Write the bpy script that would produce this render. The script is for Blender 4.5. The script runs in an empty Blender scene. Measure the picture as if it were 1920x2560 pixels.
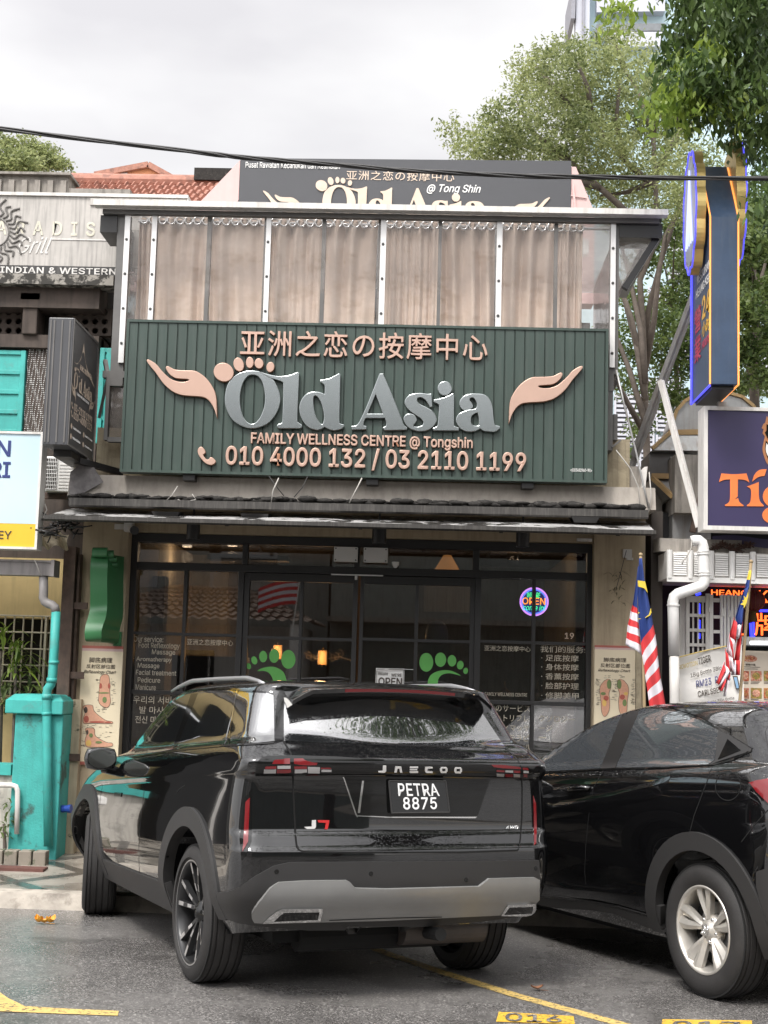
import bpy, bmesh, math, random, os
from math import sin, cos, pi, radians, atan2, sqrt, floor
from mathutils import Vector, Matrix
from mathutils.bvhtree import BVHTree
S = bpy.context.scene
COL = S.collection
rnd = random.Random(7)

# ------------------------------------------------------------------ camera
W, H = 1920, 2560                     # the photograph's own pixel frame, used to read positions off it
FPX = 3550.0
CAMH = 1.69
PITCH, ROLL, YAW = radians(6.62), radians(1.6), radians(1.8)
fwd = Vector((-sin(YAW)*cos(PITCH), cos(YAW)*cos(PITCH), sin(PITCH)))
rgt0 = Vector((cos(YAW), sin(YAW), 0)); up0 = rgt0.cross(fwd)
RGT = rgt0*cos(ROLL) + up0*sin(ROLL); UP = up0*cos(ROLL) - rgt0*sin(ROLL)
CAM = Vector((0, 0, CAMH))
cam = bpy.data.objects.new('camera', bpy.data.cameras.new('camera')); COL.objects.link(cam)
m3 = Matrix((RGT, UP, -fwd)).transposed()
cam.matrix_world = Matrix.Translation(CAM) @ m3.to_4x4()
cam.data.sensor_fit = 'VERTICAL'; cam.data.sensor_height = 36; cam.data.lens = FPX/H*36
cam.data.clip_start = .05; cam.data.clip_end = 2000
S.camera = cam

# ------------------------------------------------------------------ world, sun, exposure
w = bpy.data.worlds.new('World'); S.world = w; w.use_nodes = True
nt = w.node_tree; nt.nodes.clear()
def N(nt, t, **kw):
    n = nt.nodes.new(t)
    for k, v in kw.items(): setattr(n, k, v)
    return n
out = N(nt, 'ShaderNodeOutputWorld'); bg = N(nt, 'ShaderNodeBackground')
sky = N(nt, 'ShaderNodeTexSky', sky_type='NISHITA', sun_disc=False)
SUN_EL, SUN_AZ = radians(54), radians(206)
sky.sun_elevation = SUN_EL; sky.sun_rotation = SUN_AZ
tc = N(nt, 'ShaderNodeTexCoord'); sep = N(nt, 'ShaderNodeSeparateXYZ')
nt.links.new(tc.outputs['Generated'], sep.inputs[0])
mp = N(nt, 'ShaderNodeMapping'); mp.inputs['Scale'].default_value = (1.6, 1.6, 4.2)
nt.links.new(tc.outputs['Generated'], mp.inputs[0])
nz = N(nt, 'ShaderNodeTexNoise'); nz.inputs['Scale'].default_value = 2.3; nz.inputs['Detail'].default_value = 5; nz.inputs['Roughness'].default_value = .45
nt.links.new(mp.outputs[0], nz.inputs['Vector'])
cr = N(nt, 'ShaderNodeValToRGB')
cr.color_ramp.elements[0].position = .34; cr.color_ramp.elements[0].color = (.76, .745, .765, 1)
cr.color_ramp.elements[1].position = .62; cr.color_ramp.elements[1].color = (1.0, .99, .985, 1)
nt.links.new(nz.outputs['Fac'], cr.inputs[0])
# thin overcast: brighter towards the veiled sun high behind the camera, dimmer ahead
SD = Vector((-.30, -.62, .95)).normalized()
dt = N(nt, 'ShaderNodeVectorMath', operation='DOT_PRODUCT'); dt.inputs[1].default_value = SD; nt.links.new(tc.outputs['Generated'], dt.inputs[0])
mr = N(nt, 'ShaderNodeValToRGB'); e = mr.color_ramp.elements
e[0].position = .22; e[0].color = (.163, .162, .164, 1); e[1].position = 1; e[1].color = (1, 1, 1, 1)
for p_, v_ in ((.45, .196), (.74, .27), (.90, .50)): x_ = e.new(p_); x_.color = (v_, v_, v_, 1)
ma = N(nt, 'ShaderNodeMath', operation='MULTIPLY_ADD'); ma.inputs[1].default_value = .5; ma.inputs[2].default_value = .5; nt.links.new(dt.outputs['Value'], ma.inputs[0]); nt.links.new(ma.outputs[0], mr.inputs[0])
sc_ = N(nt, 'ShaderNodeMath', operation='MULTIPLY'); sc_.inputs[1].default_value = 30; nt.links.new(mr.outputs[0], sc_.inputs[0]); mr = sc_
vm = N(nt, 'ShaderNodeVectorMath', operation='SCALE')
nt.links.new(cr.outputs[0], vm.inputs[0]); nt.links.new(mr.outputs[0], vm.inputs['Scale'])
mx = N(nt, 'ShaderNodeMix', data_type='RGBA'); mx.inputs[0].default_value = .95
nt.links.new(sky.outputs[0], mx.inputs[6]); nt.links.new(vm.outputs[0], mx.inputs[7])
nt.links.new(mx.outputs[2], bg.inputs['Color']); bg.inputs['Strength'].default_value = .10
nt.links.new(bg.outputs[0], out.inputs[0])
sl = bpy.data.lights.new('sun', 'SUN'); sl.energy = 1.5; sl.angle = radians(14); sl.color = (1, .96, .9)
so = bpy.data.objects.new('sun', sl); COL.objects.link(so)
# towards the scene from behind and above the camera, a little to the left
sd = SD
so.rotation_euler = sd.to_track_quat('Z', 'Y').to_euler()
S.view_settings.view_transform = 'Standard'; S.view_settings.look = 'None'
S.view_settings.exposure = 0.93; S.view_settings.gamma = 1
S.cycles.max_bounces = 8; S.cycles.transparent_max_bounces = 16; S.cycles.caustics_reflective = False; S.cycles.caustics_refractive = False
S.cycles.sample_clamp_indirect = 6

# ------------------------------------------------------------------ reading the photograph
def ray(px, py):
    return fwd + RGT*((px - W/2)/FPX) - UP*((py - H/2)/FPX)
def P(px, py, Y):
    d = ray(px, py); return CAM + d*(Y/d.y)
def PX(px, py, X):
    d = ray(px, py); return CAM + d*(X/d.x)
def PZ(px, py, z):
    d = ray(px, py); return CAM + d*((z - CAMH)/d.z)
def zc(ox, oy, s):
    return lambda *pts: [((ox + p[0]/s, oy + p[1]/s) + tuple(p[2:])) for p in pts]

# ------------------------------------------------------------------ materials
MATS = {}
def pm(name, col, rough=.6, metal=0, var=.15, vs=5, bump=0, bs=60, streak=0, scol=(.03, .027, .024), sscale=(9, 9, .7),
       spot=0, spcol=(.03, .028, .025), sps=9, spec=.5, coat=0, emit=None, est=0, alpha=1, rvar=0, obj=False, trans=0, spt=(.52, .62)):
    m = bpy.data.materials.new(name); m.use_nodes = True; nt = m.node_tree; b = nt.nodes['Principled BSDF']
    L = nt.links.new
    c = (col[0], col[1], col[2], 1)
    b.inputs['Roughness'].default_value = rough; b.inputs['Metallic'].default_value = metal
    b.inputs['Specular IOR Level'].default_value = spec; b.inputs['Coat Weight'].default_value = coat
    b.inputs['Coat Roughness'].default_value = .04
    b.inputs['Alpha'].default_value = alpha
    b.inputs['Transmission Weight'].default_value = trans
    if emit:
        b.inputs['Emission Color'].default_value = (*emit, 1); b.inputs['Emission Strength'].default_value = est
    if obj:
        t = N(nt, 'ShaderNodeTexCoord'); co = t.outputs['Object']
    else:
        t = N(nt, 'ShaderNodeNewGeometry'); co = t.outputs['Position']
    cur = None
    if var:
        n = N(nt, 'ShaderNodeTexNoise'); n.inputs['Scale'].default_value = vs; n.inputs['Detail'].default_value = 6; n.inputs['Roughness'].default_value = .62
        L(co, n.inputs['Vector'])
        r = N(nt, 'ShaderNodeMapRange'); r.inputs['From Min'].default_value = .25; r.inputs['From Max'].default_value = .75
        r.inputs['To Min'].default_value = 1-var; r.inputs['To Max'].default_value = 1+var
        L(n.outputs['Fac'], r.inputs['Value'])
        v = N(nt, 'ShaderNodeVectorMath', operation='SCALE'); v.inputs[0].default_value = col; L(r.outputs[0], v.inputs['Scale'])
        cur = v.outputs[0]
        if rvar:
            r2 = N(nt, 'ShaderNodeMapRange'); r2.inputs['From Min'].default_value = .3; r2.inputs['From Max'].default_value = .7
            r2.inputs['To Min'].default_value = max(.02, rough-rvar); r2.inputs['To Max'].default_value = min(1, rough+rvar)
            L(n.outputs['Fac'], r2.inputs['Value']); L(r2.outputs[0], b.inputs['Roughness'])
    def over(cur, fac, colr):
        x = N(nt, 'ShaderNodeMix', data_type='RGBA')
        if cur is None: x.inputs[6].default_value = c
        else: L(cur, x.inputs[6])
        x.inputs[7].default_value = (*colr, 1); L(fac, x.inputs[0]); return x.outputs[2]
    if streak:
        mpp = N(nt, 'ShaderNodeMapping'); mpp.inputs['Scale'].default_value = sscale; L(co, mpp.inputs[0])
        n = N(nt, 'ShaderNodeTexNoise'); n.inputs['Scale'].default_value = 2.2; n.inputs['Detail'].default_value = 5; n.inputs['Roughness'].default_value = .6; L(mpp.outputs[0], n.inputs['Vector'])
        r = N(nt, 'ShaderNodeMapRange'); r.inputs['From Min'].default_value = .47; r.inputs['From Max'].default_value = .75
        r.inputs['To Min'].default_value = 0; r.inputs['To Max'].default_value = streak; L(n.outputs['Fac'], r.inputs['Value'])
        cur = over(cur, r.outputs[0], scol)
    if spot:
        n = N(nt, 'ShaderNodeTexNoise'); n.inputs['Scale'].default_value = sps; n.inputs['Detail'].default_value = 7; n.inputs['Roughness'].default_value = .65; L(co, n.inputs['Vector'])
        r = N(nt, 'ShaderNodeMapRange'); r.inputs['From Min'].default_value = spt[0]; r.inputs['From Max'].default_value = spt[1]
        r.inputs['To Min'].default_value = 0; r.inputs['To Max'].default_value = spot; L(n.outputs['Fac'], r.inputs['Value'])
        cur = over(cur, r.outputs[0], spcol)
    if cur is None: b.inputs['Base Color'].default_value = c
    else: L(cur, b.inputs['Base Color'])
    if bump:
        n = N(nt, 'ShaderNodeTexNoise'); n.inputs['Scale'].default_value = bs; n.inputs['Detail'].default_value = 4; L(co, n.inputs['Vector'])
        bp = N(nt, 'ShaderNodeBump'); bp.inputs['Strength'].default_value = bump; bp.inputs['Distance'].default_value = .01
        L(n.outputs['Fac'], bp.inputs['Height']); L(bp.outputs[0], b.inputs['Normal'])
    MATS[name] = m
    return m
def emis(name, col, st):
    m = bpy.data.materials.new(name); m.use_nodes = True; nt = m.node_tree; b = nt.nodes['Principled BSDF']
    b.inputs['Base Color'].default_value = (*[min(1, c*.6) for c in col], 1); b.inputs['Emission Color'].default_value = (*col, 1); b.inputs['Emission Strength'].default_value = st
    return m
def glassy(name, tint=(.6, .6, .6), refl=.10, rough=.02, dirt=0, f0=1.5, dirtcol=(.55, .52, .5), bumpy=0):
    """a thin pane: tinted see-through with a fresnel mirror, optional film of dirt"""
    m = bpy.data.materials.new(name); m.use_nodes = True; nt = m.node_tree; nt.nodes.clear(); L = nt.links.new
    o = N(nt, 'ShaderNodeOutputMaterial'); t = N(nt, 'ShaderNodeBsdfTransparent'); t.inputs[0].default_value = (*tint, 1)
    g = N(nt, 'ShaderNodeBsdfGlossy'); g.inputs['Roughness'].default_value = rough
    lw = N(nt, 'ShaderNodeFresnel'); lw.inputs['IOR'].default_value = f0
    ad = N(nt, 'ShaderNodeMath', operation='ADD', use_clamp=True); ad.inputs[1].default_value = refl; L(lw.outputs[0], ad.inputs[0])
    mix = N(nt, 'ShaderNodeMixShader'); L(ad.outputs[0], mix.inputs[0]); L(t.outputs[0], mix.inputs[1]); L(g.outputs[0], mix.inputs[2])
    if bumpy:
        ge = N(nt, 'ShaderNodeNewGeometry'); n = N(nt, 'ShaderNodeTexNoise'); n.inputs['Scale'].default_value = 3.5; n.inputs['Detail'].default_value = 3
        L(ge.outputs['Position'], n.inputs['Vector']); bp = N(nt, 'ShaderNodeBump'); bp.inputs['Strength'].default_value = bumpy; bp.inputs['Distance'].default_value = .05
        L(n.outputs['Fac'], bp.inputs['Height']); L(bp.outputs[0], g.inputs['Normal'])
    last = mix.outputs[0]
    if dirt:
        d = N(nt, 'ShaderNodeBsdfDiffuse'); d.inputs[0].default_value = (*dirtcol, 1)
        ge = N(nt, 'ShaderNodeNewGeometry'); mpp = N(nt, 'ShaderNodeMapping'); mpp.inputs['Scale'].default_value = (3, 3, .8); L(ge.outputs['Position'], mpp.inputs[0])
        n = N(nt, 'ShaderNodeTexNoise'); n.inputs['Scale'].default_value = 1.7; n.inputs['Detail'].default_value = 6; L(mpp.outputs[0], n.inputs['Vector'])
        r = N(nt, 'ShaderNodeMapRange'); r.inputs['From Min'].default_value = .3; r.inputs['From Max'].default_value = .8; r.inputs['To Min'].default_value = dirt*.3; r.inputs['To Max'].default_value = dirt*1.4
        L(n.outputs['Fac'], r.inputs['Value'])
        m2 = N(nt, 'ShaderNodeMixShader'); L(r.outputs[0], m2.inputs[0]); L(last, m2.inputs[1]); L(d.outputs[0], m2.inputs[2]); last = m2.outputs[0]
    L(last, o.inputs[0]); return m
def leafmat(name, a, b_, tr=.35):
    m = bpy.data.materials.new(name); m.use_nodes = True; nt = m.node_tree; nt.nodes.clear(); L = nt.links.new
    o = N(nt, 'ShaderNodeOutputMaterial'); ge = N(nt, 'ShaderNodeNewGeometry')
    n = N(nt, 'ShaderNodeTexNoise'); n.inputs['Scale'].default_value = 1.3; n.inputs['Detail'].default_value = 3; L(ge.outputs['Position'], n.inputs['Vector'])
    ma = N(nt, 'ShaderNodeMath', operation='MULTIPLY_ADD'); L(ge.outputs['Random Per Island'], ma.inputs[0]); ma.inputs[1].default_value = .5
    L(n.outputs['Fac'], ma.inputs[2])
    r = N(nt, 'ShaderNodeValToRGB'); r.color_ramp.elements[0].position = .45; r.color_ramp.elements[0].color = (*a, 1); r.color_ramp.elements[1].position = 1.0; r.color_ramp.elements[1].color = (*b_, 1)
    L(ma.outputs[0], r.inputs[0])
    d = N(nt, 'ShaderNodeBsdfPrincipled'); d.inputs['Roughness'].default_value = .45; L(r.outputs[0], d.inputs['Base Color'])
    t = N(nt, 'ShaderNodeBsdfTranslucent'); L(r.outputs[0], t.inputs[0])
    mix = N(nt, 'ShaderNodeMixShader'); mix.inputs[0].default_value = tr; L(d.outputs[0], mix.inputs[1]); L(t.outputs[0], mix.inputs[2]); L(mix.outputs[0], o.inputs[0])
    return m

# ------------------------------------------------------------------ mesh helpers
class MB:
    def __init__(s): s.v = []; s.f = []; s.m = []; s.mi = 0
    def add(s, vs, fs):
        k = len(s.v); s.v += [tuple(p) for p in vs]; s.f += [[i+k for i in f] for f in fs]; s.m += [s.mi]*len(fs); return s
    def box(s, x0, x1, y0, y1, z0, z1):
        v = [(x, y, z) for z in (z0, z1) for y in (y0, y1) for x in (x0, x1)]
        return s.add(v, [(0, 2, 3, 1), (4, 5, 7, 6), (0, 1, 5, 4), (2, 6, 7, 3), (0, 4, 6, 2), (1, 3, 7, 5)])
    def hexa(s, v):      # 8 corners, bottom ring then top ring, counter-clockwise from above
        return s.add(v, [(3, 2, 1, 0), (4, 5, 6, 7), (0, 1, 5, 4), (1, 2, 6, 5), (2, 3, 7, 6), (3, 0, 4, 7)])
    def bar(s, a, b, w, h=None, up=(0, 0, 1)):     # rectangular bar between two points
        a = Vector(a); b = Vector(b); d = (b-a).normalized(); u = Vector(up)
        if abs(d.dot(u)) > .98: u = Vector((0, 1, 0))
        x = d.cross(u).normalized(); y = x.cross(d); h = w if h is None else h
        v = []
        for p in (a, b): v += [p + x*i*w/2 + y*j*h/2 for i, j in ((-1, -1), (1, -1), (1, 1), (-1, 1))]
        return s.add(v, [(0, 1, 2, 3), (7, 6, 5, 4), (4, 5, 1, 0), (5, 6, 2, 1), (6, 7, 3, 2), (7, 4, 0, 3)])
    def tube(s, pts, r, n=10, cap=True):
        pts = [Vector(p) for p in pts]; rings = []; base = len(s.v); m = len(pts)
        rr = r if isinstance(r, (list, tuple)) else [r]*m
        t0 = (pts[1]-pts[0]).normalized(); u = Vector((0, 0, 1)) if abs(t0.z) < .9 else Vector((1, 0, 0)); x = t0.cross(u).normalized()
        vs = []
        for i, p in enumerate(pts):
            t = (pts[min(i+1, m-1)] - pts[max(i-1, 0)]).normalized(); x = (x - t*x.dot(t)).normalized(); y = t.cross(x)
            vs += [p + (x*cos(2*pi*k/n) + y*sin(2*pi*k/n))*rr[i] for k in range(n)]
        fs = [(i*n+k, i*n+(k+1) % n, (i+1)*n+(k+1) % n, (i+1)*n+k) for i in range(m-1) for k in range(n)]
        if cap: fs += [tuple(range(n-1, -1, -1)), tuple((m-1)*n+k for k in range(n))]
        return s.add(vs, fs)
    def lathe(s, prof, o=(0, 0, 0), ax=(0, 0, 1), n=24, closed=False):   # prof: (r, h)
        o = Vector(o); a = Vector(ax).normalized(); u = Vector((1, 0, 0)) if abs(a.x) < .9 else Vector((0, 1, 0)); x = a.cross(u).normalized(); y = a.cross(x)
        vs = [o + a*h + (x*cos(2*pi*k/n) + y*sin(2*pi*k/n))*r for r, h in prof for k in range(n)]
        m = len(prof); fs = [(i*n+k, i*n+(k+1) % n, (i+1)*n+(k+1) % n, (i+1)*n+k) for i in range(m-1) for k in range(n)]
        if closed: fs += [((m-1)*n+k, (m-1)*n+(k+1) % n, (k+1) % n, k) for k in range(n)]
        return s.add(vs, fs)
    def ball(s, c, r, n=12, m=8):
        c = Vector(c); r = Vector(r) if hasattr(r, '__len__') else Vector((r, r, r)); vs = []
        for i in range(m+1):
            th = pi*i/m
            vs += [c + Vector((r.x*sin(th)*cos(2*pi*k/n), r.y*sin(th)*sin(2*pi*k/n), r.z*cos(th))) for k in range(n)]
        return s.add(vs, [(i*n+k, (i+1)*n+k, (i+1)*n+(k+1) % n, i*n+(k+1) % n) for i in range(m) for k in range(n)])
    def grid(s, fn, nu, nv):
        vs = [fn(i/nu, j/nv) for j in range(nv+1) for i in range(nu+1)]
        return s.add(vs, [(j*(nu+1)+i, j*(nu+1)+i+1, (j+1)*(nu+1)+i+1, (j+1)*(nu+1)+i) for j in range(nv) for i in range(nu)])
    def prism(s, loop, d):   # planar 3d loop extruded by the vector d
        n = len(loop); d = Vector(d); vs = [Vector(p) for p in loop] + [Vector(p)+d for p in loop]
        return s.add(vs, [tuple(range(n)), tuple(range(2*n-1, n-1, -1))] + [(i, i+n, (i+1) % n+n, (i+1) % n) for i in range(n)])
    def mesh(s, name):
        me = bpy.data.meshes.new(name); me.from_pydata(s.v, [], s.f); me.polygons.foreach_set('material_index', s.m); me.update(); return me
    def build(s, name, mat, parent=None, smooth=False, bevel=0, **kw):
        return link(name, s.mesh(name), mat, parent, smooth, bevel, **kw)
PMAT = {}
def link(name, me, mat, parent=None, smooth=False, bevel=0, local=False, label=None, cat=None, group=None, kind=None, fixn=True):
    ix = [p.material_index for p in me.polygons] if isinstance(mat, (list, tuple)) else None
    me.materials.clear()
    for m in (mat if isinstance(mat, (list, tuple)) else [mat]): me.materials.append(m)
    if ix: me.polygons.foreach_set('material_index', ix)
    if fixn and len(me.polygons) < 60000:
        bm = bmesh.new(); bm.from_mesh(me); bmesh.ops.remove_doubles(bm, verts=bm.verts, dist=1e-5); bmesh.ops.recalc_face_normals(bm, faces=bm.faces); bm.to_mesh(me); bm.free()
    if smooth: me.polygons.foreach_set('use_smooth', [True]*len(me.polygons))
    o = bpy.data.objects.new(name, me)
    if parent is None:
        xs = [v.co for v in me.vertices]
        if xs:
            c = Vector(((min(p.x for p in xs)+max(p.x for p in xs))/2, (min(p.y for p in xs)+max(p.y for p in xs))/2, min(p.z for p in xs)))
            me.transform(Matrix.Translation(-c)); o.location = c
            PMAT[o.name] = Matrix.Translation(c)
    COL.objects.link(o)
    if parent is not None:
        o.parent = parent
        if not local: o.matrix_parent_inverse = PMAT[parent.name].inverted()
        PMAT[o.name] = Matrix.Identity(4)
    if parent is None: PMAT[o.name] = Matrix.Translation(o.location)
    if bevel:
        b = o.modifiers.new('bevel', 'BEVEL'); b.width = bevel; b.segments = 2; b.limit_method = 'ANGLE'; b.angle_limit = radians(40)
    tag(o, label, cat, group, kind); return o
def tag(o, label=None, cat=None, group=None, kind=None):
    for k, v in (('label', label), ('category', cat), ('group', group), ('kind', kind)):
        if v: o[k] = v
    return o
def thing(name, label, cat, loc, group=None, mat=None):
    o = bpy.data.objects.new(name, None); COL.objects.link(o); o.empty_display_size = .2
    if mat is not None: o.matrix_world = mat; PMAT[o.name] = mat.copy()
    else: o.location = loc; PMAT[o.name] = Matrix.Translation(Vector(loc))
    return tag(o, label, cat, group)
def struct(name, mb, mat, **kw): return mb.build(name, mat, kind='structure', **kw)

# ------------------------------------------------------------------ outlines and lettering
def smooth_loop(pts, n=6):
    """closed Catmull-Rom through pts; a third entry marks a corner"""
    out = []; m = len(pts)
    for i in range(m):
        p0, p1, p2, p3 = pts[i-1], pts[i], pts[(i+1) % m], pts[(i+2) % m]
        a = Vector(p0[:2]); b = Vector(p1[:2]); c = Vector(p2[:2]); d = Vector(p3[:2])
        if len(p1) > 2: a = b - (c-b)
        if len(p2) > 2: d = c + (c-b)
        for k in range(n):
            t = k/n; t2 = t*t; t3 = t2*t
            out.append(tuple(.5*((2*b) + (c-a)*t + (2*a-5*b+4*c-d)*t2 + (3*b-a-3*c+d)*t3)))
    return out
def ell(cx, cy, rx, ry, rot=0, n=28):
    c, s_ = cos(radians(rot)), sin(radians(rot))
    return [(cx + rx*cos(t)*c - ry*sin(t)*s_, cy + rx*cos(t)*s_ + ry*sin(t)*c) for t in (2*pi*i/n for i in range(n))]
def flat(loops, extrude=0, bevel=0):
    """filled 2d outlines (with holes) as a mesh in the xy plane, thickness along z"""
    cu = bpy.data.curves.new('outline', 'CURVE'); cu.dimensions = '2D'; cu.fill_mode = 'BOTH' if True else 'FRONT'; cu.extrude = extrude; cu.bevel_depth = bevel; cu.bevel_resolution = 1
    for lp in loops:
        sp = cu.splines.new('POLY'); sp.points.add(len(lp)-1); sp.use_cyclic_u = True
        for i, p in enumerate(lp): sp.points[i].co = (p[0], p[1], 0, 1)
    o = bpy.data.objects.new('outline', cu); me = bpy.data.meshes.new_from_object(o)
    bpy.data.objects.remove(o); bpy.data.curves.remove(cu); return me
_F = {}
def font(n):
    if n not in _F:
        try: _F[n] = bpy.data.fonts.load(os.path.join(bpy.utils.system_resource('DATAFILES'), 'fonts', n))
        except Exception: _F[n] = None
    return _F[n]
def txt(s, bold=0, shear=0, extrude=0, fnt=None, sp=1, line=1, align='LEFT', bevel=0):
    cu = bpy.data.curves.new('lettering', 'FONT'); cu.body = s; cu.bevel_depth = bold*.62; cu.bevel_resolution = 0; cu.shear = shear; cu.extrude = extrude; cu.space_character = sp; cu.space_line = line; cu.align_x = align; cu.resolution_u = 4
    if fnt is None and s.isascii(): fnt = 'Inter.woff2'
    if fnt and font(fnt): cu.font = font(fnt); cu.bevel_depth = max(0, bold)*.55
    o = bpy.data.objects.new('lettering', cu); me = bpy.data.meshes.new_from_object(o)
    bpy.data.objects.remove(o); bpy.data.curves.remove(cu)
    zm = max((abs(v.co.z) for v in me.vertices), default=0)
    if zm and bold > 0:       # weight comes from a flattened bevel; flat lettering keeps only its front
        if not extrude:
            bm = bmesh.new(); bm.from_mesh(me); bmesh.ops.delete(bm, geom=[f for f in bm.faces if f.calc_center_median().z < -1e-6 or f.normal.z < -.99], context='FACES'); bm.to_mesh(me); bm.free()
        k = (extrude or .0012)/zm
        for v in me.vertices: v.co.z *= k
    return me
def bbox2(me):
    xs = [v.co.x for v in me.vertices]; ys = [v.co.y for v in me.vertices]; return min(xs), min(ys), max(xs), max(ys)
def join(meshes):
    bm = bmesh.new()
    for m in meshes: bm.from_mesh(m)
    me = bpy.data.meshes.new('joined'); bm.to_mesh(me); bm.free(); return me
def onto(me, fn):
    """map mesh coordinates with fn(x, y, z) -> point"""
    for v in me.vertices: v.co = fn(v.co.x, v.co.y, v.co.z)
    return me
def fit_px(me, rect, Y, keep=None, depth=1.0):
    """fit flat xy mesh into a pixel rectangle (x0,y0,x1,y1) read off the photo, standing on the vertical plane at Y"""
    a, b, c, d = bbox2(me); x0, y0, x1, y1 = rect
    A = P(x0, (y0+y1)/2, Y); B = P(x1, (y0+y1)/2, Y); T = P((x0+x1)/2, y0, Y); Bo = P((x0+x1)/2, y1, Y)
    sx = (B.x-A.x)/(c-a); sz = (T.z-Bo.z)/(d-b)
    if keep: sx = min(sx, sz*keep)
    return onto(me, lambda x, y, z: (A.x + (x-a)*sx, Y - z*depth, Bo.z + (y-b)*sz))
def px_shape(loops, Y, extrude=.01, bevel=0, org=None):
    """pixel outlines -> solid standing on plane Y, thickness towards the street"""
    L2 = [[(P(p[0], p[1], Y).x, P(p[0], p[1], Y).z) for p in lp] for lp in loops]
    me = flat(L2, extrude/2, bevel)
    return onto(me, lambda x, y, z: (x, Y - extrude/2 - z, y))
def rect_px(px0, py0, px1, py1, Y):
    my = (py0+py1)/2; mx_ = (px0+px1)/2
    return P(px0, my, Y).x, P(px1, my, Y).x, P(mx_, py1, Y).z, P(mx_, py0, Y).z
def bxp(mb, px0, py0, px1, py1, Y, depth):
    x0, x1, z0, z1 = rect_px(px0, py0, px1, py1, Y); return mb.box(x0, x1, Y, Y+depth, z0, z1)
# ------------------------------------------------------------------ palette
M_wall = pm('beige_render', (.43, .35, .24), .85, var=.12, streak=.35, scol=(.12, .09, .06), bump=.15, bs=40)
M_wall2 = pm('stained_cream_render', (.46, .39, .27), .85, var=.2, streak=.6, scol=(.12, .10, .07), spot=.4, sps=6, spcol=(.16, .13, .09), bump=.2)
M_conc = pm('weathered_concrete', (.30, .275, .245), .9, var=.25, streak=.75, scol=(.05, .045, .04), sscale=(7, 7, .8), bump=.3, bs=30)
M_ledge = pm('painted_ledge', (.36, .325, .285), .85, var=.15, streak=.3, scol=(.1, .09, .08), bump=.1)
M_black = pm('black_powder_coat', (.012, .011, .011), .42, var=.1)
M_dark = pm('dark_interior_paint', (.060, .050, .043), .8)
M_darkgrime = pm('mossy_black_grime', (.022, .020, .018), .9, var=.5, vs=30, spot=.5, sps=25, spcol=(.16, .15, .13), spt=(.60, .68), bump=.6, bs=50)
M_fascia = pm('dirty_grey_gutter', (.036, .033, .030), .7, var=.3, streak=.6, scol=(.12, .11, .10), sscale=(30, 6, 2.5), bump=.1)
M_awntop = pm('wet_awning_sheet', (.55, .54, .53), .25, var=.12, spot=.96, sps=3.2, spcol=(.02, .018, .016), spt=(.50, .54), bump=.1)
M_green = pm('dark_green_cladding', (.034, .056, .046), .42, var=.16, vs=2.2, streak=.4, scol=(.085, .10, .09), sscale=(11, 11, .8))
M_rose = pm('rose_gold_sheet', (.50, .335, .265), .38, metal=.35, var=.06)
M_roseside = pm('rose_gold_return', (.36, .17, .10), .5, metal=.3)
M_steel = pm('polished_letter_steel', (.33, .355, .36), .22, metal=1, var=.0)
M_rim = pm('letter_return_steel', (.42, .44, .42), .3, metal=.8)
M_white = pm('white_paint', (.76, .75, .73), .5, var=.05)
M_whitedirty = pm('stained_white_paint', (.66, .64, .61), .6, var=.1, streak=.45, scol=(.25, .22, .19))
M_whiteplas = pm('white_plastic', (.70, .69, .67), .38, var=.04)
M_galv = pm('galvanised_sheet', (.42, .42, .415), .42, metal=.55, var=.2, streak=.5, scol=(.20, .13, .07))
M_alu = pm('aluminium_strip', (.68, .67, .66), .42, metal=.3, var=.1)
M_bolt = pm('bolt_heads', (.05, .05, .05), .5)
M_greyframe = pm('grey_frame_paint', (.12, .115, .11), .5, var=.2)
M_curtain = pm('taupe_curtain', (.63, .515, .44), .8, var=.06, bump=.05, bs=300)
M_pvc = glassy('clear_vinyl_sheet', tint=(.93, .91, .89), refl=.015, rough=.10, dirt=.11, f0=1.4, dirtcol=(.62, .56, .52), bumpy=.5)
M_glass = glassy('shop_window_glass', tint=(.46, .44, .42), refl=.075, rough=.012, f0=1.5)
M_polyc = pm('translucent_roof_sheet', (.8, .8, .8), .5, trans=0, alpha=.45)
M_teal = pm('turquoise_paint', (.05, .38, .345), .55, var=.18, streak=.35, scol=(.03, .20, .185), spot=.45, sps=9, spcol=(.10, .24, .22), spt=(.56, .66), bump=.1)
M_tealmould = pm('mouldy_turquoise_paint', (.05, .36, .33), .65, var=.2, streak=.4, scol=(.04, .20, .18), spot=.8, sps=3.5, spcol=(.045, .05, .04), spt=(.56, .64), bump=.3)
M_rust = pm('rusty_steel', (.085, .055, .042), .8, var=.45, vs=12, streak=.5, scol=(.03, .024, .02))
M_brownbeam = pm('sooty_brown_beam', (.075, .058, .048), .85, var=.35, streak=.55, scol=(.02, .017, .015))
M_yellow = pm('yellow_render', (.55, .42, .20), .85, var=.12, streak=.35, scol=(.22, .17, .09))
M_tile = pm('terracotta_roof_tiles', (.35, .165, .12), .75, var=.3, vs=9, spot=.5, sps=7, spcol=(.10, .06, .05))
M_orange = pm('orange_gable', (.74, .33, .17), .8)
M_pink = pm('pale_pink_panel', (.62, .43, .41), .6, var=.06, streak=.2, scol=(.4, .3, .28))
M_blackpanel = pm('charcoal_sign_face', (.060, .061, .067), .35, var=.05)
M_cream = pm('cream_print', (.62, .50, .40), .5)
M_poster = pm('poster_paper', (.74, .64, .46), .6, var=.04, vs=2)
M_posterbar = pm('poster_red_bar', (.42, .13, .10), .6, var=.15)
M_ink = pm('poster_ink', (.06, .045, .035), .7)
M_inkred = pm('poster_red_ink', (.40, .10, .07), .7)
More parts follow.
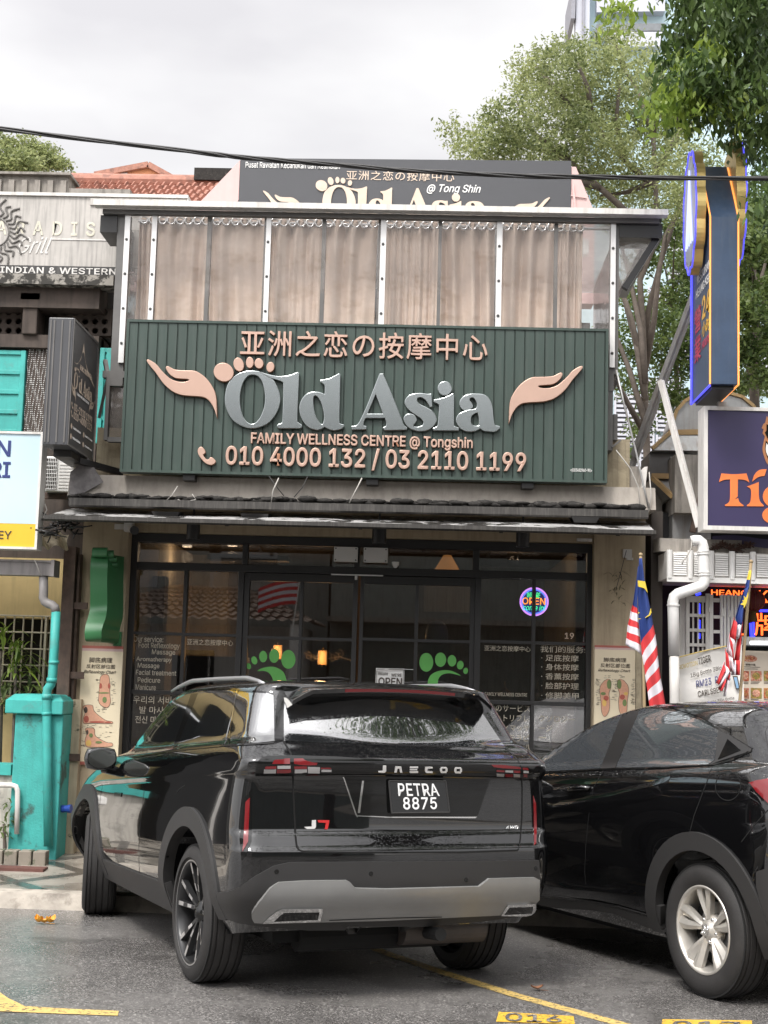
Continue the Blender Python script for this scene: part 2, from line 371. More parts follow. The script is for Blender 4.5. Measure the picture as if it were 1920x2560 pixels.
M_inkgreen = pm('poster_green_ink', (.16, .22, .08), .7)
M_inkflesh = pm('poster_flesh_ink', (.62, .33, .22), .7, var=.12, vs=60)
M_inkyel = pm('poster_yellow_ink', (.65, .42, .12), .7)
M_footgreen = pm('green_sign_metal', (.035, .15, .055), .35, var=.08)
M_leafgreen = pm('green_vinyl', (.10, .36, .075), .5)
M_decal = pm('cream_window_vinyl', (.50, .45, .36), .6)
M_decaldk = pm('dark_green_window_vinyl', (.035, .07, .05), .6)
M_gold = pm('gilded_brass', (.65, .40, .10), .25, metal=.9)
M_goldsign = pm('gold_sign_return', (.60, .45, .17), .35, metal=.5, var=.15, vs=9)
M_navy = pm('navy_sign_paint', (.035, .062, .115), .38, var=.2, streak=.3, scol=(.12, .14, .17))
M_tigerblue = pm('deep_blue_sign_face', (.036, .028, .085), .4, var=.04)
M_orangesign = pm('orange_lettering', (.80, .20, .05), .45)
M_redcloth = pm('flag_red', (.62, .045, .05), .7); M_whitecloth = pm('flag_white', (.72, .70, .74), .7); M_bluecloth = pm('flag_blue', (.018, .045, .20), .7); M_yelcloth = pm('flag_yellow', (.75, .55, .06), .7)
M_cable = pm('cable_rubber', (.028, .027, .027), .45, var=.3)
M_wire = pm('pale_wire', (.42, .40, .37), .6)
M_bark = pm('grey_bark', (.105, .085, .07), .9, var=.35, vs=10, bump=.5, bs=25)
M_tyre = pm('tyre_rubber', (.022, .0205, .020), .72, var=.3, vs=9, bump=.15, bs=90)
M_plas = pm('grey_black_cladding_plastic', (.027, .026, .026), .55, var=.06, bump=.08, bs=400)
M_skid = pm('silver_grey_bumper_paint', (.28, .28, .275), .38, metal=.35, var=.08)
M_chrome = pm('chrome', (.78, .78, .78), .08, metal=1, var=0)
M_redlens = pm('red_lens', (.17, .010, .013), .12, var=0, coat=.6)
M_whitelens = pm('white_lens', (.36, .35, .35), .15, var=0, coat=.6)
M_glossblack = pm('gloss_black_trim', (.006, .006, .006), .06, var=0)
M_seam = pm('panel_gap', (.001, .001, .001), .9, var=0)
M_under = pm('underbody_black', (.006, .006, .006), .9)
M_alloydk = pm('dark_alloy', (.018, .018, .019), .3, var=0)
M_alloy = pm('machined_alloy', (.60, .59, .58), .28, metal=.75, var=.05)
M_alloysilver = pm('silver_alloy', (.62, .59, .54), .30, metal=.6, var=.1, vs=14)
M_platewhite = pm('plate_white', (.82, .82, .82), .4, var=0)
M_inkblue = pm('banner_blue_ink', (.05, .06, .22), .7)
M_banner = pm('banner_vinyl', (.70, .68, .65), .5, var=.08, vs=4)
M_brownwood = pm('brown_wood', (.16, .10, .06), .55, var=.25, vs=4)

def paint(name, base, drop=1.0, sc=130, lo=.35, spec=.35, cior=1.62):
    """wet black paint: clear-coated, beads of rain on the upward faces"""
    m = bpy.data.materials.new(name); m.use_nodes = True; nt = m.node_tree; b = nt.nodes['Principled BSDF']; L = nt.links.new
    b.inputs['Base Color'].default_value = (*base, 1); b.inputs['Roughness'].default_value = .05; b.inputs['Specular IOR Level'].default_value = spec
    b.inputs['Coat Weight'].default_value = 1; b.inputs['Coat Roughness'].default_value = .015; b.inputs['Coat IOR'].default_value = cior
    t = N(nt, 'ShaderNodeTexCoord'); v = N(nt, 'ShaderNodeTexVoronoi'); v.inputs['Scale'].default_value = sc; v.inputs['Randomness'].default_value = 1
    L(t.outputs['Object'], v.inputs['Vector'])
    sp0 = N(nt, 'ShaderNodeSeparateColor'); L(v.outputs['Color'], sp0.inputs[0])
    big = N(nt, 'ShaderNodeMath', operation='MULTIPLY'); big.inputs[1].default_value = .60; L(sp0.outputs[0], big.inputs[0])
    sub = N(nt, 'ShaderNodeMath', operation='SUBTRACT'); L(big.outputs[0], sub.inputs[0]); L(v.outputs['Distance'], sub.inputs[1])
    r = N(nt, 'ShaderNodeMapRange'); r.inputs['From Min'].default_value = 0; r.inputs['From Max'].default_value = .22; L(sub.outputs[0], r.inputs['Value'])
    ge = N(nt, 'ShaderNodeNewGeometry'); sp = N(nt, 'ShaderNodeSeparateXYZ'); L(ge.outputs['True Normal'], sp.inputs[0])
    k = N(nt, 'ShaderNodeMapRange'); k.inputs['From Min'].default_value = lo; k.inputs['From Max'].default_value = lo+.35; k.inputs['To Max'].default_value = drop; L(sp.outputs['Z'], k.inputs['Value'])
    bp = N(nt, 'ShaderNodeBump'); bp.inputs['Distance'].default_value = .006; L(r.outputs[0], bp.inputs['Height']); L(k.outputs[0], bp.inputs['Strength'])
    L(bp.outputs[0], b.inputs['Normal']); L(bp.outputs[0], b.inputs['Coat Normal'])
    return m
M_paint = paint('wet_black_car_paint', (.004, .004, .0045))
M_hglass = paint('sky_lifted_car_glass', (.055, .06, .066), .12, 150, .3, 1.0, 3.2)  # grey base stands in for pale sky reflected in the hatchback's windows
M_rail = pm('satin_roof_rail', (.36, .36, .37), .35, metal=.6, var=.05)
M_cglass = paint('dark_tinted_car_glass', (.010, .011, .012), .12, 150, .3, 1.0, 3.0)

def asphalt():
    m = bpy.data.materials.new('wet_asphalt'); m.use_nodes = True; nt = m.node_tree; b = nt.nodes['Principled BSDF']; L = nt.links.new
    ge = N(nt, 'ShaderNodeNewGeometry'); co = ge.outputs['Position']
    v = N(nt, 'ShaderNodeTexVoronoi'); v.inputs['Scale'].default_value = 140; L(co, v.inputs['Vector'])
    v2 = N(nt, 'ShaderNodeTexNoise'); v2.inputs['Scale'].default_value = 190; v2.inputs['Detail'].default_value = 2; L(co, v2.inputs['Vector'])
    n = N(nt, 'ShaderNodeTexNoise'); n.inputs['Scale'].default_value = .8; n.inputs['Detail'].default_value = 6; n.inputs['Roughness'].default_value = .6; L(co, n.inputs['Vector'])
    sp = N(nt, 'ShaderNodeSeparateColor'); L(v.outputs['Color'], sp.inputs[0])
    r = N(nt, 'ShaderNodeValToRGB'); e = r.color_ramp.elements; e[0].position = 0; e[0].color = (.082, .078, .076, 1); e[1].position = 1; e[1].color = (.46, .44, .42, 1)
    x = e.new(.6); x.color = (.150, .143, .138, 1); x = e.new(.86); x.color = (.21, .20, .192, 1)
    L(sp.outputs[0], r.inputs[0])
    mr = N(nt, 'ShaderNodeMapRange'); mr.inputs['From Min'].default_value = .3; mr.inputs['From Max'].default_value = .7; mr.inputs['To Min'].default_value = .75; mr.inputs['To Max'].default_value = 1.3; L(n.outputs['Fac'], mr.inputs['Value'])
    sc = N(nt, 'ShaderNodeVectorMath', operation='SCALE'); L(r.outputs[0], sc.inputs[0]); L(mr.outputs[0], sc.inputs['Scale']); 
    st = N(nt, 'ShaderNodeTexNoise'); st.inputs['Scale'].default_value = 1.9; st.inputs['Detail'].default_value = 5; L(co, st.inputs['Vector'])
    sr = N(nt, 'ShaderNodeMapRange'); sr.inputs['From Min'].default_value = .57; sr.inputs['From Max'].default_value = .68; sr.inputs['To Min'].default_value = 0; sr.inputs['To Max'].default_value = .5; L(st.outputs['Fac'], sr.inputs['Value'])
    sx = N(nt, 'ShaderNodeMix', data_type='RGBA'); L(sr.outputs[0], sx.inputs[0]); L(sc.outputs[0], sx.inputs[6]); sx.inputs[7].default_value = (.045, .042, .040, 1); L(sx.outputs[2], b.inputs['Base Color'])
    rr = N(nt, 'ShaderNodeMapRange'); rr.inputs['From Min'].default_value = .2; rr.inputs['From Max'].default_value = .8; rr.inputs['To Min'].default_value = .13; rr.inputs['To Max'].default_value = .42; L(n.outputs['Fac'], rr.inputs['Value']); L(rr.outputs[0], b.inputs['Roughness'])
    bp = N(nt, 'ShaderNodeBump'); bp.inputs['Strength'].default_value = .45; bp.inputs['Distance'].default_value = .004; L(sp.outputs[0], bp.inputs['Height']); 
    bp2 = N(nt, 'ShaderNodeBump'); bp2.inputs['Strength'].default_value = .22; bp2.inputs['Distance'].default_value = .004; L(v2.outputs['Fac'], bp2.inputs['Height']); L(bp.outputs[0], bp2.inputs['Normal']); L(bp2.outputs[0], b.inputs['Normal'])
    return m
M_road = asphalt()
def roadpaint(name, col, wear=.45):
    m = pm(name, col, .5, var=.15, vs=9, spot=1, sps=42, spcol=(.06, .057, .055), spt=(.50+wear*.2, .54+wear*.2), bump=.5, bs=150); return m
M_rline = roadpaint('worn_yellow_road_paint', (.62, .44, .15), .25)
M_rbox = roadpaint('yellow_stencil_paint', (.70, .42, .05), .35)
def paving():
    m = bpy.data.materials.new('wet_mosaic_paving'); m.use_nodes = True; nt = m.node_tree; b = nt.nodes['Principled BSDF']; L = nt.links.new
    ge = N(nt, 'ShaderNodeNewGeometry'); co = ge.outputs['Position']
    mp = N(nt, 'ShaderNodeMapping'); mp.inputs['Rotation'].default_value = (0, 0, radians(45)); mp.inputs['Scale'].default_value = (1, 1, 1); L(co, mp.inputs[0])
    br = N(nt, 'ShaderNodeTexBrick'); br.offset = 0; br.inputs['Scale'].default_value = .8; br.inputs['Brick Width'].default_value = .5; br.inputs['Row Height'].default_value = .5; br.inputs['Mortar Size'].default_value = .045
    br.inputs['Color1'].default_value = (.40, .36, .31, 1); br.inputs['Color2'].default_value = (.33, .30, .26, 1); br.inputs['Mortar'].default_value = (.12, .11, .10, 1); L(mp.outputs[0], br.inputs['Vector'])
    n = N(nt, 'ShaderNodeTexNoise'); n.inputs['Scale'].default_value = 4; n.inputs['Detail'].default_value = 7; L(co, n.inputs['Vector'])
    mx = N(nt, 'ShaderNodeMix', data_type='RGBA', blend_type='MULTIPLY'); mx.inputs[0].default_value = .8; L(br.outputs[0], mx.inputs[6]); L(n.outputs['Fac'], mx.inputs[7])
    sc = N(nt, 'ShaderNodeVectorMath', operation='SCALE'); sc.inputs['Scale'].default_value = 1.2; L(mx.outputs[2], sc.inputs[0]); L(sc.outputs[0], b.inputs['Base Color'])
    rr = N(nt, 'ShaderNodeMapRange'); rr.inputs['From Min'].default_value = .4; rr.inputs['From Max'].default_value = .6; rr.inputs['To Min'].default_value = .12; rr.inputs['To Max'].default_value = .45; L(n.outputs['Fac'], rr.inputs['Value']); L(rr.outputs[0], b.inputs['Roughness'])
    return m
M_pave = paving()
M_kerb = pm('kerb_concrete', (.40, .36, .31), .8, var=.3, vs=5, spot=.5, sps=6, spcol=(.12, .10, .08), bump=.4, bs=30)
M_leafA = leafmat('yellow_green_leaves', (.10, .17, .02), (.34, .44, .08), .5)
M_leafB = leafmat('mid_green_leaves', (.05, .09, .022), (.18, .24, .07), .45)
M_leafC = leafmat('dark_green_leaves', (.036, .075, .018), (.14, .21, .06), .4)
M_leafD = leafmat('olive_leaves', (.10, .135, .045), (.42, .46, .21), .55)
# ------------------------------------------------------------------ the setting: ground, road, kerb, pavement, markings
def gz(y): return 0 if y < 7.6 else -.025*(min(y, 10.62)-7.6)
mb = MB(); mb.grid(lambda u, v: (-400+800*u, -400+900*v, -.14), 4, 4); struct('ground', mb, M_kerb)
mb = MB(); ys = [-60, -20, 0, 4, 7.6, 8.4, 9.2, 10, 10.64]
vs = [(x, y, gz(y)) for y in ys for x in (-80, -20, -4, 0, 4, 20, 80)]
mb.add(vs, [(j*7+i, j*7+i+1, (j+1)*7+i+1, (j+1)*7+i) for j in range(len(ys)-1) for i in range(6)]); struct('road', mb, M_road)
mb = MB(); mb.hexa([(-60, 10.60, -.12), (60, 10.60, -.12), (60, 10.80, -.12), (-60, 10.80, -.12), (-60, 10.65, .035), (60, 10.65, .035), (60, 10.80, .04), (-60, 10.80, .04)])
struct('kerb', mb, M_kerb)
mb = MB(); mb.hexa([(-60, 10.802, -.12), (60, 10.802, -.12), (60, 12.95, -.12), (-60, 12.95, -.12), (-60, 10.802, .041), (60, 10.802, .041), (60, 12.95, .15), (-60, 12.95, .15)])
struct('pavement', mb, M_pave)
mb = MB(); mb.hexa([(-60, -9.0, -.1), (60, -9.0, -.1), (60, -7.4, -.1), (-60, -7.4, -.1), (-60, -9.0, .1), (60, -9.0, .1), (60, -7.4, .1), (-60, -7.4, .1)]); struct('pavement', mb, M_kerb)
def gpt(px, py):            # a pixel on the road
    p = PZ(px, py, 0)
    for _ in range(4): p = PZ(px, py, gz(p.y))
    return p
def marking(name, polys, mat, dz=.004):
    mb = MB()
    for poly in polys:
        pts = [gpt(*p) for p in poly]
        mb.add([(p.x, p.y, gz(p.y)+dz) for p in pts], [tuple(range(len(pts)))])
    return struct(name, mb, mat)
def strip(pts, wd):
    ps = [gpt(*p) for p in pts]; mb = MB(); vs = []
    for i, p in enumerate(ps):
        t = (ps[min(i+1, len(ps)-1)] - ps[max(i-1, 0)]); n = Vector((-t.y, t.x, 0)).normalized()*wd/2
        vs += [(p.x+n.x, p.y+n.y, gz(p.y)+.004), (p.x-n.x, p.y-n.y, gz(p.y)+.004)]
    mb.add(vs, [(2*i, 2*i+1, 2*i+3, 2*i+2) for i in range(len(ps)-1)]); return mb
struct('bay_line', strip([(870, 2345), (960, 2382), (1100, 2430), (1300, 2493), (1568, 2566), (1900, 2660)], .085), M_rline)
marking('bay_line', [[(-60, 2465), (0, 2483), (20, 2497), (62, 2517), (180, 2524), (297, 2529), (294, 2541), (150, 2536), (0, 2530), (-60, 2527)]], M_rline)
# stencilled bay numbers: a yellow patch with the digits left as road
def bay(px, s, dk):
    marking('bay_number', [px], M_rbox, .004)
    me = txt(s, bold=.02); a, b, c, d = bbox2(me)
    q = [gpt(*p) for p in dk]      # bottom-left, bottom-right, top-right, top-left
    def f(x, y, z):
        u = (x-a)/(c-a); v = (y-b)/(d-b); p = q[0].lerp(q[1], u).lerp(q[3].lerp(q[2], u), v); return (p.x, p.y, gz(p.y)+.008)
    link('bay_number', onto(me, f), M_road, kind='structure')
bay([(1240, 2556), (1437, 2562), (1434, 2542), (1247, 2531)], '016', [(1262, 2556), (1405, 2560), (1404, 2544), (1265, 2535)])
bay([(1652, 2585), (1880, 2585), (1880, 2553), (1656, 2550)], '017', [(1680, 2580), (1850, 2580), (1850, 2558), (1680, 2555)])

# leaves lying on the road
def fallen(px, py, s, mat, label, curl):
    p = gpt(px, py); mb = MB()
    for k, (dx, dy, a) in enumerate(((0, 0, .2), (.5*s, .1*s, 1.1), (-.45*s, .05*s, -.9))):
        def f(u, v):
            t = u*2-1; w_ = (1-t*t)**.6*(v*2-1)*.32*s
            x = t*s*.5; return (p.x + dx + x*cos(a) - w_*sin(a), p.y + dy + x*sin(a) + w_*cos(a), gz(p.y)+.012 + curl*s*(t*t*.35 + (v*2-1)**2*.25))
        mb.grid(f, 8, 4)
        if mat is not M_fallY and k == 0: break
    mb.tube([(p.x, p.y, gz(p.y)+.01), (p.x+s*.9, p.y-.01, gz(p.y)+.008)], s*.018, 5)
    o = mb.build('fallen_leaf', mat, smooth=True); tag(o, label, 'leaf')
M_fallY = pm('yellow_dead_leaf', (.72, .33, .03), .5, var=.3, vs=60); M_fallB = pm('brown_dead_leaf', (.22, .10, .05), .6, var=.3, vs=60)
fallen(110, 2311, .085, M_fallY, 'bright yellow curled leaf lying on the wet road left of the SUV', 1)
fallen(1342, 2478, .07, M_fallB, 'small brown dry leaf on the asphalt beside the long yellow line', .6)
# ------------------------------------------------------------------ the shophouse
YG = 12.60                               # glazing plane
FL, FR = P(322, 1500, YG-.06).x, P(1480, 1500, YG-.06).x
ZT = P(900, 1346, YG-.06).z
PLX = P(196, 1560, 12.4).x; PRX = P(1612, 1560, 12.4).x
shop = thing('shophouse', 'two storey beige shophouse with dark glazed shopfront and double awning', 'shophouse', (0, 12.6, .1))
mb = MB(); mb.box(PLX, FL, 12.4, 17.6, .02, 3.34); mb.build('wall', M_wall, shop)
mb = MB(); mb.box(FR, PRX, 12.4, 17.6, .02, 3.34); mb.build('wall', M_wall, shop)
mb = MB(); mb.box(FL, FR, 12.46, 12.9, ZT+.003, 3.34); mb.build('lintel', M_wall, shop)
xa, xb = PLX-.06, PRX+.03
# upper wall behind the big sign, ledge, slab
mb = MB(); mb.box(P(240, 1150, 12.25).x, P(1574, 1180, 12.25).x, 12.25, 12.5, 3.36, 3.80); mb.build('upper_wall', M_wall2, shop)
mb = MB(); mb.hexa([(xa, 12.02, 3.16), (xb, 12.02, 3.16), (xb, 12.5, 3.16), (xa, 12.5, 3.16), (xa, 12.07, 3.355), (xb, 12.07, 3.355), (xb, 12.5, 3.358), (xa, 12.5, 3.358)]); mb.build('ledge', M_ledge, shop)
mb = MB(); mb.box(PLX, PRX, 12.5, 17.6, 3.342, 3.52); mb.build('floor_slab', M_conc, shop)
mb = MB(); mb.box(PLX, PRX, 17.6, 17.8, .02, 5.2); mb.build('rear_wall', pm('warm_brown_wall', (.11, .08, .06), .7, var=.2), shop)
mb = MB(); mb.box(FL, FR, 12.7, 17.59, .02, .135); mb.build('floor', M_brownwood, shop)
mb = MB(); mb.box(FL+.001, FR-.001, 12.905, 17.59, 3.0, 3.04); mb.build('ceiling', M_dark, shop)
# brown timber and pale partitions inside
mb = MB(); mb.box(P(1441, 1500, 13.0).x, P(1470, 1500, 13.0).x, 13.0, 13.1, .14, 2.9); mb.build('inner_jamb', M_brownwood, shop)
mb = MB(); bxp(mb, 905, 1450, 1040, 2100, 14.6, .1); mb.build('partition', pm('pale_partition', (.40, .33, .26), .7), shop)
mb = MB(); bxp(mb, 330, 1440, 352, 2100, 13.4, .2); bxp(mb, 361, 1440, 398, 2100, 13.6, .2); mb.build('inner_post', M_dark, shop)
mb = MB(); bxp(mb, 1060, 1465, 1180, 1530, 15.5, .05)
mb.build('slatted_blind', pm('beige_slats', (.40, .33, .25), .7, streak=.8, sscale=(40, 1, .2)), shop)

# shopfront: frame, panes, doors, vinyl lettering
sf = thing('shopfront', 'black framed glass shopfront with green foot stickers and cream service lists', 'shopfront', (0, YG, .14))
fy0, fy1 = YG-.06, YG+.05
def fbar(mb, a, b, c, d, y0=fy0, y1=fy1): x0, x1, z0, z1 = rect_px(a, b, c, d, y0); return mb.box(x0, x1, y0, y1, z0, z1)
ZB = .14
def zpx(px, py): return P(px, py, fy0).z
def xpx(px, py=1500): return P(px, py, fy0).x
mb = MB()
zt0 = zpx(900, 1374-10); z_r1, z_r0 = zpx(900, 1418), zpx(900, 1437)       # transom rail
mb.box(FL, FR, fy0, fy1, ZT-.075, ZT)                                       # head
mb.box(FL, xpx(338), fy0, fy1, ZB, ZT-.075); mb.box(xpx(1467), FR, fy0, fy1, ZB, ZT-.075)
fl_, fr_ = xpx(338), xpx(1467)
mb.box(fl_, fr_, fy0, fy1, z_r0, z_r1)
for a, b in ((606, 619), (886, 899), (1183, 1199)): mb.box(xpx(a, 1385), xpx(b, 1385), fy0+.004, fy1, z_r1, ZT-.075)
mb.box(xpx(594), xpx(608), fy0-.003, fy1, ZB, z_r0); mb.box(xpx(1188), xpx(1203), fy0-.003, fy1, ZB, z_r0)
mb.build('frame', M_black, sf, bevel=.004)
for a, b, c in ((338, 594, (457, 466)), (1203, 1467, (1331, 1340))):
    mb = MB()
    zm = zpx((a+b)/2, 1583 if a < 600 else 1604); zl = zpx((a+b)/2, 1731 if a < 600 else 1756)
    mb.box(xpx(a), xpx(b), fy0+.012, fy1-.01, zm-.022, zm+.004); mb.box(xpx(a), xpx(b), fy0+.012, fy1-.01, zl-.025, zl+.01); mb.box(xpx(a), xpx(b), fy0+.012, fy1-.01, ZB, ZB+.10)
    for z0, z1 in ((ZB+.1, zl-.025), (zl+.01, zm-.022), (zm+.004, z_r0)): mb.box(xpx(c[0]), xpx(c[1]), fy0+.014, fy1-.012, z0, z1)
    mb.build('glazing_bar', M_black, sf, bevel=.003)
mb = MB(); mb.box(fl_, fr_, YG, YG+.006, z_r1, ZT-.075); mb.build('transom_pane', M_glass, sf)
mb = MB(); mb.box(fl_, xpx(594), YG, YG+.006, ZB+.1, z_r0); mb.build('window_pane', M_glass, sf)
mb = MB(); mb.box(xpx(1203), fr_, YG, YG+.006, ZB+.1, z_r0); mb.build('window_pane', M_glass, sf)
for a, b, i0, i1, midb in ((608, 894, 622, 882, ((749, 757),)), (900, 1188, 909, 1176, ((1038, 1047),))):
    d = MB(); zt = z_r0-.004; zb = ZB+.02
    X0, X1, X2, X3 = xpx(a), xpx(i0), xpx(i1), xpx(b)
    d.box(X0, X1, fy0+.02, fy1-.02, zb, zt); d.box(X2, X3, fy0+.02, fy1-.02, zb, zt); d.box(X1, X2, fy0+.02, fy1-.02, zt-.07, zt); d.box(X1, X2, fy0+.02, fy1-.02, zb, zb+.14)
    zm = zpx((a+b)/2, 1594 if a < 700 else 1599); d.box(X1, X2, fy0+.022, fy1-.022, zm-.022, zm+.006)
    for p, q in midb:
        d.box(xpx(p), xpx(q), fy0+.024, fy1-.024, zm+.006, zt-.07); d.box(xpx(p), xpx(q), fy0+.024, fy1-.024, zb+.14, zm-.022)
    do = d.build('door', M_black, sf, bevel=.003)
    g = MB(); g.box(X1-.005, X2+.005, YG-.004, YG+.004, zb+.13, zt-.06); g.build('door_pane', M_glass, do)
    h = MB(); hx = X2+.03 if a < 700 else X0+.035
    h.tube([(hx, fy0-.05, .8), (hx, fy0-.05, 1.25)], .014, 10); h.tube([(hx, fy0-.05, .85), (hx, fy0+.025, .85)], .009, 8); h.tube([(hx, fy0-.05, 1.2), (hx, fy0+.025, 1.2)], .009, 8); h.build('handle', M_chrome, do, smooth=True)
yv = YG-.006                                 # vinyl lies on the street side of the panes
def vinyl(me, mat, name='window_lettering'): return link(name, me, mat, sf)
def line_px(s, rect, mat, bold=.006, shear=0, Y=yv, keep=1.5, fnt=None, parent=None, name='window_lettering', ex=.0, sp=1):
    me = fit_px(txt(s, bold=bold, shear=shear, fnt=fnt, extrude=ex, sp=sp), rect, Y, keep); return link(name, me, mat, parent if parent is not None else sf)
z7 = zc(240, 1250, 2.3042); z8 = zc(860, 1250, 2.3042)
def R(z, a, b, c, d): (x0, y0), (x1, y1) = z((a, b), (c, d)); return (x0, y0, x1, y1)
for s, r in (('Our service:', (218, 785, 388, 818)), ('Foot Reflexology', (245, 822, 482, 862)), ('Massage', (322, 862, 456, 898)), ('· Aromatherapy', (215, 903, 436, 938)), ('Massage', (240, 940, 365, 975)), ('Facial treatment', (230, 980, 462, 1010)), ('Pedicure', (240, 1022, 370, 1052)), ('Manicure', (228, 1062, 345, 1095))):
    line_px(s, R(z7, *r), M_decal)
for s, r in (('우리의 서비스', (215, 1130, 480, 1175)), ('발 마사지', (250, 1190, 430, 1232)), ('전신 마사지', (225, 1245, 420, 1288))): line_px(s, R(z7, *r), M_decal)
line_px('亚洲之恋按摩中心', R(z7, 524, 803, 790, 838), M_decal)
for s, r, b in (('亚洲之恋按摩中心', (808, 840, 1075, 872), .004), ('我们的服务:', (1132, 840, 1390, 880), .006), ('· 足底按摩', (1136, 892, 1352, 930), .006), ('· 身体按摩', (1136, 944, 1352, 982), .006), ('· 香薰按摩', (1136, 998, 1352, 1036), .006), ('· 脸部护理', (1136, 1052, 1352, 1090), .006), ('· 修脚美甲', (1136, 1108, 1352, 1146), .006),
    ('当社のサービス:', (793, 1178, 1083, 1220), .006), ('フットリフレ', (830, 1238, 1066, 1276), .006), ('クソロジー', (1122, 1242, 1330, 1280), .006), ('ボディマッサ', (838, 1292, 1066, 1330), .006), ('ージ', (1122, 1296, 1200, 1332), .006), ('アロマテラピ', (830, 1350, 1066, 1388), .006), ('ー', (1122, 1365, 1165, 1372), .006), ('フェイシャル', (835, 1405, 1080, 1440), .006), ('FAMILY WELLNESS CENTRE', (812, 1110, 1055, 1130), .004)):
    line_px(s, R(z8, *r), M_decal, bold=b)
line_px('19', R(z8, 1272, 765, 1324, 800), M_cream, bold=.02)
# green footprints on the doors
for z, pts in ((z7, ((1108, 918, 41, 54, 0), (1027, 898, 29, 40, 5), (963, 902, 23, 33, 0), (912, 924, 17, 24, -15), (880, 957, 13, 18, -15))), (z8, ((474, 935, 40, 54, 0), (556, 920, 32, 41, 0), (622, 926, 25, 33, 0), (670, 951, 19, 25, 10), (701, 984, 14, 18, 10)))):
    loops = [z(*ell(*p)) for p in pts]
    if z is z7: sole = [(930, 985), (960, 968), (1010, 960), (1050, 970), (1085, 1000), (1095, 1060), (1060, 1120), (1000, 1150), (1010, 1090), (1020, 1040), (1000, 1000), (970, 985)]
    else: sole = [(672, 1012), (630, 988), (580, 980), (530, 990), (495, 1015), (482, 1060), (500, 1120), (560, 1160), (560, 1100), (540, 1050), (560, 1010), (610, 998)]
    loops.append(z(*smooth_loop(sole, 5)))
    link('foot_sticker', px_shape(loops, yv, .002), M_leafgreen, sf)
# ------------------------------------------------------------------ the shop's lettering: outlines traced in photo pixels on the big sign
zO = zc(530, 880, 4.4838); zA = zc(880, 880, 4.2538); zL = zc(350, 880, 7.9)
c = 'c'
LET = {}
LET['O'] = [smooth_loop(zO((460,222),(560,240),(640,285),(700,340),(748,440),(765,540),(745,640),(690,740),(600,820),(470,857),(350,835),(240,765),(175,650),(155,550),(165,450),(200,350),(280,270),(370,232))),
            smooth_loop(zO((460,258),(520,275),(570,340),(597,440),(605,540),(590,640),(550,740),(500,800),(450,820),(390,790),(345,720),(318,620),(312,530),(325,430),(355,340),(405,275)))]
LET['l'] = [smooth_loop(zO((575,246,c),(650,268),(740,285),(820,283),(900,265),(962,240,c),(976,247,c),(965,480),(955,760),(975,805),(1005,825),(1010,845,c),(990,858,c),(755,857,c),(737,840),(745,822),(780,810),(797,780),(805,600),(808,390),(800,345),(740,318),(668,298,c),(640,285,c)))]
LET['d'] = [smooth_loop(zO((1425,252,c),(1437,262,c),(1430,500),(1425,770),(1440,815),(1475,825),(1478,838,c),(1450,865),(1370,880),(1310,865),(1265,840,c),(1220,868),(1160,872),(1080,840),(1015,760),(988,660),(1000,570),(1050,495),(1120,462),(1200,462),(1270,488,c),(1272,400),(1258,365),(1222,340),(1220,325,c),(1300,315),(1370,285))),
            smooth_loop(zO((1165,492),(1200,520),(1235,590),(1262,700),(1262,770),(1240,822),(1205,800),(1165,730),(1140,640),(1133,550),(1142,505)))]
LET['A'] = [smooth_loop(zA((297,243,c),(332,243,c),(420,450),(515,690),(550,780),(582,812,c),(578,830,c),(350,835,c),(335,815,c),(365,795),(370,760),(355,705,c),(142,705,c),(120,760),(125,790),(150,800,c),(148,825,c),(5,828,c),(0,800,c),(50,790),(90,740),(160,590),(240,390))), zA((253,445),(335,668),(160,668))]
LET['s'] = [smooth_loop(zA((840,455,c),(848,585,c),(830,590,c),(815,560),(780,510),(730,485),(695,495),(690,525),(720,565),(790,600),(860,645),(895,710),(880,770),(820,825),(730,845),(640,825),(580,780),(553,720),(575,680),(620,668),(665,685),(685,725),(665,765),(650,785),(670,805),(710,805),(750,790),(762,755),(740,715),(690,680),(620,630),(575,580),(567,530),(600,480),(660,455),(740,450),(800,458)))]
LET['i'] = [smooth_loop(zA((1070,452,c),(1080,462,c),(1078,760),(1095,800),(1130,815,c),(1128,838,c),(868,838,c),(865,818,c),(905,800),(918,760),(930,600),(920,560),(875,535),(878,518,c),(950,505),(1010,485))), zA(*ell(986, 395, 71, 71))]
LET['a'] = [smooth_loop(zA((1320,455),(1400,465),(1460,510),(1487,590),(1497,700),(1515,780),(1565,800,c),(1568,815,c),(1520,848),(1450,848),(1400,840),(1365,815,c),(1310,842),(1230,848),(1160,820),(1115,760),(1115,705),(1150,660),(1230,630),(1310,615),(1330,580),(1320,530),(1290,490),(1250,495),(1250,525),(1275,560),(1275,600),(1230,625),(1180,618),(1148,575),(1155,520),(1200,475),(1260,457))),
            smooth_loop(zA((1338,645,c),(1352,720),(1352,790,c),(1320,798),(1280,785),(1258,740),(1265,690),(1300,660)))]
TOES = [zO(*ell(*p)) for p in ((138,238,109,98,25), (306,152,52,73,-15), (430,130,38,58,0), (533,140,44,52,-10), (660,180,39,52,10))]
HANDL = smooth_loop(zL((160,200),(195,183),(330,265),(440,395),(600,545),(750,610),(880,620),(960,603),(998,572,c),(960,548),(850,540),(720,525),(620,465),(560,390),(535,330),(560,308),(620,335),(700,375),(820,390),(960,395),(1080,400),(1180,440),(1300,530),(1400,650),(1480,800),(1510,930),(1520,1100),(1525,1255,c),(1490,1150),(1440,1050),(1370,960),(1280,905),(1160,885),(980,875),(850,860),(700,810),(560,710),(450,590),(340,430),(240,310)))
HANDR = [(1453.5 - (x-370.9)*1.0506, 920 + (y-903.7)*.99 - (x-370.9)*0.0) for x, y in HANDL][::-1]
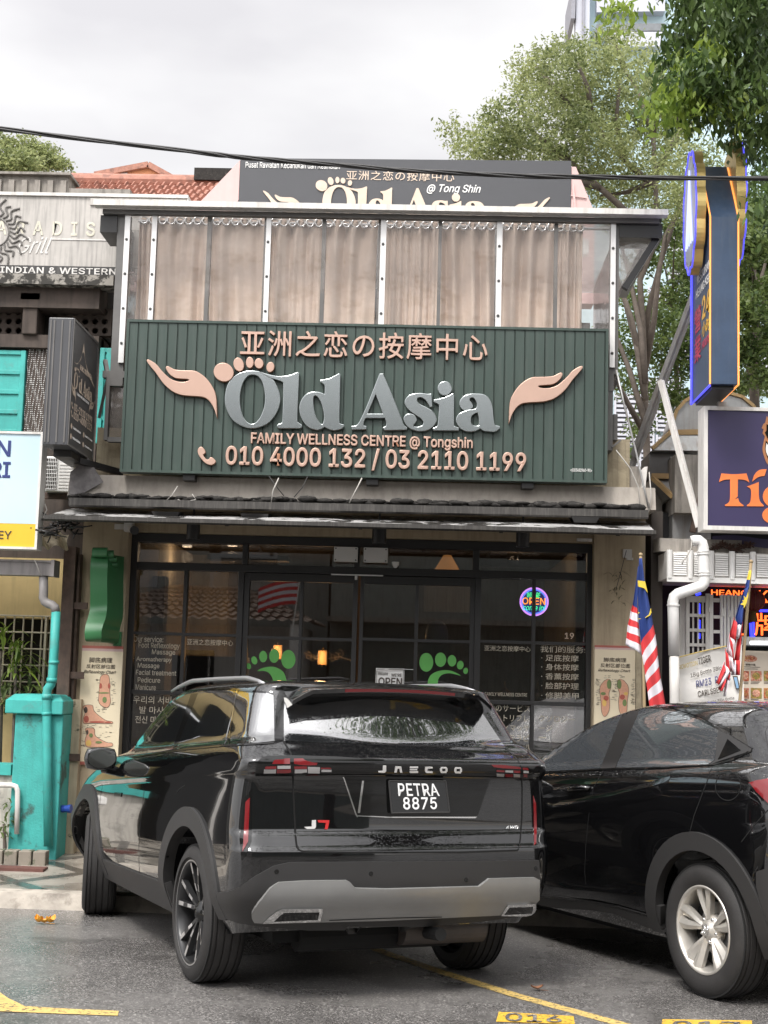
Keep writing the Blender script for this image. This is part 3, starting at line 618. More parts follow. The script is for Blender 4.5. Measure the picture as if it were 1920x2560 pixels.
PHONE = smooth_loop(zc(460, 1070, 3.318)((122,195),(130,172),(152,165),(170,185),(178,208),(162,222),(165,240),(190,268),(208,268),(228,250),(255,268),(262,288),(240,305),(210,305),(175,285),(145,250),(128,222)))
def raised(name, loops, Y, th, mat, side, parent, tilt=0, bev=.004):
    """built-up letter: a face on a deeper return"""
    me = px_shape(loops, Y, th, bev)
    for p in me.polygons: p.use_smooth = False
    me.materials.clear(); me.materials.append(mat); me.materials.append(side)
    o = link(name, me, [mat, side], parent)
    for p in o.data.polygons: p.material_index = 0 if p.normal.y < -.9 else 1
    if tilt: 
        zmin = min(v.co.z for v in o.data.vertices)
        for v in o.data.vertices: v.co.y -= (v.co.z - zmin)*tilt
    return o
def raised_text(name, s, rect, Y, th, mat, side, parent, bold=.02, fnt=None, shear=0, sp=1):
    me = txt(s, bold=bold, fnt=fnt, shear=shear, extrude=1, sp=sp)
    me = fit_px(me, rect, Y, depth=th/2); 
    for v in me.vertices: v.co.y -= th/2
    o = link(name, me, [mat, side], parent)
    for p in o.data.polygons: p.material_index = 0 if p.normal.y < -.9 else 1
    return o

# ------------------------------------------------------------------ the big green sign
YS = 11.90
SX0, SX1 = P(314.8, 1000, YS).x, P(1513, 1010, YS).x
SZ0, SZ1 = P(910, 1187.5, YS).z, P(920, 817, YS).z
sg = thing('shop_sign', 'big dark green ribbed signboard with rose gold characters, hands and metal lettering', 'sign', ((SX0+SX1)/2, YS, SZ0))
mb = MB(); n = int((SX1-SX0)/.0835); pitch = (SX1-SX0)/n
prof = []
for i in range(n):
    x = SX0 + i*pitch; prof += [(x, 0), (x+pitch*.86, 0), (x+pitch*.88, .013), (x+pitch*.935, .013), (x+pitch*.955, -.005), (x+pitch*.985, -.005)]
prof.append((SX1, 0))
vs = [(x, YS+d, z) for z in (SZ0, SZ1) for x, d in prof]; k = len(prof)
mb.add(vs, [(i, i+1, k+i+1, k+i) for i in range(k-1)])
mb.box(SX0, SX1, YS+.02, YS+.12, SZ0+.01, SZ1-.01)
mb.build('ribbed_panel', M_green, sg)
mb = MB(); t = .022
for a, b, cc, d in ((SX0-t, SX1+t, SZ1, SZ1+t), (SX0-t, SX1+t, SZ0-t, SZ0), (SX0-t, SX0, SZ0, SZ1), (SX1, SX1+t, SZ0, SZ1)): mb.box(a, b, YS-.012, YS+.125, cc, d)
mb.build('edge_trim', M_green, sg)
raised_text('characters', '亚洲之恋の按摩中心', (602, 832, 1219, 898), YS, .035, M_rose, M_roseside, sg, bold=.011, sp=1.12)
for ch, tl in (('O', .02), ('l', .02), ('d', .02), ('A', .02), ('s', .02), ('i', .02), ('a', .02)):
    raised('letter', LET[ch], YS-.014 if ch == 'l' else YS-.008, .030, M_steel, M_rim, sg, tilt=0)
raised('toe_mark', TOES, YS-.004, .04, M_rose, M_roseside, sg)
raised('hand_mark', [HANDL], YS-.004, .04, M_rose, M_roseside, sg); raised('hand_mark', [HANDR], YS-.004, .04, M_rose, M_roseside, sg)
raised('phone_mark', [PHONE], YS-.004, .03, M_rose, M_roseside, sg)
raised_text('strapline', 'FAMILY WELLNESS CENTRE @ Tongshin', (628, 1088, 1182, 1123), YS, .03, M_rose, M_roseside, sg, bold=.036)
raised_text('phone_number', '010 4000 132 / 03 2110 1199', (565, 1123, 1315, 1178), YS, .035, M_rose, M_roseside, sg, bold=.036)
link('registration_mark', fit_px(txt('<(003482960-W)>', bold=.02), (1426, 1171, 1480, 1181), YS-.006), M_white, sg)
for px in (470, 930, 1320): mb = MB(); x = P(px, 1200, YS).x; mb.box(x-.05, x+.05, YS+.03, 12.25, SZ0-.075, SZ0-.024); mb.build('support_bracket', M_black, sg)

# ------------------------------------------------------------------ the black sign up behind the roof, with its pink cheeks
YB = 14.2
bs = thing('roof_sign', 'charcoal signboard with cream lettering rising behind the curtained balcony roof', 'sign', (P(1010, 480, YB).x, YB, 5.0))
x0, x1, _, z1 = rect_px(597, 397, 1427, 600, YB); mb = MB()
zl_, zr_ = P(597, 395, YB).z, P(1427, 402, YB).z
mb.hexa([(x0, YB, 5.35), (x1, YB, 5.35), (x1, YB+.25, 5.35), (x0, YB+.25, 5.35), (x0, YB, zl_), (x1, YB, zr_), (x1, YB+.25, zr_), (x0, YB+.25, zl_)]); mb.build('panel', M_blackpanel, bs)
zb = zc(590, 380, 3.5298)
# the same emblem, scaled from the big sign onto this one (anchor points read off both)
def tob(lp):
    out_ = []
    for x, y in lp: out_.append((788 + (x-534.5)*.6095, 452 + (y-912)*.608 + (x-534.5)*.010))
    return out_
for ch in 'OldAsia':
    link('letter', px_shape([tob(l) for l in LET[ch]], YB-.001, .015), M_cream, bs)
link('toe_mark', px_shape([tob(l) for l in TOES], YB-.001, .015), M_cream, bs)
hl = [(658 + (x-370)*.6095, 478 + (y-903)*.608) for x, y in HANDL]; hr = [(1374 + (x-1453.5)*.6095, 495 + (y-920)*.608) for x, y in HANDR]
link('hand_mark', px_shape([hl], YB-.001, .015), M_cream, bs); link('hand_mark', px_shape([hr], YB-.001, .015), M_cream, bs)
link('characters', fit_px(txt('亚洲之恋の按摩中心', bold=.012, sp=1.12), (866, 428, 1136, 452), YB-.006), M_cream, bs)
link('heading', fit_px(txt('Pusat Rawatan Kecantikan dan Kesihatan', bold=.02), (614, 406, 850, 421), YB-.006), M_white, bs)
link('location_line', fit_px(txt('@ Tong Shin', bold=.022, shear=.3), (1067, 461, 1202, 486), YB-.006), M_white, bs)
zs = P(500, 515, YB).z
mb = MB(); mb.prism([(x0-.004, YB+.01, zl_-.02), (P(492, 510, YB).x, YB+.01, P(492, 512, YB).z), (P(492, 510, YB).x, YB+.01, P(492, 512, YB).z-.9), (x0-.004, YB+.01, P(492, 512, YB).z-.9)], (0, .22, 0)); 
mb.bar((x0-.1, YB, zs-.1), (x0-.012, YB, zl_-.45), .02); o = mb.build('side_cheek', M_pink, bs)
mb = MB(); mb.prism([(x1+.004, YB+.01, zr_-.06), (P(1440, 411, YB).x, YB+.01, zr_-.06), (P(1487, 527, YB).x, YB+.01, P(1487, 532, YB).z), (P(1487, 527, YB).x, YB+.01, P(1487, 545, YB).z-.9), (x1+.004, YB+.01, P(1487, 545, YB).z-.9)], (0, .22, 0))
mb.bar((x1+.08, YB, zs-.3), (x1+.02, YB, zs+.30), .02); mb.bar((x1+.0, YB-.002, zs+.18), (x1+.16, YB-.002, zs+.16), .012); mb.build('side_cheek', M_pink, bs)

# ------------------------------------------------------------------ curtained balcony on top of the sign
YE = 12.05
en = thing('balcony_enclosure', 'clear vinyl balcony enclosure with white bolted strips under a thin flat roof', 'balcony enclosure', (0, YE, 3.6))
rz = P(950, 521, YE-.1).z
bxl, bxr = P(237, 520, YE-.1).x, P(1668, 534, YE-.1).x
mb = MB(); mb.box(bxl, bxr, YE-.16, YE-.06, rz-.032, rz+.018); mb.build('roof_gutter', M_whitedirty, en)
mb = MB(); mb.hexa([(bxl+.05, YE-.06, rz-.01), (bxr-.05, YE-.06, rz-.01), (bxr-.05, 14.1, rz-.12), (bxl+.05, 14.1, rz-.12), (bxl+.05, YE-.06, rz+.01), (bxr-.05, YE-.06, rz+.01), (bxr-.05, 14.1, rz-.1), (bxl+.05, 14.1, rz-.1)]); mb.build('roof_sheet', M_polyc, en)
mb = MB(); mb.box(bxl+.06, bxr-.06, YE-.058, YE-.0, rz-.075, rz-.034)
for xx in (bxl+.1, bxr-.1): mb.box(xx-.04, xx+.04, YE+.002, 14.0, rz-.19, rz-.125)
mb.build('roof_beam', M_greyframe, en)
x0, x1, z0, z1 = rect_px(252, 540, 294, 582, YE); mb = MB(); mb.box(x0, x1, YE-.02, YE+.4, z0, z1); mb.build('beam_end', M_black, en)
x0, x1, z0, z1 = rect_px(1548, 561, 1655, 596, YE); mb = MB(); mb.box(x0, x1, YE-.02, YE+.3, z0, z1); mb.build('beam_end', M_black, en)
x0, x1, z0, z1 = rect_px(1548, 540, 1655, 553, YE); mb = MB(); mb.box(x0, x1, YE+.02, YE+.3, z0, z1); mb.build('beam_end', M_black, en)
# posts; every second one carries a white clamping strip with bolts
zs1 = rz-.075; zlow = SZ1-.15
def post(xa, wd, white, zb_, dark=.05):
    mb = MB(); mb.box(xa-wd/2-dark, xa+wd/2, YE-.001, YE+.06, zb_-.2, zs1); po = mb.build('post', M_greyframe, en)
    if white:
        m2 = MB(); m2.box(xa-wd/2, xa+wd/2+.004, YE-.026, YE-.003, zb_, zs1); st = m2.build('clamp_strip', M_alu, po)
        m3 = MB(); z = zs1-.22
        while z > zb_+.05: m3.lathe([(0, .008), (.012, .006), (.013, 0)], (xa, YE-.026, z), (0, -1, 0), 10); z -= .31
        m3.build('bolt', M_bolt, po)
def tx(px, py): return P(px, py, YE).x
post(tx(318, 600), .043, 1, P(300, 908, YE).z, .07)
post(tx(383, 650), .04, 1, zlow, 0); post(tx(520, 650), .035, 0, zlow, 0); post(tx(671, 600), .04, 1, zlow, .02); post(tx(808, 650), .035, 0, zlow, 0)
post(tx(957, 640), .045, 1, zlow, .02); post(tx(1099, 650), .03, 0, zlow, 0); post(tx(1247, 660), .045, 1, zlow, 0); post(tx(1390, 650), .032, 0, zlow, 0)
post(tx(1531, 700), .04, 1, P(1529, 920, YE).z, 0)
mb = MB(); mb.box(tx(1536, 700)+.005, tx(1547, 700), YE-.001, YE+.09, P(1540, 930, YE).z, zs1); mb.build('post', M_greyframe, en)
XL, XR = tx(308, 700), tx(1540, 700)
mb = MB()
xs_ = [XL, tx(383, 650), tx(671, 600), tx(957, 640), tx(1247, 660), XR-.02]
for a, b in zip(xs_[:-1], xs_[1:]): mb.grid(lambda u, v, a=a, b=b: (a+(b-a)*u, YE-.0025-.010*sin(pi*u)*sin(3+7*v)*.5, (P(300, 900, YE).z if 0 else zlow+.0) + (zs1-zlow)*v), 14, 10)
mb.build('vinyl_sheet', M_pvc, en, smooth=True)
mb = MB(); mb.box(XL-.04, XL-.0365, YE+.06, 14.0, P(300, 930, YE).z, zs1); mb.build('vinyl_sheet', M_pvc, en)
mb = MB(); mb.box(XR+.03, XR+.0335, YE+.095, 14.0, P(300, 930, YE).z, zs1); mb.build('vinyl_sheet', M_pvc, en)
# side braces, lower frames left and right of the sign
mb = MB(); lz = P(290, 927, YE).z
mb.box(P(256, 940, YE).x, P(313, 940, YE).x, YE, YE+.10, lz-.06, lz); mb.box(P(263, 1010, YE).x, P(272, 1010, YE).x, YE, YE+.08, P(270, 1100, YE).z, lz-.06); mb.box(P(272, 1010, YE).x, P(311, 1010, YE).x, YE+.01, YE+.08, P(290, 1104, YE).z, P(290, 1092, YE).z)
mb.bar((P(240, 1060, YE).x, YE+.1, P(242, 1040, YE).z), (P(268, 940, YE).x, YE+.02, lz-.06), .02); mb.bar((P(250, 890, YE).x, YE+.2, P(250, 890, YE).z), (P(268, 925, YE).x, YE+.02, lz-.02), .035)
mb.build('lower_frame', M_greyframe, en)
mb = MB(); x0, x1, z0, z1 = rect_px(274, 945, 309, 1090, YE); mb.box(x0, x1, YE+.04, YE+.044, z0, z1); mb.build('lower_pane', M_pvc, en)
mb = MB(); mb.box(P(1520, 940, YE).x, P(1545, 940, YE).x, YE, YE+.10, P(1530, 935, YE).z, P(1530, 922, YE).z); mb.box(P(1518, 1010, YE).x, P(1533, 1010, YE).x, YE+.01, YE+.2, P(1525, 1125, YE).z, P(1530, 935, YE).z)
x0, x1, z0, z1 = rect_px(1537, 1030, 1548, 1095, YE); mb.box(x0, x1, YE+.1, YE+.3, z0, z1)
mb.bar((P(1530, 1120, YE).x, YE, P(1530, 1118, YE).z), (P(1552, 1098, YE).x, YE, P(1552, 1100, YE).z), .015); mb.build('lower_frame', M_greyframe, en)
# slanting side awning at the right end
A_, B_, C_ = P(1644, 592, YE+.05), P(1561, 722, YE+.05), P(1549, 598, YE+.05)
mb = MB(); mb.bar(A_, B_, .055); mb.build('brace', M_black, en)
mb = MB(); o_ = Vector((.045, 0, .03)); mb.bar(A_+o_, B_+o_, .012); mb.build('brace_edge', M_alu, en)
mb = MB(); mb.prism([A_+Vector((-.03, .03, 0)), B_+Vector((-.02, .03, .03)), C_+Vector((0, .03, 0))], (0, .004, 0)); mb.build('side_sheet', M_pvc, en)
# room behind
mb = MB(); mb.box(bxl+.35, bxr-.42, 14.02, 14.1, 3.53, rz-.45); mb.build('rear_panel', pm('grey_back_panel', (.16, .155, .15), .8), en)
mb = MB(); mb.box(bxl+.35, bxr-.42, 12.3, 14.0, 3.523, 3.56); mb.build('deck', M_brownwood, en)

# curtains on one rod
rodz = P(900, 562, 12.3).z
mb = MB(); mb.tube([(P(345, 556, 12.3).x, 12.3, rodz), (P(1525, 564, 12.3).x, 12.3, rodz)], .013, 10)
tag(mb.build('curtain_rod', M_chrome, smooth=True), 'long chrome curtain rod running behind the clear vinyl sheets', 'curtain rod')
def curtain(pa, pb, label, nf=3, amp=.03, seed=0):
    r = random.Random(seed); x0 = P(pa, 650, 12.3).x; x1 = P(pb, 650, 12.3).x; zt = rodz+.045; zb_ = 3.75; ph = r.random()*6
    t = thing('curtain', label, 'curtain', ((x0+x1)/2, 12.3, zb_), 'taupe eyelet curtains on the balcony')
    amps = [r.uniform(.5, 1.3) for _ in range(9)]
    def f(u, v):
        x = x0 + (x1-x0)*u; a = u*nf*2*pi + ph*.0
        top = max(0, (v-.92)/.08)
        big = sin(a)*amp*(1.15*top + .75*(1-top))
        sm = (.020*sin(u*(17+4*amps[0])+ph+2*sin(v*2.2+ph)) + .012*amps[1]*sin(u*41*amps[2]+ph*2+v*2))*(1-top)
        zz = zb_ + (zt-zb_)*v + (.022*cos(a)**2*1.0 - .011)*top
        return (x + .006*sin(v*5+ph), 12.3 + big + sm, zz)
    mb = MB(); mb.grid(f, 90, 40); cl = mb.build('cloth', M_curtain, t, smooth=True)
    s = cl.modifiers.new('thick', 'SOLIDIFY'); s.thickness = .003
    mb = MB()
    for k in range(nf*2):
        u = (k+.5)/(nf*2); x = x0+(x1-x0)*u; ang = .9*(1 if k % 2 else -1); R_ = .034; ax = Vector((cos(ang)*.25, -1, 0)).normalized()
        yy = 12.3 - .018
        prof = [(R_ + .009*cos(q), .007*sin(q)) for q in (2*pi*i/8 for i in range(8))]
        mb.lathe(prof, (x, yy - .012, rodz), ax, 18, closed=True)
    mb.build('eyelet', M_chrome, t, smooth=True)
cl_ = [(345, 391, 'narrow taupe curtain end at the far left of the balcony', 1), (392, 524, 'taupe eyelet curtain right of the narrow left end, above the left hand mark', 3), (527, 668, 'taupe eyelet curtain above the first toes of the big sign', 3), (674, 806, 'taupe eyelet curtain above the left half of the copper characters', 3), (809, 942, 'taupe eyelet curtain just left of the dark middle gap', 3),
       (962, 1096, 'taupe eyelet curtain just right of the dark middle gap', 3), (1101, 1236, 'taupe eyelet curtain above the end of the copper characters', 3), (1252, 1388, 'taupe eyelet curtain above the right hand mark', 3), (1391, 1456, 'bunched narrow taupe curtain beside the open clear corner on the right', 2)]
for i, (a, b, l, nf) in enumerate(cl_): curtain(a, b, l, nf, .032, i)
mb = MB(); x0, x1, z0, z1 = rect_px(1440, 597, 1472, 635, 13.9); mb.box(x0, x1, 13.9, 14.0, z0, z1); tag(mb.build('switch_box', M_whiteplas), 'small white box on the back wall of the open balcony corner', 'switch box')

# ------------------------------------------------------------------ awnings
def awning(name, fl, fr, bl, br, Yf, Yb, th, drop, mat, label, fm):
    a, b = P(*fl, Yf), P(*fr, Yf); c_, d = P(*bl, Yb), P(*br, Yb)
    t = thing(name, label, 'awning', ((a.x+b.x)/2, Yb, a.z), 'stacked awnings over the shopfront')
    mb = MB(); nn = 26; r = random.Random(3); 
    def f(u, v):
        p = a.lerp(b, u); q = c_.lerp(d, u); z = p.lerp(q, v); return (z.x, z.y, z.z + .004*sin(u*17+v*2))
    mb.grid(f, 60, 6); o = mb.build('roof_sheet', mat, t); s = o.modifiers.new('thick', 'SOLIDIFY'); s.thickness = th; s.offset = -1
    mb = MB(); dz = Vector((0, 0, drop)); y_ = Vector((0, .03, 0))
    lip = Vector((0, -.004, .012)); mb.hexa([a-dz+lip, b-dz+lip, b-dz+y_, a-dz+y_, a+lip, b+lip, b+y_, a+y_]); mb.build('front_gutter', fm, t)
    mb = MB()
    for u in (.06, .3, .52, .75, .94):
        p = a.lerp(b, u); q = c_.lerp(d, u); dn = Vector((0, 0, th+.012)); mb.bar(p-dn+Vector((0, .05, 0)), q-dn, .03, .03)
    mb.build('rafter', M_black, t)
    return t
upA = awning('awning', (172, 1248), (1621, 1279), (180, 1236), (1598, 1262), 11.78, 12.35, .012, .060, M_darkgrime, 'upper awning, black with moss and trailing wires, its gutter streaked', M_fascia)
loA = awning('awning', (110, 1291), (1640, 1329), (178, 1272), (1612, 1302), 11.32, 12.42, .010, .032, M_awntop, 'lower awning, its wet pale sheet patched with black mould', M_fascia)
# mossy crust lying along the upper awning: one object
mb = MB(); r = random.Random(5)
for i in range(420):
    u = r.random(); px = 180 + 1410*u; p = P(px, 1238+26*u + r.uniform(-1, 6), 12.0); s = r.uniform(.012, .05)
    mb.ball((p.x, p.y + r.uniform(-.12, .12), p.z - .012), (s*1.8, s, s*r.uniform(.3, .9)), 6, 4)
tag(mb.build('moss', M_darkgrime, smooth=True, fixn=False, kind='stuff'), 'black moss and rotted leaves crusted on top of the upper awning', 'moss')
# black tubular downlights under the lower awning
for px, py, wd, lab in ((483, 1332, 34, 'black tube downlight above the left window of the shopfront'), (948, 1342, 36, 'black tube downlight above the pair of white boxes'), (1307, 1351, 34, 'black tube downlight above the window with the round neon')):
    p = P(px, py, 11.95); rr = wd/2*11.95/FPX
    t = thing('downlight', lab, 'downlight', (p.x, 11.95, p.z-.07), 'black downlights under the awning')
    mb = MB(); mb.lathe([(0, .10), (rr, .10), (rr, -.055), (rr*.86, -.055), (rr*.8, .02), (0, .02)], (p.x, 11.95, p.z), (0, 0, 1), 24); mb.build('body', M_black, t, smooth=False)
    mb = MB(); mb.box(p.x-.008, p.x+.008, 11.94, 11.96, p.z+.1, p.z+.2); mb.build('stem', M_black, t)
for px, py, lab in ((420, 1291, 'black floodlight on a bracket between the awnings, left end'), (640, 1296, 'black floodlight on a bracket between the awnings, above the left door'), (1460, 1303, 'black floodlight on a bracket between the awnings, right end')):
    p = P(px, py-2, 11.9); t = thing('floodlight', lab, 'floodlight', tuple(p), 'black floodlights between the awnings')
    mb = MB(); mb.hexa([(p.x-.09, 11.8, p.z-.03), (p.x+.09, 11.8, p.z-.03), (p.x+.09, 12.0, p.z-.01), (p.x-.09, 12.0, p.z-.01), (p.x-.12, 11.78, p.z+.02), (p.x+.12, 11.78, p.z+.02), (p.x+.12, 12.0, p.z+.03), (p.x-.12, 12.0, p.z+.03)]); mb.build('housing', M_black, t)
    mb = MB(); mb.bar((p.x, 12.0, p.z), (p.x+.05, 12.4, p.z+.02), .02); mb.build('arm', M_black, t)

# ------------------------------------------------------------------ things on the shop's face
def onwall(name, px0, py0, px1, py1, Y, d, mat, label, cat, **kw):
    mb = MB(); x0, x1, z0, z1 = rect_px(px0, py0, px1, py1, Y); mb.box(x0, x1, Y, Y+d, z0, z1); o = mb.build(name, mat, **kw); tag(o, label, cat); return o
for i, (a, b, l) in enumerate(((835, 894, 'white blank box on the transom, left of the pair above the doors'), (909, 969, 'white blank box on the transom, right of the pair above the doors'))):
    t_ = thing('blank_box', l, 'wall box', (P(a, 1386, 12.46).x, 12.46, P(a, 1400, 12.46).z), 'white boxes over the doors')
    x0, x1, z0, z1 = rect_px(a, 1367+i*2, b, 1404+i*2, 12.46); mb = MB(); mb.box(x0, x1, 12.46, 12.537, z0, z1); mb.build('case', M_whiteplas, t_, bevel=.003)
    mb = MB(); [mb.lathe([(0, .003), (.006, .002), (.007, 0)], (xx, 12.46, zz), (0, -1, 0), 8) for xx in (x0+.015, x1-.015) for zz in (z0+.015, z1-.015)]; mb.build('screw', M_bolt, t_)
t = thing('security_camera', 'small white bullet security camera at the top left corner of the shopfront', 'camera', tuple(P(330, 1322, 12.3)))
p = P(327, 1319, 12.38); mb = MB(); mb.box(p.x-.05, p.x+.03, 12.32, 12.4, p.z-.04, p.z+.05); mb.build('mount', M_whiteplas, t, bevel=.006)
mb = MB(); q = P(338, 1328, 12.25); mb.tube([(q.x-.05, 12.33, q.z+.03), (q.x, 12.2, q.z+.004)], .036, 14); mb.build('body', M_whiteplas, t, smooth=False)
mb = MB(); mb.tube([(q.x, 12.2, q.z+.004), (q.x+.012, 12.17, q.z-.002)], .038, 14); mb.build('lens_hood', M_black, t)
p = P(988, 1412, 12.4); t = thing('dome_camera', 'small white dome camera hanging under the right blank box', 'camera', tuple(p)); mb = MB(); mb.lathe([(0, .03), (.032, .03), (.030, 0), (0, 0)], (p.x, 12.47, p.z), (0, 0, 1), 16); mb.build('base', M_whiteplas, t); mb = MB(); mb.ball((p.x, 12.47, p.z), .024, 12, 8); mb.build('dome', M_whiteplas, t, smooth=True)
onwall('door_sensor', 887, 1438, 893, 1449, 12.5, .04, M_whiteplas, 'small white sensor on the post between the two glass doors', 'sensor')
onwall('batten_light', 828, 1436, 958, 1439, 12.5, .02, M_alu, 'thin pale strip along the rail above the glass doors', 'strip light')
onwall('wall_plate', 286, 1310, 310, 1323, 12.37, .03, M_whitedirty, 'small white plate at the top of the left pillar', 'wall plate')
onwall('junction_box', 1443, 1346, 1480, 1353, 12.36, .04, M_whitedirty, 'flat white junction box under the awning, right end', 'junction box')
t_ = thing('meter_panel', 'torn white metal panel fixed high on the right pillar', 'panel', tuple(P(1569, 1390, 12.37)))
x0, x1, z0, z1 = rect_px(1558, 1373, 1580, 1394, 12.37); mb = MB(); mb.box(x0, x1, 12.37, 12.4, z0, z1); mb.build('plate', M_whitedirty, t_); mb = MB(); mb.box(x0+.03, x1+.012, 12.372, 12.4, z0-.02, z0+.0); mb.build('tab', M_whitedirty, t_)
# neon
t = thing('neon_sign', 'round lit neon sign reading we are open come in, behind the right window', 'neon sign', tuple(P(1335, 1540, 12.62)))
YN = 12.63
def zn(*p): return zc(860, 1250, 2.3042)(*p)
mb = MB(); cpt = P(1335.5, 1504, YN); rr = 34*YN/FPX
mb.lathe([(0, .004), (rr*.95, .004), (rr*.95, 0), (0, 0)], (cpt.x, YN+.03, cpt.z), (0, -1, 0), 40); mb.build('backing', pm('neon_backing', (.02, .03, .12), .2, emit=(.02, .06, .5), est=.7), t)
for r_, m_, th in ((1.0, emis('neon_violet', (.55, .25, 1.0), 4.5), .0075), (.88, emis('neon_blue', (.10, .20, 1.0), 4.5), .006)):
    mb = MB(); mb.tube([(cpt.x + rr*r_*cos(2*pi*k/40), YN+.01, cpt.z + rr*r_*sin(2*pi*k/40)) for k in range(41)], th, 8, cap=False); mb.build('neon_ring', m_, t, smooth=True)
for s, r_, m_ in (('WE ARE', (1055, 533, 1132, 562), emis('neon_green', (.08, 1.0, .30), 4)), ('OPEN', (1028, 563, 1160, 602), emis('neon_orange', (1.0, .32, .03), 5)), ('come in!', (1030, 604, 1162, 636), emis('neon_teal', (.06, 1.0, .45), 4))):
    (a, b), (c2, d) = zn((r_[0], r_[1]), (r_[2], r_[3])); me = fit_px(txt(s, bold=.004 if s != 'OPEN' else .012, shear=.25 if s != 'OPEN' else 0, extrude=.1), (a, b, c2, d), YN+.006, depth=.05); link('neon_lettering', me, m_, t)
mb = MB(); mb.tube([(cpt.x-.02, YN+.02, cpt.z+rr), P(1325, 1445, YN)], .002, 5); mb.build('wire', M_cable, t)
# hanging OPEN notice on the right door
t = thing('door_notice', 'small white notice reading welcome we are open, hung on the right glass door', 'notice', tuple(P(974, 1720, 12.5)))
x0, x1, z0, z1 = rect_px(939, 1671, 1010, 1745, 12.535); mb = MB(); mb.box(x0, x1, 12.53, 12.54, z0, z1); mb.build('board', M_white, t)
mb = MB(); [mb.box(a, b, 12.527, 12.5295, c2, d) for a, b, c2, d in ((x0+.006, x1-.006, z1-.010, z1-.006), (x0+.006, x0+.010, z0, z1-.01), (x1-.010, x1-.006, z0, z1-.01))]; mb.build('border', M_ink, t)
link('lettering', fit_px(txt('Welcome', bold=.005, shear=.3), (945, 1679, 970, 1688), 12.526), M_ink, t); link('lettering', fit_px(txt("WE'RE", bold=.02), (978, 1684, 1004, 1692), 12.526), M_ink, t); link('lettering', fit_px(txt('OPEN', bold=.03), (946, 1694, 1005, 1714), 12.526), M_ink, t)
mb = MB(); mb.tube([P(941, 1676, 12.52), P(975, 1672, 12.50), P(1033, 1674, 12.52)], .003, 6); mb.build('rail', M_alu, t)
# inside: lamps, brass finials, strip lights, console
M_lamp = emis('lit_lamp_shade', (1.0, .50, .14), 1.1)
for px, py, l in ((694, 1630, 'lit amber cylinder lamp inside, behind the left green footprint'), (806, 1644, 'lit amber cylinder lamp inside, right of the left green footprint')):
    p = P(px, py, 15.6); t = thing('wall_lamp', l, 'lamp', (p.x, 15.6, p.z-.1), 'amber lamps inside the shop')
    mb = MB(); mb.lathe([(.048, .075), (.050, -.075), (.045, -.075), (.043, .075)], (p.x, 15.6, p.z), (0, 0, 1), 20, closed=True); mb.build('shade', M_lamp, t, smooth=False)
    mb = MB(); mb.tube([(p.x, 15.6, p.z-.1), (p.x, 15.6, p.z+.1)], .01, 8); mb.tube([(p.x, 15.6, p.z+.1), (p.x, 16.0, p.z+.1)], .01, 8); mb.build('stem', M_gold, t)
    ld = bpy.data.lights.new('lamp_light', 'POINT'); ld.energy = 7; ld.color = (1, .62, .30); ld.shadow_soft_size = .06; lo_ = bpy.data.objects.new('lamp_light', ld); COL.objects.link(lo_); lo_.location = (p.x, 15.42, p.z)
mb = MB(); r = random.Random(2)
for k in range(9):
    cx, cy = 770 + 10.0*k, 1640 + 6*sin(k*1.3); p = P(cx, cy, 15.8); mb.tube([(p.x + .05*a/9*cos(a*.9), 15.8, p.z + .05*a/9*sin(a*.9)) for a in range(10)], .004, 5)
mb.tube([P(760, 1632, 15.8), P(800, 1650, 15.8), P(850, 1642, 15.8), P(880, 1652, 15.8)], .005, 5)
tag(mb.build('scroll_carving', pm('pale_scrollwork', (.42, .36, .28), .6)), 'pale scrolled carving on the dark wall behind the left door', 'carving')
for px, py, l in ((1262, 1732, 'gilded bell shaped ornament under the window lettering, left of two'), (1345, 1736, 'gilded bell shaped ornament under the service list, right of two')):
    p = P(px, py, 13.2); s = .0033; t = thing('brass_ornament', l, 'ornament', (p.x, 13.2, p.z-.12), 'gilded ornaments in the right window')
    mb = MB(); mb.lathe([(0, 38*s), (2*s, 30*s), (4*s, 22*s), (3*s, 18*s), (9*s, 10*s), (19*s, 0), (20*s, -8*s), (13*s, -18*s), (10*s, -22*s), (22*s, -26*s), (22*s, -32*s), (0, -32*s)], (p.x, 13.2, p.z), (0, 0, 1), 24); mb.build('bell', M_gold, t, smooth=True)
    mb = MB(); mb.box(p.x-.12, p.x+.12, 13.1, 13.3, .14, p.z-32*s-.004); mb.build('plinth', M_brownwood, t)
for a, b, c2, d, Y, l in ((1198, 1400, 1373, 1417, 13.3, 'long grey air curtain inside, seen through the right transom'), (518, 1386, 720, 1400, 13.3, 'long dark air curtain inside, seen through the left transom')):
    onwall('air_curtain', a, b, c2, d, Y, .2, pm('unit_grey', (.14, .13, .12), .4), l, 'air curtain')
for px, py, l in ((468, 1365, 'small lit ceiling lamp inside, left of the two behind the left transom'), (581, 1363, 'small lit ceiling lamp inside, right of the two behind the left transom'), (1285, 1376, 'small lit ceiling lamp inside behind the right transom')):
    p = P(px, py, 14.5); mb = MB(); mb.lathe([(0, .01), (.05, .01), (.05, -.01), (0, -.01)], tuple(p), (0, 0, 1), 18); tag(mb.build('ceiling_lamp', emis('ceiling_lamp_glow', (1, .9, .75), 1.2)), l, 'lamp', 'lit ceiling lamps inside'); ld = bpy.data.lights.new('lamp_light', 'POINT'); ld.energy = 4; ld.color = (1, .80, .56); ld.shadow_soft_size = .06; lo_ = bpy.data.objects.new('lamp_light', ld); COL.objects.link(lo_); lo_.location = (p.x, 14.5, p.z-.12)
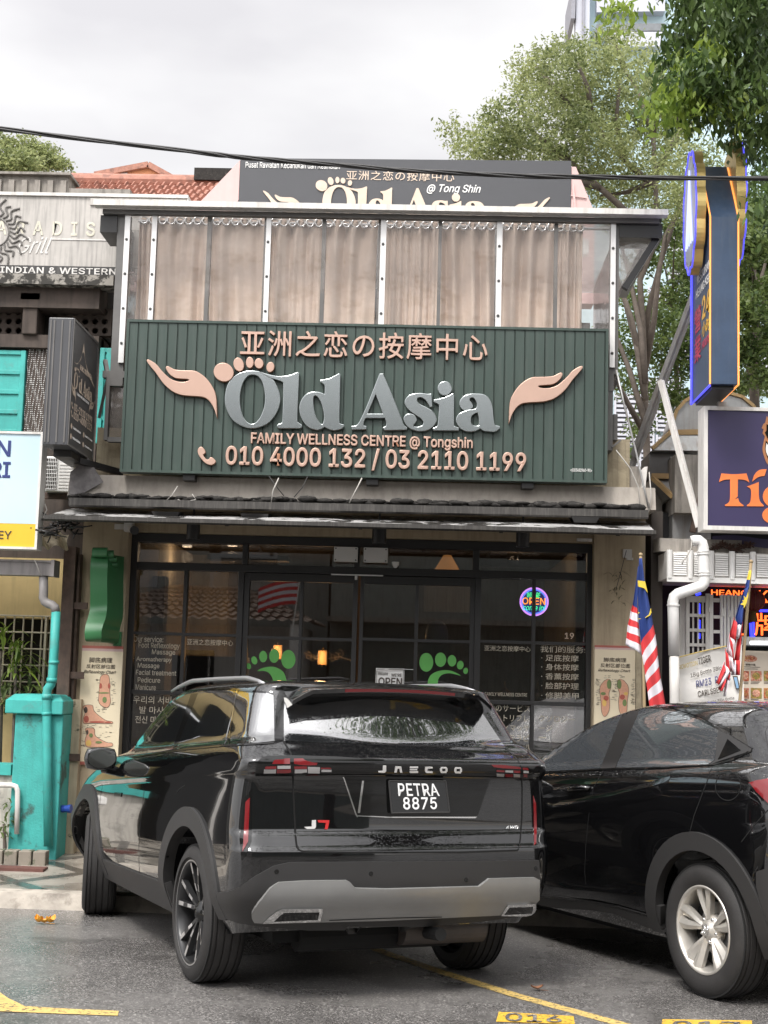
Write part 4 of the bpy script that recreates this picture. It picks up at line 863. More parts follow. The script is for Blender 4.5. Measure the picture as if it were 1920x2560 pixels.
p = P(1118, 1412, 14.8); t = thing('pendant_lamp', 'warm lit half shade inside, behind the transom right of the doors', 'lamp', tuple(p)); mb = MB(); mb.lathe([(.04, .10), (.13, -.05), (.12, -.05), (.035, .095)], tuple(p), (0, 0, 1), 20, closed=True); mb.build('shade', emis('dim_amber_shade', (1, .48, .16), .45), t); mb = MB(); mb.tube([(p.x, p.y, p.z+.1), (p.x, p.y, 3.0)], .006, 6); mb.build('cord', M_cable, t)
onwall('cabinet', 420, 1640, 600, 2100, 14.0, .5, pm('grey_cabinet', (.13, .12, .11), .6), 'grey cabinet inside behind the left window', 'cabinet')
onwall('reception_desk', 1020, 1700, 1190, 2100, 14.4, .5, pm('pale_desk', (.32, .29, .26), .5), 'pale reception desk inside behind the right glass door', 'desk')
# white bust added for a white shape mirrored in the right door
p = P(1092, 1576, 12.95); t = thing('white_proxy', 'white domed bust on a stand, standing in for a white reflection in the right glass door', 'proxy', (p.x, 12.95, p.z-.3)); mb = MB()
mb.lathe([(0, .09), (.05, .082), (.085, .05), (.10, 0), (.105, -.08), (.10, -.085), (0, -.085)], tuple(p), (0, 0, 1), 24); mb.build('head', pm('proxy_white', (.75, .75, .75), .35), t, smooth=True); mb = MB(); mb.box(p.x-.14, p.x+.10, 12.85, 13.05, .14, p.z-.09); mb.build('stand', M_brownwood, t)
# ------------------------------------------------------------------ posters on the pillars
z3 = zc(0, 1250, 2.592); z4 = zc(1440, 1300, 3.456)
def poster(label, z, fr, lines, draw):
    Y = 12.375; x0, x1, z0, z1 = rect_px(*fr, Y)
    t = thing('wall_poster', label, 'poster', ((x0+x1)/2, Y, z0), 'reflexology charts on the pillars')
    b = (z1-z0)*.045
    mb = MB(); mb.box(x0, x1, Y, Y+.02, z0+b*.6, z1-b); mb.build('sheet', M_poster, t)
    for q0, q1_ in ((z0, z0+b*.6), (z1-b*.5, z1)): mb = MB(); mb.box(x0, x1, Y-.004, Y+.02, q0, q1_); mb.build('red_bar', M_posterbar, t)
    mb = MB(); mb.box(x0+.002, x1-.002, Y-.001, Y+.02, z1-b, z1-b*.5); mb.build('pink_band', M_pink, t)
    for s, r, bo, sh in lines:
        link('chart_lettering', fit_px(txt(s, bold=bo, shear=sh), R(z, *r), Y-.003, 1.6), M_ink, t)
    r = random.Random(4); mb = MB()
    for (a, bb, c2, d, n) in draw.get('notes', ()):
        for k in range(n):
            (px, py), = z((r.uniform(a, c2), r.uniform(bb, d))); p = P(px, py, Y-.002); wv = r.uniform(.004, .014)
            mb.box(p.x-wv, p.x+wv, Y-.0025, Y-.0005, p.z-.0011, p.z+.0011)
    mb.build('chart_notes', M_ink, t)
    for nm, pts, m in draw['shapes']:
        link(nm, px_shape([z(*smooth_loop(pts, 4))], Y-.001*(1 if m is M_inkflesh else 3), .002), m, t)
        if m is M_inkflesh:
            mb = MB(); lp = z(*smooth_loop(pts, 4)); q = [P(x, y, Y-.003) for x, y in lp]; mb.tube(q+[q[0]], .0016, 4, cap=False); mb.build('foot_outline', M_ink, t)
def blob(cx, cy, a, b_, rot=0): return [(x, y) for x, y in ell(cx, cy, a, b_, rot, 10)]
poster('cream reflexology chart with three side and front feet, hung on the left pillar', z3, R(z3, 513, 945, 780, 1718)[0:4],
    (('脚底病理', (578, 1020, 728, 1055), .008, 0), ('反射区部位图', (560, 1065, 745, 1092), .008, 0), ('Reflexology Chart', (543, 1103, 752, 1130), .012, .35)),
    dict(notes=((625, 1150, 640, 1330, 12), (720, 1150, 745, 1330, 26), (520, 1455, 720, 1475, 14), (528, 1490, 548, 1600, 12), (560, 1610, 715, 1650, 16), (615, 1340, 690, 1375, 12), (640, 1500, 720, 1540, 8)), shapes=(
    ('foot_drawing', [(655,1140),(705,1140),(712,1260),(716,1310),(700,1342),(670,1340),(640,1310),(641,1250),(645,1200)], M_inkflesh),
    ('foot_drawing', [(540,1335),(598,1330),(612,1370),(680,1425),(725,1435),(720,1449),(600,1446),(545,1449),(538,1420),(550,1380)], M_inkflesh),
    ('foot_drawing', [(555,1480),(610,1482),(620,1530),(690,1570),(725,1575),(720,1597),(600,1602),(560,1597),(550,1560),(560,1520)], M_inkflesh),
    ('foot_zone', blob(652, 1205, 9, 18), M_inkred), ('foot_zone', blob(707, 1205, 8, 18), M_inkred), ('foot_zone', blob(675, 1250, 34, 5), M_inkgreen), ('foot_zone', blob(678, 1295, 14, 20), M_inkgreen), ('foot_zone', blob(560, 1420, 16, 22), M_inkred), ('foot_zone', blob(630, 1438, 50, 6), M_inkred), ('foot_zone', blob(700, 1440, 20, 5), M_inkred), ('foot_zone', blob(556, 1360, 12, 20), M_ink), ('foot_zone', blob(575, 1575, 18, 20), M_inkyel), ('foot_zone', blob(590, 1525, 12, 14), M_inkgreen), ('foot_zone', blob(640, 1570, 22, 8), M_inkgreen), ('foot_zone', blob(565, 1505, 8, 16), M_ink))))
fp = [(235,1400),(250,1385),(285,1375),(303,1400),(300,1450),(285,1500),(292,1560),(285,1650),(250,1700),(222,1660),(215,1560),(205,1480),(212,1430)]
fm_ = [(660-x, y) for x, y in fp][::-1]
poster('cream reflexology chart with two foot soles, hung on the right pillar behind the dark hatchback', z4, R(z4, 158, 1085, 512, 1880),
    (('脚底病理', (238, 1190, 435, 1228), .008, 0), ('反射区部位图', (212, 1240, 466, 1275), .008, 0), ('Reflexology Chart', (190, 1288, 470, 1318), .012, .35)),
    dict(notes=((175, 1360, 205, 1600, 40), (480, 1360, 505, 1600, 40), (310, 1360, 355, 1560, 30), (250, 1340, 290, 1365, 6), (380, 1340, 420, 1365, 6)), shapes=(
    ('foot_drawing', fp, M_poster if False else M_inkflesh), ('foot_drawing', fm_, M_inkflesh),
    ('foot_zone', blob(285, 1420, 18, 40), M_inkgreen), ('foot_zone', blob(375, 1420, 18, 40), M_inkgreen), ('foot_zone', blob(235, 1500, 22, 14), M_inkgreen), ('foot_zone', blob(260, 1540, 22, 22), M_inkred), ('foot_zone', blob(400, 1530, 22, 22), M_inkred), ('foot_zone', blob(430, 1500, 18, 14), M_inkyel), ('foot_zone', blob(245, 1580, 18, 30), M_inkyel), ('foot_zone', blob(420, 1580, 18, 30), M_inkgreen))))
onwall('timber_edge', 1590, 1608, 1603, 1830, 12.36, .03, M_wall2, 'plain timber edging beside the right hand chart', 'edging')

# ------------------------------------------------------------------ green foot sign on the left pillar
def footsign():
    Yf = 11.93
    t = thing('foot_sign', 'glossy green metal foot shaped sign seen edge on, bracketed to the left pillar', 'foot sign', tuple(P(250, 1600, 12.3)))
    Lx = zc(0, 1250, 2.592)
    left = [(597,345),(590,372),(586,420),(584,500),(585,600),(583,700),(570,760),(555,810),(548,860),(552,905),(560,918)]
    right = [(705,350),(700,380),(697,430),(694,500),(694,600),(694,690),(685,760),(668,810),(658,850),(657,895),(652,920)]
    bul = [.05, .02, 0, .0, .0, .01, -.03, -.07, -.09, -.08, -.04]
    def dens(q): 
        q = [p + ('c',) if i in (0, len(q)-1) else p for i, p in enumerate(q)]; return smooth_loop(q, 5)[:5*(len(q)-1)+1]
    left, right, bul = dens(left), dens(right), [p[1] for p in dens([(i, v) for i, v in enumerate(bul)])]; n = len(left)
    mb = MB(); vs = []
    for i in range(n):
        (lx, ly), = Lx(left[i]); (rx, ry), = Lx(right[i]); a = P(lx, ly, Yf+bul[i]); b = P(rx, ry, Yf+bul[i]+.015); d = Vector((.075, .30-bul[i]*.6, 0))
        vs += [a, b, b+d, a+d]
    fs = [(i*4+j, i*4+(j+1) % 4, i*4+4+(j+1) % 4, i*4+4+j) for i in range(n-1) for j in range(4)] + [(0, 1, 2, 3), ((n-1)*4+3, (n-1)*4+2, (n-1)*4+1, (n-1)*4)]
    mb.add(vs, fs); o = mb.build('sole', M_footgreen, t, smooth=True); o.data.set_sharp_from_angle(angle=radians(40))
    for k, (px, py, r_) in enumerate(((262, 1381, .042), (277, 1385, .032), (283, 1398, .026), (285, 1411, .022), (284, 1421, .018))):
        a = P(px-30+k*3, py, Yf+.03*k); b = P(px+8, py, Yf+.05*k)
        mb = MB(); mb.tube([a, b], r_, 18); mb.build('toe', M_footgreen, t, bevel=.004)
    for py, a, bq in ((1418, 271, 297), (1597, 256, 293)):
        mb = MB(); mb.bar(P(a, py, 12.05), P(bq-8, py+8, 12.36), .035, .04); x0, x1, z0, z1 = rect_px(bq-10, py-18, bq+10, py+18, 12.37); mb.box(x0, x1, 12.37, 12.398, z0, z1); mb.build('bracket', M_footgreen, t, bevel=.004)
footsign()

# ------------------------------------------------------------------ dark projecting sign on the left
zR5 = zc(0, 300, 2.106)
Yn = 11.32; Yfar = 12.2
nx0, nx1 = P(114, 950, Yn).x, P(177, 950, Yn).x
nz1, nz0 = P(150, 794, Yn).z, P(150, 1112, Yn).z
pj = thing('projecting_sign', 'dark grey box sign projecting from the wall with thin cream lettering', 'sign', ((nx0+nx1)/2, 11.8, nz0))
mb = MB(); mb.box(nx0, nx1, Yn, Yfar, nz0, nz1); mb.build('case', M_blackpanel, pj, bevel=.006)
mb = MB()
for u in (.10, .24, .55, .86): x = nx0+(nx1-nx0)*u; mb.box(x-.006, x+.006, Yn-.006, Yn, nz0+.02, nz1-.02)
mb.build('end_rib', M_greyframe, pj)
mb = MB(); mb.box(nx1+.0005, nx1+.006, Yn, Yn+.02, nz0, nz1); mb.box(nx1+.0005, nx1+.006, Yfar-.02, Yfar, nz0, nz1); mb.box(nx1+.0005, nx1+.006, Yn+.02, Yfar-.02, nz1-.02, nz1); mb.box(nx1+.0005, nx1+.006, Yn+.02, Yfar-.02, nz0, nz0+.02); mb.build('face_frame', M_greyframe, pj)
mb = MB(); mb.bar((nx1-.06, Yfar-.3, nz0-.04), (nx1+.35, 12.4, nz0-.10), .06, .05); mb.box(nx0+.03, nx1-.03, Yn+.25, Yfar-.01, nz0-.06, nz0-.001); mb.build('bracket', M_black, pj)
FW, FH = Yfar-Yn, nz1-nz0
def onface(me, u0, v0, u1, v1, mat, name, keep=None):       # fit into the face, u from street edge to wall, v from the bottom
    a, b, c2, d = bbox2(me); sx = (u1-u0)*FW/(c2-a); sz = (v1-v0)*FH/(d-b)
    return link(name, onto(me, lambda x, y, z: (nx1+.003+z, Yn+u0*FW+(x-a)*sx, nz0+v0*FH+(y-b)*sz)), mat, pj)
onface(flat([smooth_loop([(0, 0, c), (2, .5), (4, 3), (5, 8), (5.2, 8, c), (6.5, 3.5), (9, .5), (12, -1.5), (13, -2.5, c), (9, -.3), (7, 2.2), (5.2, 5.5), (3.6, 2.6), (2, .2)], 5)]), .06, .60, .93, .88, M_cream, 'roof_curve')
onface(txt('亚洲之恋按摩中心', bold=.008), .30, .645, .80, .69, M_cream, 'characters')
em = flat([[(x, -y) for x, y in lp] for ch in 'OldAsia' for lp in LET[ch]] if False else [[(x, -y) for x, y in lp] for ch in 'Olsi' for lp in LET[ch]] + [[(x, -y) for x, y in lp] for ch in 'dAa' for lp in LET[ch]])
onface(em, .10, .46, .84, .60, M_cream, 'lettering')
onface(flat([[(x, -y) for x, y in lp] for lp in TOES]), .10, .60, .30, .645, M_cream, 'toe_mark')
onface(flat([[(x, -y) for x, y in HANDL]]), .02, .36, .20, .50, M_cream, 'hand_mark'); onface(flat([[(x, -y) for x, y in HANDR]]), .74, .36, .96, .50, M_cream, 'hand_mark')
onface(txt('FAMILY WELLNESS CENTRE', bold=.02), .24, .43, .72, .45, M_white, 'strapline')
onface(txt('03-2110 1199', bold=.012), .16, .295, .88, .355, M_cream, 'phone_number'); onface(txt('010-4000 132', bold=.012), .16, .23, .88, .29, M_cream, 'phone_number')
onface(flat([[(x, -y) for x, y in PHONE]]), .06, .30, .13, .35, M_cream, 'phone_mark'); onface(flat([[(x, -y) for x, y in PHONE]]), .06, .235, .13, .285, M_cream, 'phone_mark')
for i, (s, u, v) in enumerate((('Facial treatment', .10, .15), ('Foot Reflexology', .58, .15), ('Pedicure & Manicure', .10, .07), ('Aromatherapy', .58, .07))):
    onface(txt(s, bold=.015), u+.06, v, u+.36, v+.022, M_white, 'service_line'); onface(flat([ell(0, 0, 1, 1.4)]), u-.03, v-.01, u+.03, v+.035, M_cream, 'service_icon')

# ------------------------------------------------------------------ left neighbour
YL = 12.75
nb = thing('neighbour_shophouse', 'weathered old shophouse with turquoise shutters, yellow ground floor and sooty upper storey', 'shophouse', (-4.6, YL, .1))
xR = PLX-.02; xLn = -9.5
def nwall(py0, py1, mat, name, Y=YL, d=.3, pxr=None, px_=60):
    mb = MB(); mb.box(xLn, xR if pxr is None else P(pxr, (py0+py1)/2, Y).x, Y, Y+d, P(px_, py1, Y).z, P(px_, py0, Y).z); return mb.build(name, mat, nb)
nwall(1395, 1545, M_yellow, 'ground_wall'); nwall(1200, 1395, M_brownbeam, 'upper_wall', Y=YL+.02)
nwall(1079, 1200, M_brownbeam, 'upper_wall', Y=YL+.03); nwall(840, 1079, pm('dark_brown_render', (.07, .05, .045), .85, var=.3), 'shutter_wall', Y=YL+.04); nwall(700, 842, pm('soot_black_render', (.03, .026, .023), .9, var=.4), 'vent_wall', Y=YL+.2)
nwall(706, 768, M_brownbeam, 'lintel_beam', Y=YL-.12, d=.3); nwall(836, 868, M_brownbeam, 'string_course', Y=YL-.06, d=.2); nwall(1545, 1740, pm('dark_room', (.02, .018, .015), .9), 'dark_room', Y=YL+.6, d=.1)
nwall(1740, 2105, M_yellow, 'window_apron', Y=YL+.1)
mb = MB(); mb.box(xLn, -4.75, YL-.5, YL-.01, .02, 2.35); mb.build('dark_reflection_box', M_under, nb)  # unseen black box added to darken what the SUV's flank mirrors
for k in range(5): mb = MB(); mb.box(xLn+.3+.9*k, xLn+.36+.9*k, YL-.53, YL-.501, .1, 2.3); mb.build('reflection_post', M_whitedirty, nb)  # pale posts added to the unseen box, mirrored as lit bits
mb = MB(); mb.box(xLn, xR-.002, YL+.42, 17.5, 3.0, 5.6); mb.build('upper_block', M_brownbeam, nb)
for a, b, y0, y1 in ((-40, 60, 768, 838), (127, 279, 770, 838)):
    Y = YL+.10; step = 24.5; loops = []; x0, x1, z0, z1 = rect_px(a, y0, b, y1, Y)
    loops.append([(x0, z0), (x1, z0), (x1, z1), (x0, z1)]); ny = 3; nxx = int((b-a)/step)
    for i in range(nxx):
        for j in range(ny): 
            q = P(a + (i+.5)*step, y0 + (j+.5)*(y1-y0)/ny, Y); loops.append(ell(q.x, q.z, .030, .030, 0, 16))
    me = flat(loops, .04); link('breeze_block_vent', onto(me, lambda x, y, z: (x, Y+.04-z, y)), M_brownbeam, nb)
mb = MB(); x0, x1, z0, z1 = rect_px(60, 735, 97, 838, YL-.05); mb.box(x0, x1, YL-.10, YL+.18, z0, z1); mb.box(x0-.03, x1+.03, YL-.12, YL+.16, z1-.08, z1); mb.build('bracket_pier', M_brownbeam, nb, bevel=.01)
def shutter(a, b, y0, y1):
    x0, x1, z0, z1 = rect_px(a, y0, b, y1, YL); mb = MB(); mb.box(x0, x1, YL-.02, YL+.03, z0, z1); s = mb.build('shutter', M_teal, nb)
    m2 = MB(); t = .045
    for p in ((x0, x0+t, z0, z1), (x1-t, x1, z0, z1)): m2.box(p[0], p[1], YL-.04, YL-.021, p[2], p[3])
    z = z0
    while z < z1-.02: m2.box(x0+t, x1-t, YL-.036, YL-.021, z, z+.04); z += (z1-z0-.04)/4.001
    m2.build('shutter_rail', M_teal, s, bevel=.004)
shutter(-70, 62, 877, 1085); shutter(247, 276, 872, 1110)
mb = MB(); r = random.Random(8)
x0, x1, z0, z1 = rect_px(64, 868, 119, 1080, YL); mb.box(x0, x1, YL+.0, YL+.04, z0, z1); bw = mb.build('bead_panel', M_brownbeam, nb)
mb = MB()
for i in range(9):
    for j in range(44):
        z = z0+(z1-z0)*(j+.5)/44; x = x0+(x1-x0)*(i+.5)/9 + .007*sin(j*.5+i*1.7); mb.ball((x, YL-.004, z), .0055*(.6+.5*r.random()), 6, 4)
mb.build('bead', M_white, bw, fixn=False); bpy.data.objects
for o in nb.children:
    for ch in o.children:
        if ch.name.startswith('bead') and 'panel' not in ch.name: ch['kind'] = 'stuff'
# grille window at the ground floor
x0, x1, z0, z1 = rect_px(-60, 1539, 124, 1745, YL-.05); mb = MB()
for k in range(9): x = x0+(x1-x0)*k/8; mb.tube([(x, YL-.06, z0), (x, YL-.06, z1)], .008, 6)
for k in range(6): z = z0+(z1-z0)*k/5; mb.tube([(x0, YL-.07, z), (x1, YL-.07, z)], .008, 6)
mb.box(x1-.05, x1-.03, YL-.09, YL-.03, z0, z1); mb.box(x1+.02, x1+.045, YL-.09, YL-.03, z0, z1)
mb.build('window_grille', pm('cream_grille_paint', (.42, .37, .27), .6, var=.15), nb)
# name board of the restaurant
YP = 12.56
ps = thing('restaurant_sign', 'faded grey streaked restaurant signboard with a sun emblem and cream lettering', 'sign', (-4.2, YP, 4.9))
M_fade = pm('faded_streaked_board', (.47, .445, .415), .7, var=.1, streak=.75, scol=(.20, .19, .18), sscale=(14, 14, 1.0), spot=.15, sps=3, spcol=(.25, .24, .22))
xe = P(468, 500, YP).x; zt_ = P(200, 492, YP).z; zm_ = P(150, 665, YP).z; zl2 = P(150, 688, YP).z
mb = MB(); mb.box(xLn, xe, YP, YP+.14, zm_, zt_); mb.build('board', M_fade, ps)
mb = MB(); mb.box(xLn, xe+.01, YP-.02, YP+.15, zt_, zt_+.03); mb.box(xe, xe+.012, YP-.01, YP+.15, zm_, zt_); mb.build('edge_trim', M_whitedirty, ps)
mb = MB(); mb.box(xLn, P(292, 676, YP).x, YP-.004, YP+.14, zl2, zm_-.002); mb.build('strip_board', pm('strip_black', (.035, .034, .033), .6, streak=.4, scol=(.18, .17, .16)), ps)
link('lettering', fit_px(txt('NORTH INDIAN & WESTERN CUISINE', bold=.03, sp=1.06), (-112, 669, 430, 685), YP-.008), M_whitedirty, ps)
link('lettering', fit_px(txt('PARADISE', bold=.035, sp=1.75), (-52, 553, 281, 589), YP-.004), pm('faded_cream', (.60, .57, .47), .7, streak=.3, scol=(.4, .38, .34)), ps)
link('script', fit_px(txt('Grill', bold=.004, shear=.45), (45, 592, 130, 634), YP-.004), M_whitedirty, ps)
mb = MB(); a, b = P(128, 598, YP), P(276, 602, YP); mb.box(a.x, b.x, YP-.006, YP-.001, a.z-.006, a.z+.006); mb.build('underline', M_whitedirty, ps)
mb = MB(); cx, cy = -14, 580
def wav(pts): mb.tube([P(x, y, YP-.004) for x, y in smooth_loop([p + ('c',) if i in (0, len(pts)-1) else p for i, p in enumerate(pts)], 5)[:5*(len(pts)-1)]], .010, 6)
for k in range(14):
    a = -1.5 + k*.24; r0, r1 = 40, 78 + (k % 2)*14
    wav([(cx+r0*cos(a), cy+r0*sin(a)), (cx+(r0+13)*cos(a+.12), cy+(r0+13)*sin(a+.12)), (cx+(r0+27)*cos(a-.10), cy+(r0+27)*sin(a-.10)), (cx+r1*cos(a+.06), cy+r1*sin(a+.06))])
mb.tube([P(cx+36*cos(t), cy+36*sin(t), YP-.004) for t in (-1.6+3.2*i/24 for i in range(25))], .008, 6)
mb.build('sun_emblem', pm('faded_sun_line', (.17, .16, .15), .7), ps)
mb = MB(); mb.box(xLn, P(286, 700, YP).x, YP-.04, YP+.2, P(100, 713, YP).z, zl2-.003); mb.build('grimy_ledge', pm('speckled_ledge', (.30, .28, .25), .9, spot=.95, sps=14, spcol=(.03, .028, .025), spt=(.46, .54)), ps)
mb = MB(); x0, x1, z0, z1 = rect_px(225, 497, 466, 514, YP-.02); mb.box(x0, x1, YP-.018, YP-.001, z0, z1); mb.build('faded_strip', M_fade, ps)
# parapets, tiled roof, orange gable far behind
mb = MB(); Y = 14.6; xx = P(172, 455, Y).x; mb.box(xLn, xx, Y, Y+.3, 4.5, P(80, 436, Y).z)
for k in range(40): x = xx-.05-k*.14; mb.box(x-.03, x+.03, Y-.03, Y-.001, 4.5, P(80, 452, Y).z)
mb.box(xLn, xx+.03, Y-.06, Y+.34, P(80, 440, Y).z, P(80, 434, Y).z)
tag(mb.build('parapet_wall', M_conc), 'grey streaked ribbed concrete parapet above the faded restaurant board', 'parapet')
Y = 14.4; mb = MB(); mb.box(P(172, 480, Y).x, P(325, 480, Y).x, Y, Y+.3, 4.5, P(250, 472, Y).z); tag(mb.build('parapet_wall', M_conc), 'low mossy concrete parapet in front of the red tiled roof', 'parapet')
def tiled_roof(name, a, b, c2, d, label, rows, cols, amp=.05):
    """a,b eaves; d,c2 ridge; every tile a wave across, a step down"""
    a, b, c2, d = map(Vector, (a, b, c2, d)); nrm = (b-a).cross(d-a).normalized()
    if nrm.z < 0: nrm = -nrm
    mb = MB(); nu = cols*6; vs = []; k = 0
    for j in range(rows):
        for e in (0, 1):
            v = (j+e*.999)/rows
            for i in range(nu+1):
                u = i/nu; p = a.lerp(b, u).lerp(d.lerp(c2, u), v); h = amp*(.5+.5*cos(2*pi*u*cols)) + (amp*.9*(1-e))
                vs.append(p+nrm*h)
    fs = [(r_*(nu+1)+i, r_*(nu+1)+i+1, (r_+1)*(nu+1)+i+1, (r_+1)*(nu+1)+i) for r_ in range(rows*2-1) for i in range(nu)]
    mb.add(vs, fs); return mb
Y0, Y1 = 15.6, 19.0
zA_, zB_ = P(330, 560, Y0), P(330, 446, Y1)-Vector((0, 0, .09))
rt = thing('tiled_house', 'house roof of old red clay tiles between the faded board and the charcoal sign', 'house', (P(330, 560, Y0).x, Y0, 0))
mb = tiled_roof('r', (P(150, 555, Y0).x, Y0, zA_.z), (P(640, 560, Y0).x, Y0, zA_.z), (P(560, 446, Y1).x, Y1, zB_.z), (P(150, 446, Y1).x, Y1, zB_.z), '', 9, 22, .05); mb.build('roof', M_tile, rt, smooth=False)
mb = MB(); mb.tube([(P(150, 446, Y1).x, Y1, zB_.z+.05), (P(560, 446, Y1).x, Y1, zB_.z+.05)], .1, 10); mb.build('ridge', M_tile, rt)
mb = MB(); mb.box(P(160, 500, Y0).x, P(600, 500, Y0).x, Y0+.3, Y1+2.5, -.1, zA_.z-.02); mb.build('wall', M_wall2, rt)
mb = MB(); a = P(490, 443, Y1-.1); mb.box(a.x-.02, a.x+.5, Y1-.15, Y1+.1, a.z-.05, a.z+.12); mb.build('ridge_cap', M_darkgrime, rt)
Y = 34; og = thing('orange_building', 'plain orange building gable far behind the red tiled roof', 'building', (P(330, 440, Y).x, Y, 0))
pts = [(232, 452), (248, 440), (262, 437), (372, 419), (420, 446), (420, 470), (232, 470)]
q = [P(x, y, Y) for x, y in pts]; q[-1].z = 0; q[-2].z = 0; mb = MB(); mb.prism([(p.x, Y, p.z) for p in q], (0, 9, 0)); mb.build('wall', M_orange, og)
mb = MB(); mb.bar(q[1]+Vector((-.1, -.05, .0)), q[3]+Vector((0, -.05, .05)), .14); mb.bar(q[3]+Vector((0, -.05, .05)), q[4]+Vector((.1, -.05, .0)), .14); mb.build('fascia', M_tile, og)
mb = MB(); x0, x1, z0, z1 = rect_px(302, 432, 318, 444, Y-.05); mb.box(x0, x1, Y-.05, Y-.002, z0, z1); mb.build('vent', M_galv, og)

# air conditioner
Y = 12.35; x0, x1, z0, z1 = rect_px(113, 1141, 183, 1229, Y)
ac = thing('air_conditioner', 'white outdoor air conditioner unit on the wall under the dark projecting sign', 'air conditioner', ((x0+x1)/2, Y, z0))
mb = MB(); mb.box(x0, x1, Y, Y+.3, z0, z1); mb.build('case', M_whiteplas, ac, bevel=.01)
xm = x0+(x1-x0)*.42; mb = MB(); mb.box(x0+.01, xm, Y-.004, Y-.0005, z0+.02, z1-.02); mb.build('fan_opening', M_dark, ac)
mb = MB()
for k in range(7): x = x0+.01+(xm-x0-.01)*k/6; mb.tube([(x, Y-.012, z0+.02), (x, Y-.012, z1-.02)], .003, 5)
for k in range(9): z = z0+.02+(z1-z0-.04)*k/8; mb.tube([(x0+.01, Y-.012, z), (xm, Y-.012, z)], .003, 5)
mb.build('grille', M_whiteplas, ac)
mb = MB()
for k in range(8): z = z0+.03+(z1-z0-.08)*k/8; mb.box(xm+.02, x1-.01, Y-.005, Y-.0005, z, z+.012)
mb.build('louvre', M_whitedirty, ac)
mb = MB(); mb.bar((x0-.1, Y+.1, z0-.03), (x1+.15, Y+.1, z0-.03), .05); mb.build('shelf', M_rust, ac)

# pale blue and yellow sign
Yq = 11.75; zt_, zb_ = P(50, 1079, Yq).z, P(50, 1373, Yq).z; x1 = P(101, 1220, Yq).x; zy = P(50, 1309, Yq).z
cs = thing('money_changer_sign', 'pale blue and yellow lightbox sign with navy letters at the left edge', 'sign', (x1-.4, Yq, zb_))
M_ltblue = pm('pale_blue_face', (.52, .67, .74), .4, var=.05, vs=2)
mb = MB(); mb.box(x1-2.4, x1-.02, Yq, Yq+.14, zy, zt_-.02); mb.build('blue_face', M_ltblue, cs)
mb = MB(); mb.box(x1-2.4, x1-.02, Yq, Yq+.14, zb_+.02, zy-.0015); mb.build('yellow_face', pm('yellow_face', (.72, .46, .035), .4, var=.04), cs)
mb = MB(); mb.box(x1-2.4, x1, Yq-.012, Yq+.15, zt_-.02, zt_); mb.box(x1-2.4, x1, Yq-.012, Yq+.15, zb_, zb_+.02); mb.box(x1-.02, x1, Yq-.012, Yq+.15, zb_+.02, zt_-.02); mb.build('frame', M_whitedirty, cs)
M_navyl = pm('navy_lettering', (.02, .035, .16), .5)
link('lettering', fit_px(txt('N', bold=.03), (-8, 1101, 27, 1141), Yq-.004), M_navyl, cs); link('lettering', fit_px(txt('RI', bold=.03), (-24, 1154, 26, 1194), Yq-.004), M_navyl, cs); link('lettering', fit_px(txt('MONEY', bold=.02), (-70, 1326, 29, 1347), Yq-.004), M_ink, cs)

# gutter and downpipe, rusty stanchions, turquoise gate pier, low wall, taps
t = thing('gutter_downpipe', 'grey roof gutter with a downpipe painted turquoise below, at the left edge', 'downpipe', tuple(P(118, 2110, 11.95)))
Yg = 11.95
mb = MB(); x0, x1, z0, z1 = rect_px(-60, 1400, 131, 1438, Yg); mb.box(x0-1, x1, Yg-.05, Yg+.12, z0, z1); mb.box(x1, x1+.03, Yg-.06, Yg+.13, z0-.005, z1+.006); mb.box(x0-1, x1, Yg-.065, Yg-.051, z1-.018, z1); mb.build('gutter', pm('grey_upvc', (.22, .205, .20), .5, streak=.4), t)
def pp(*pts): return [P(x, y, Yg) for x, y in pts]
pr = .0385
mb = MB(); mb.tube(pp((109, 1436), (109, 1480), (108, 1494), (112, 1504), (120, 1509), (129, 1512), (137, 1518), (140, 1530)), pr, 16); mb.build('upper_pipe', pm('grey_upvc_pipe', (.25, .235, .23), .45, var=.12), t, smooth=True)
mb = MB(); mb.tube(pp((140, 1529), (136, 1620), (131, 1700), (127, 1712), (119, 1722), (117, 1736), (117, 1760), (119, 1900), (121, 2115)), pr, 16)
for a, b in (((135, 1652), (135, 1660)), ((130, 1695), (129, 1706)), ((117, 1735), (117, 1748)), ((117, 1780), (117, 1788))): mb.tube(pp(a, b), pr*1.13, 16)
mb.build('lower_pipe', M_teal, t, smooth=True)
for px0, px1, y0, y1, Y, l in ((150, 180, 1366, 1760, 12.25, 'thick rusty brown steel stanchion left of the beige pillar'), (186, 192, 1385, 1750, 12.3, 'thin rusty steel angle post against the beige pillar')):
    mb = MB(); x0, x1, z0, z1 = rect_px(px0, y0, px1, y1, Y); mb.box(x0, x1, Y, Y+.02, .06, z1); mb.box(x0, x0+.02, Y+.02, Y+.14, .06, z1); mb.box(x1-.02, x1, Y+.02, Y+.14, .06, z1)
    if px1-px0 > 20:
        for z in (.9, 1.6, 2.2): mb.box(x1, x1+.12, Y+.02, Y+.04, z, z+.06)
    o = mb.build('steel_stanchion', M_rust); tag(o, l, 'stanchion')
Yt = 12.0; tp = thing('gate_pier', 'turquoise painted gate pier with a chamfered cap and mould at its foot', 'pier', tuple(P(90, 2110, Yt)))
x0, x1, z0, z1 = rect_px(29, 1785, 150, 2110, Yt); mb = MB(); mb.box(x0, x1, Yt, Yt+.42, .03, z1); mb.build('shaft', M_tealmould, tp, bevel=.012)
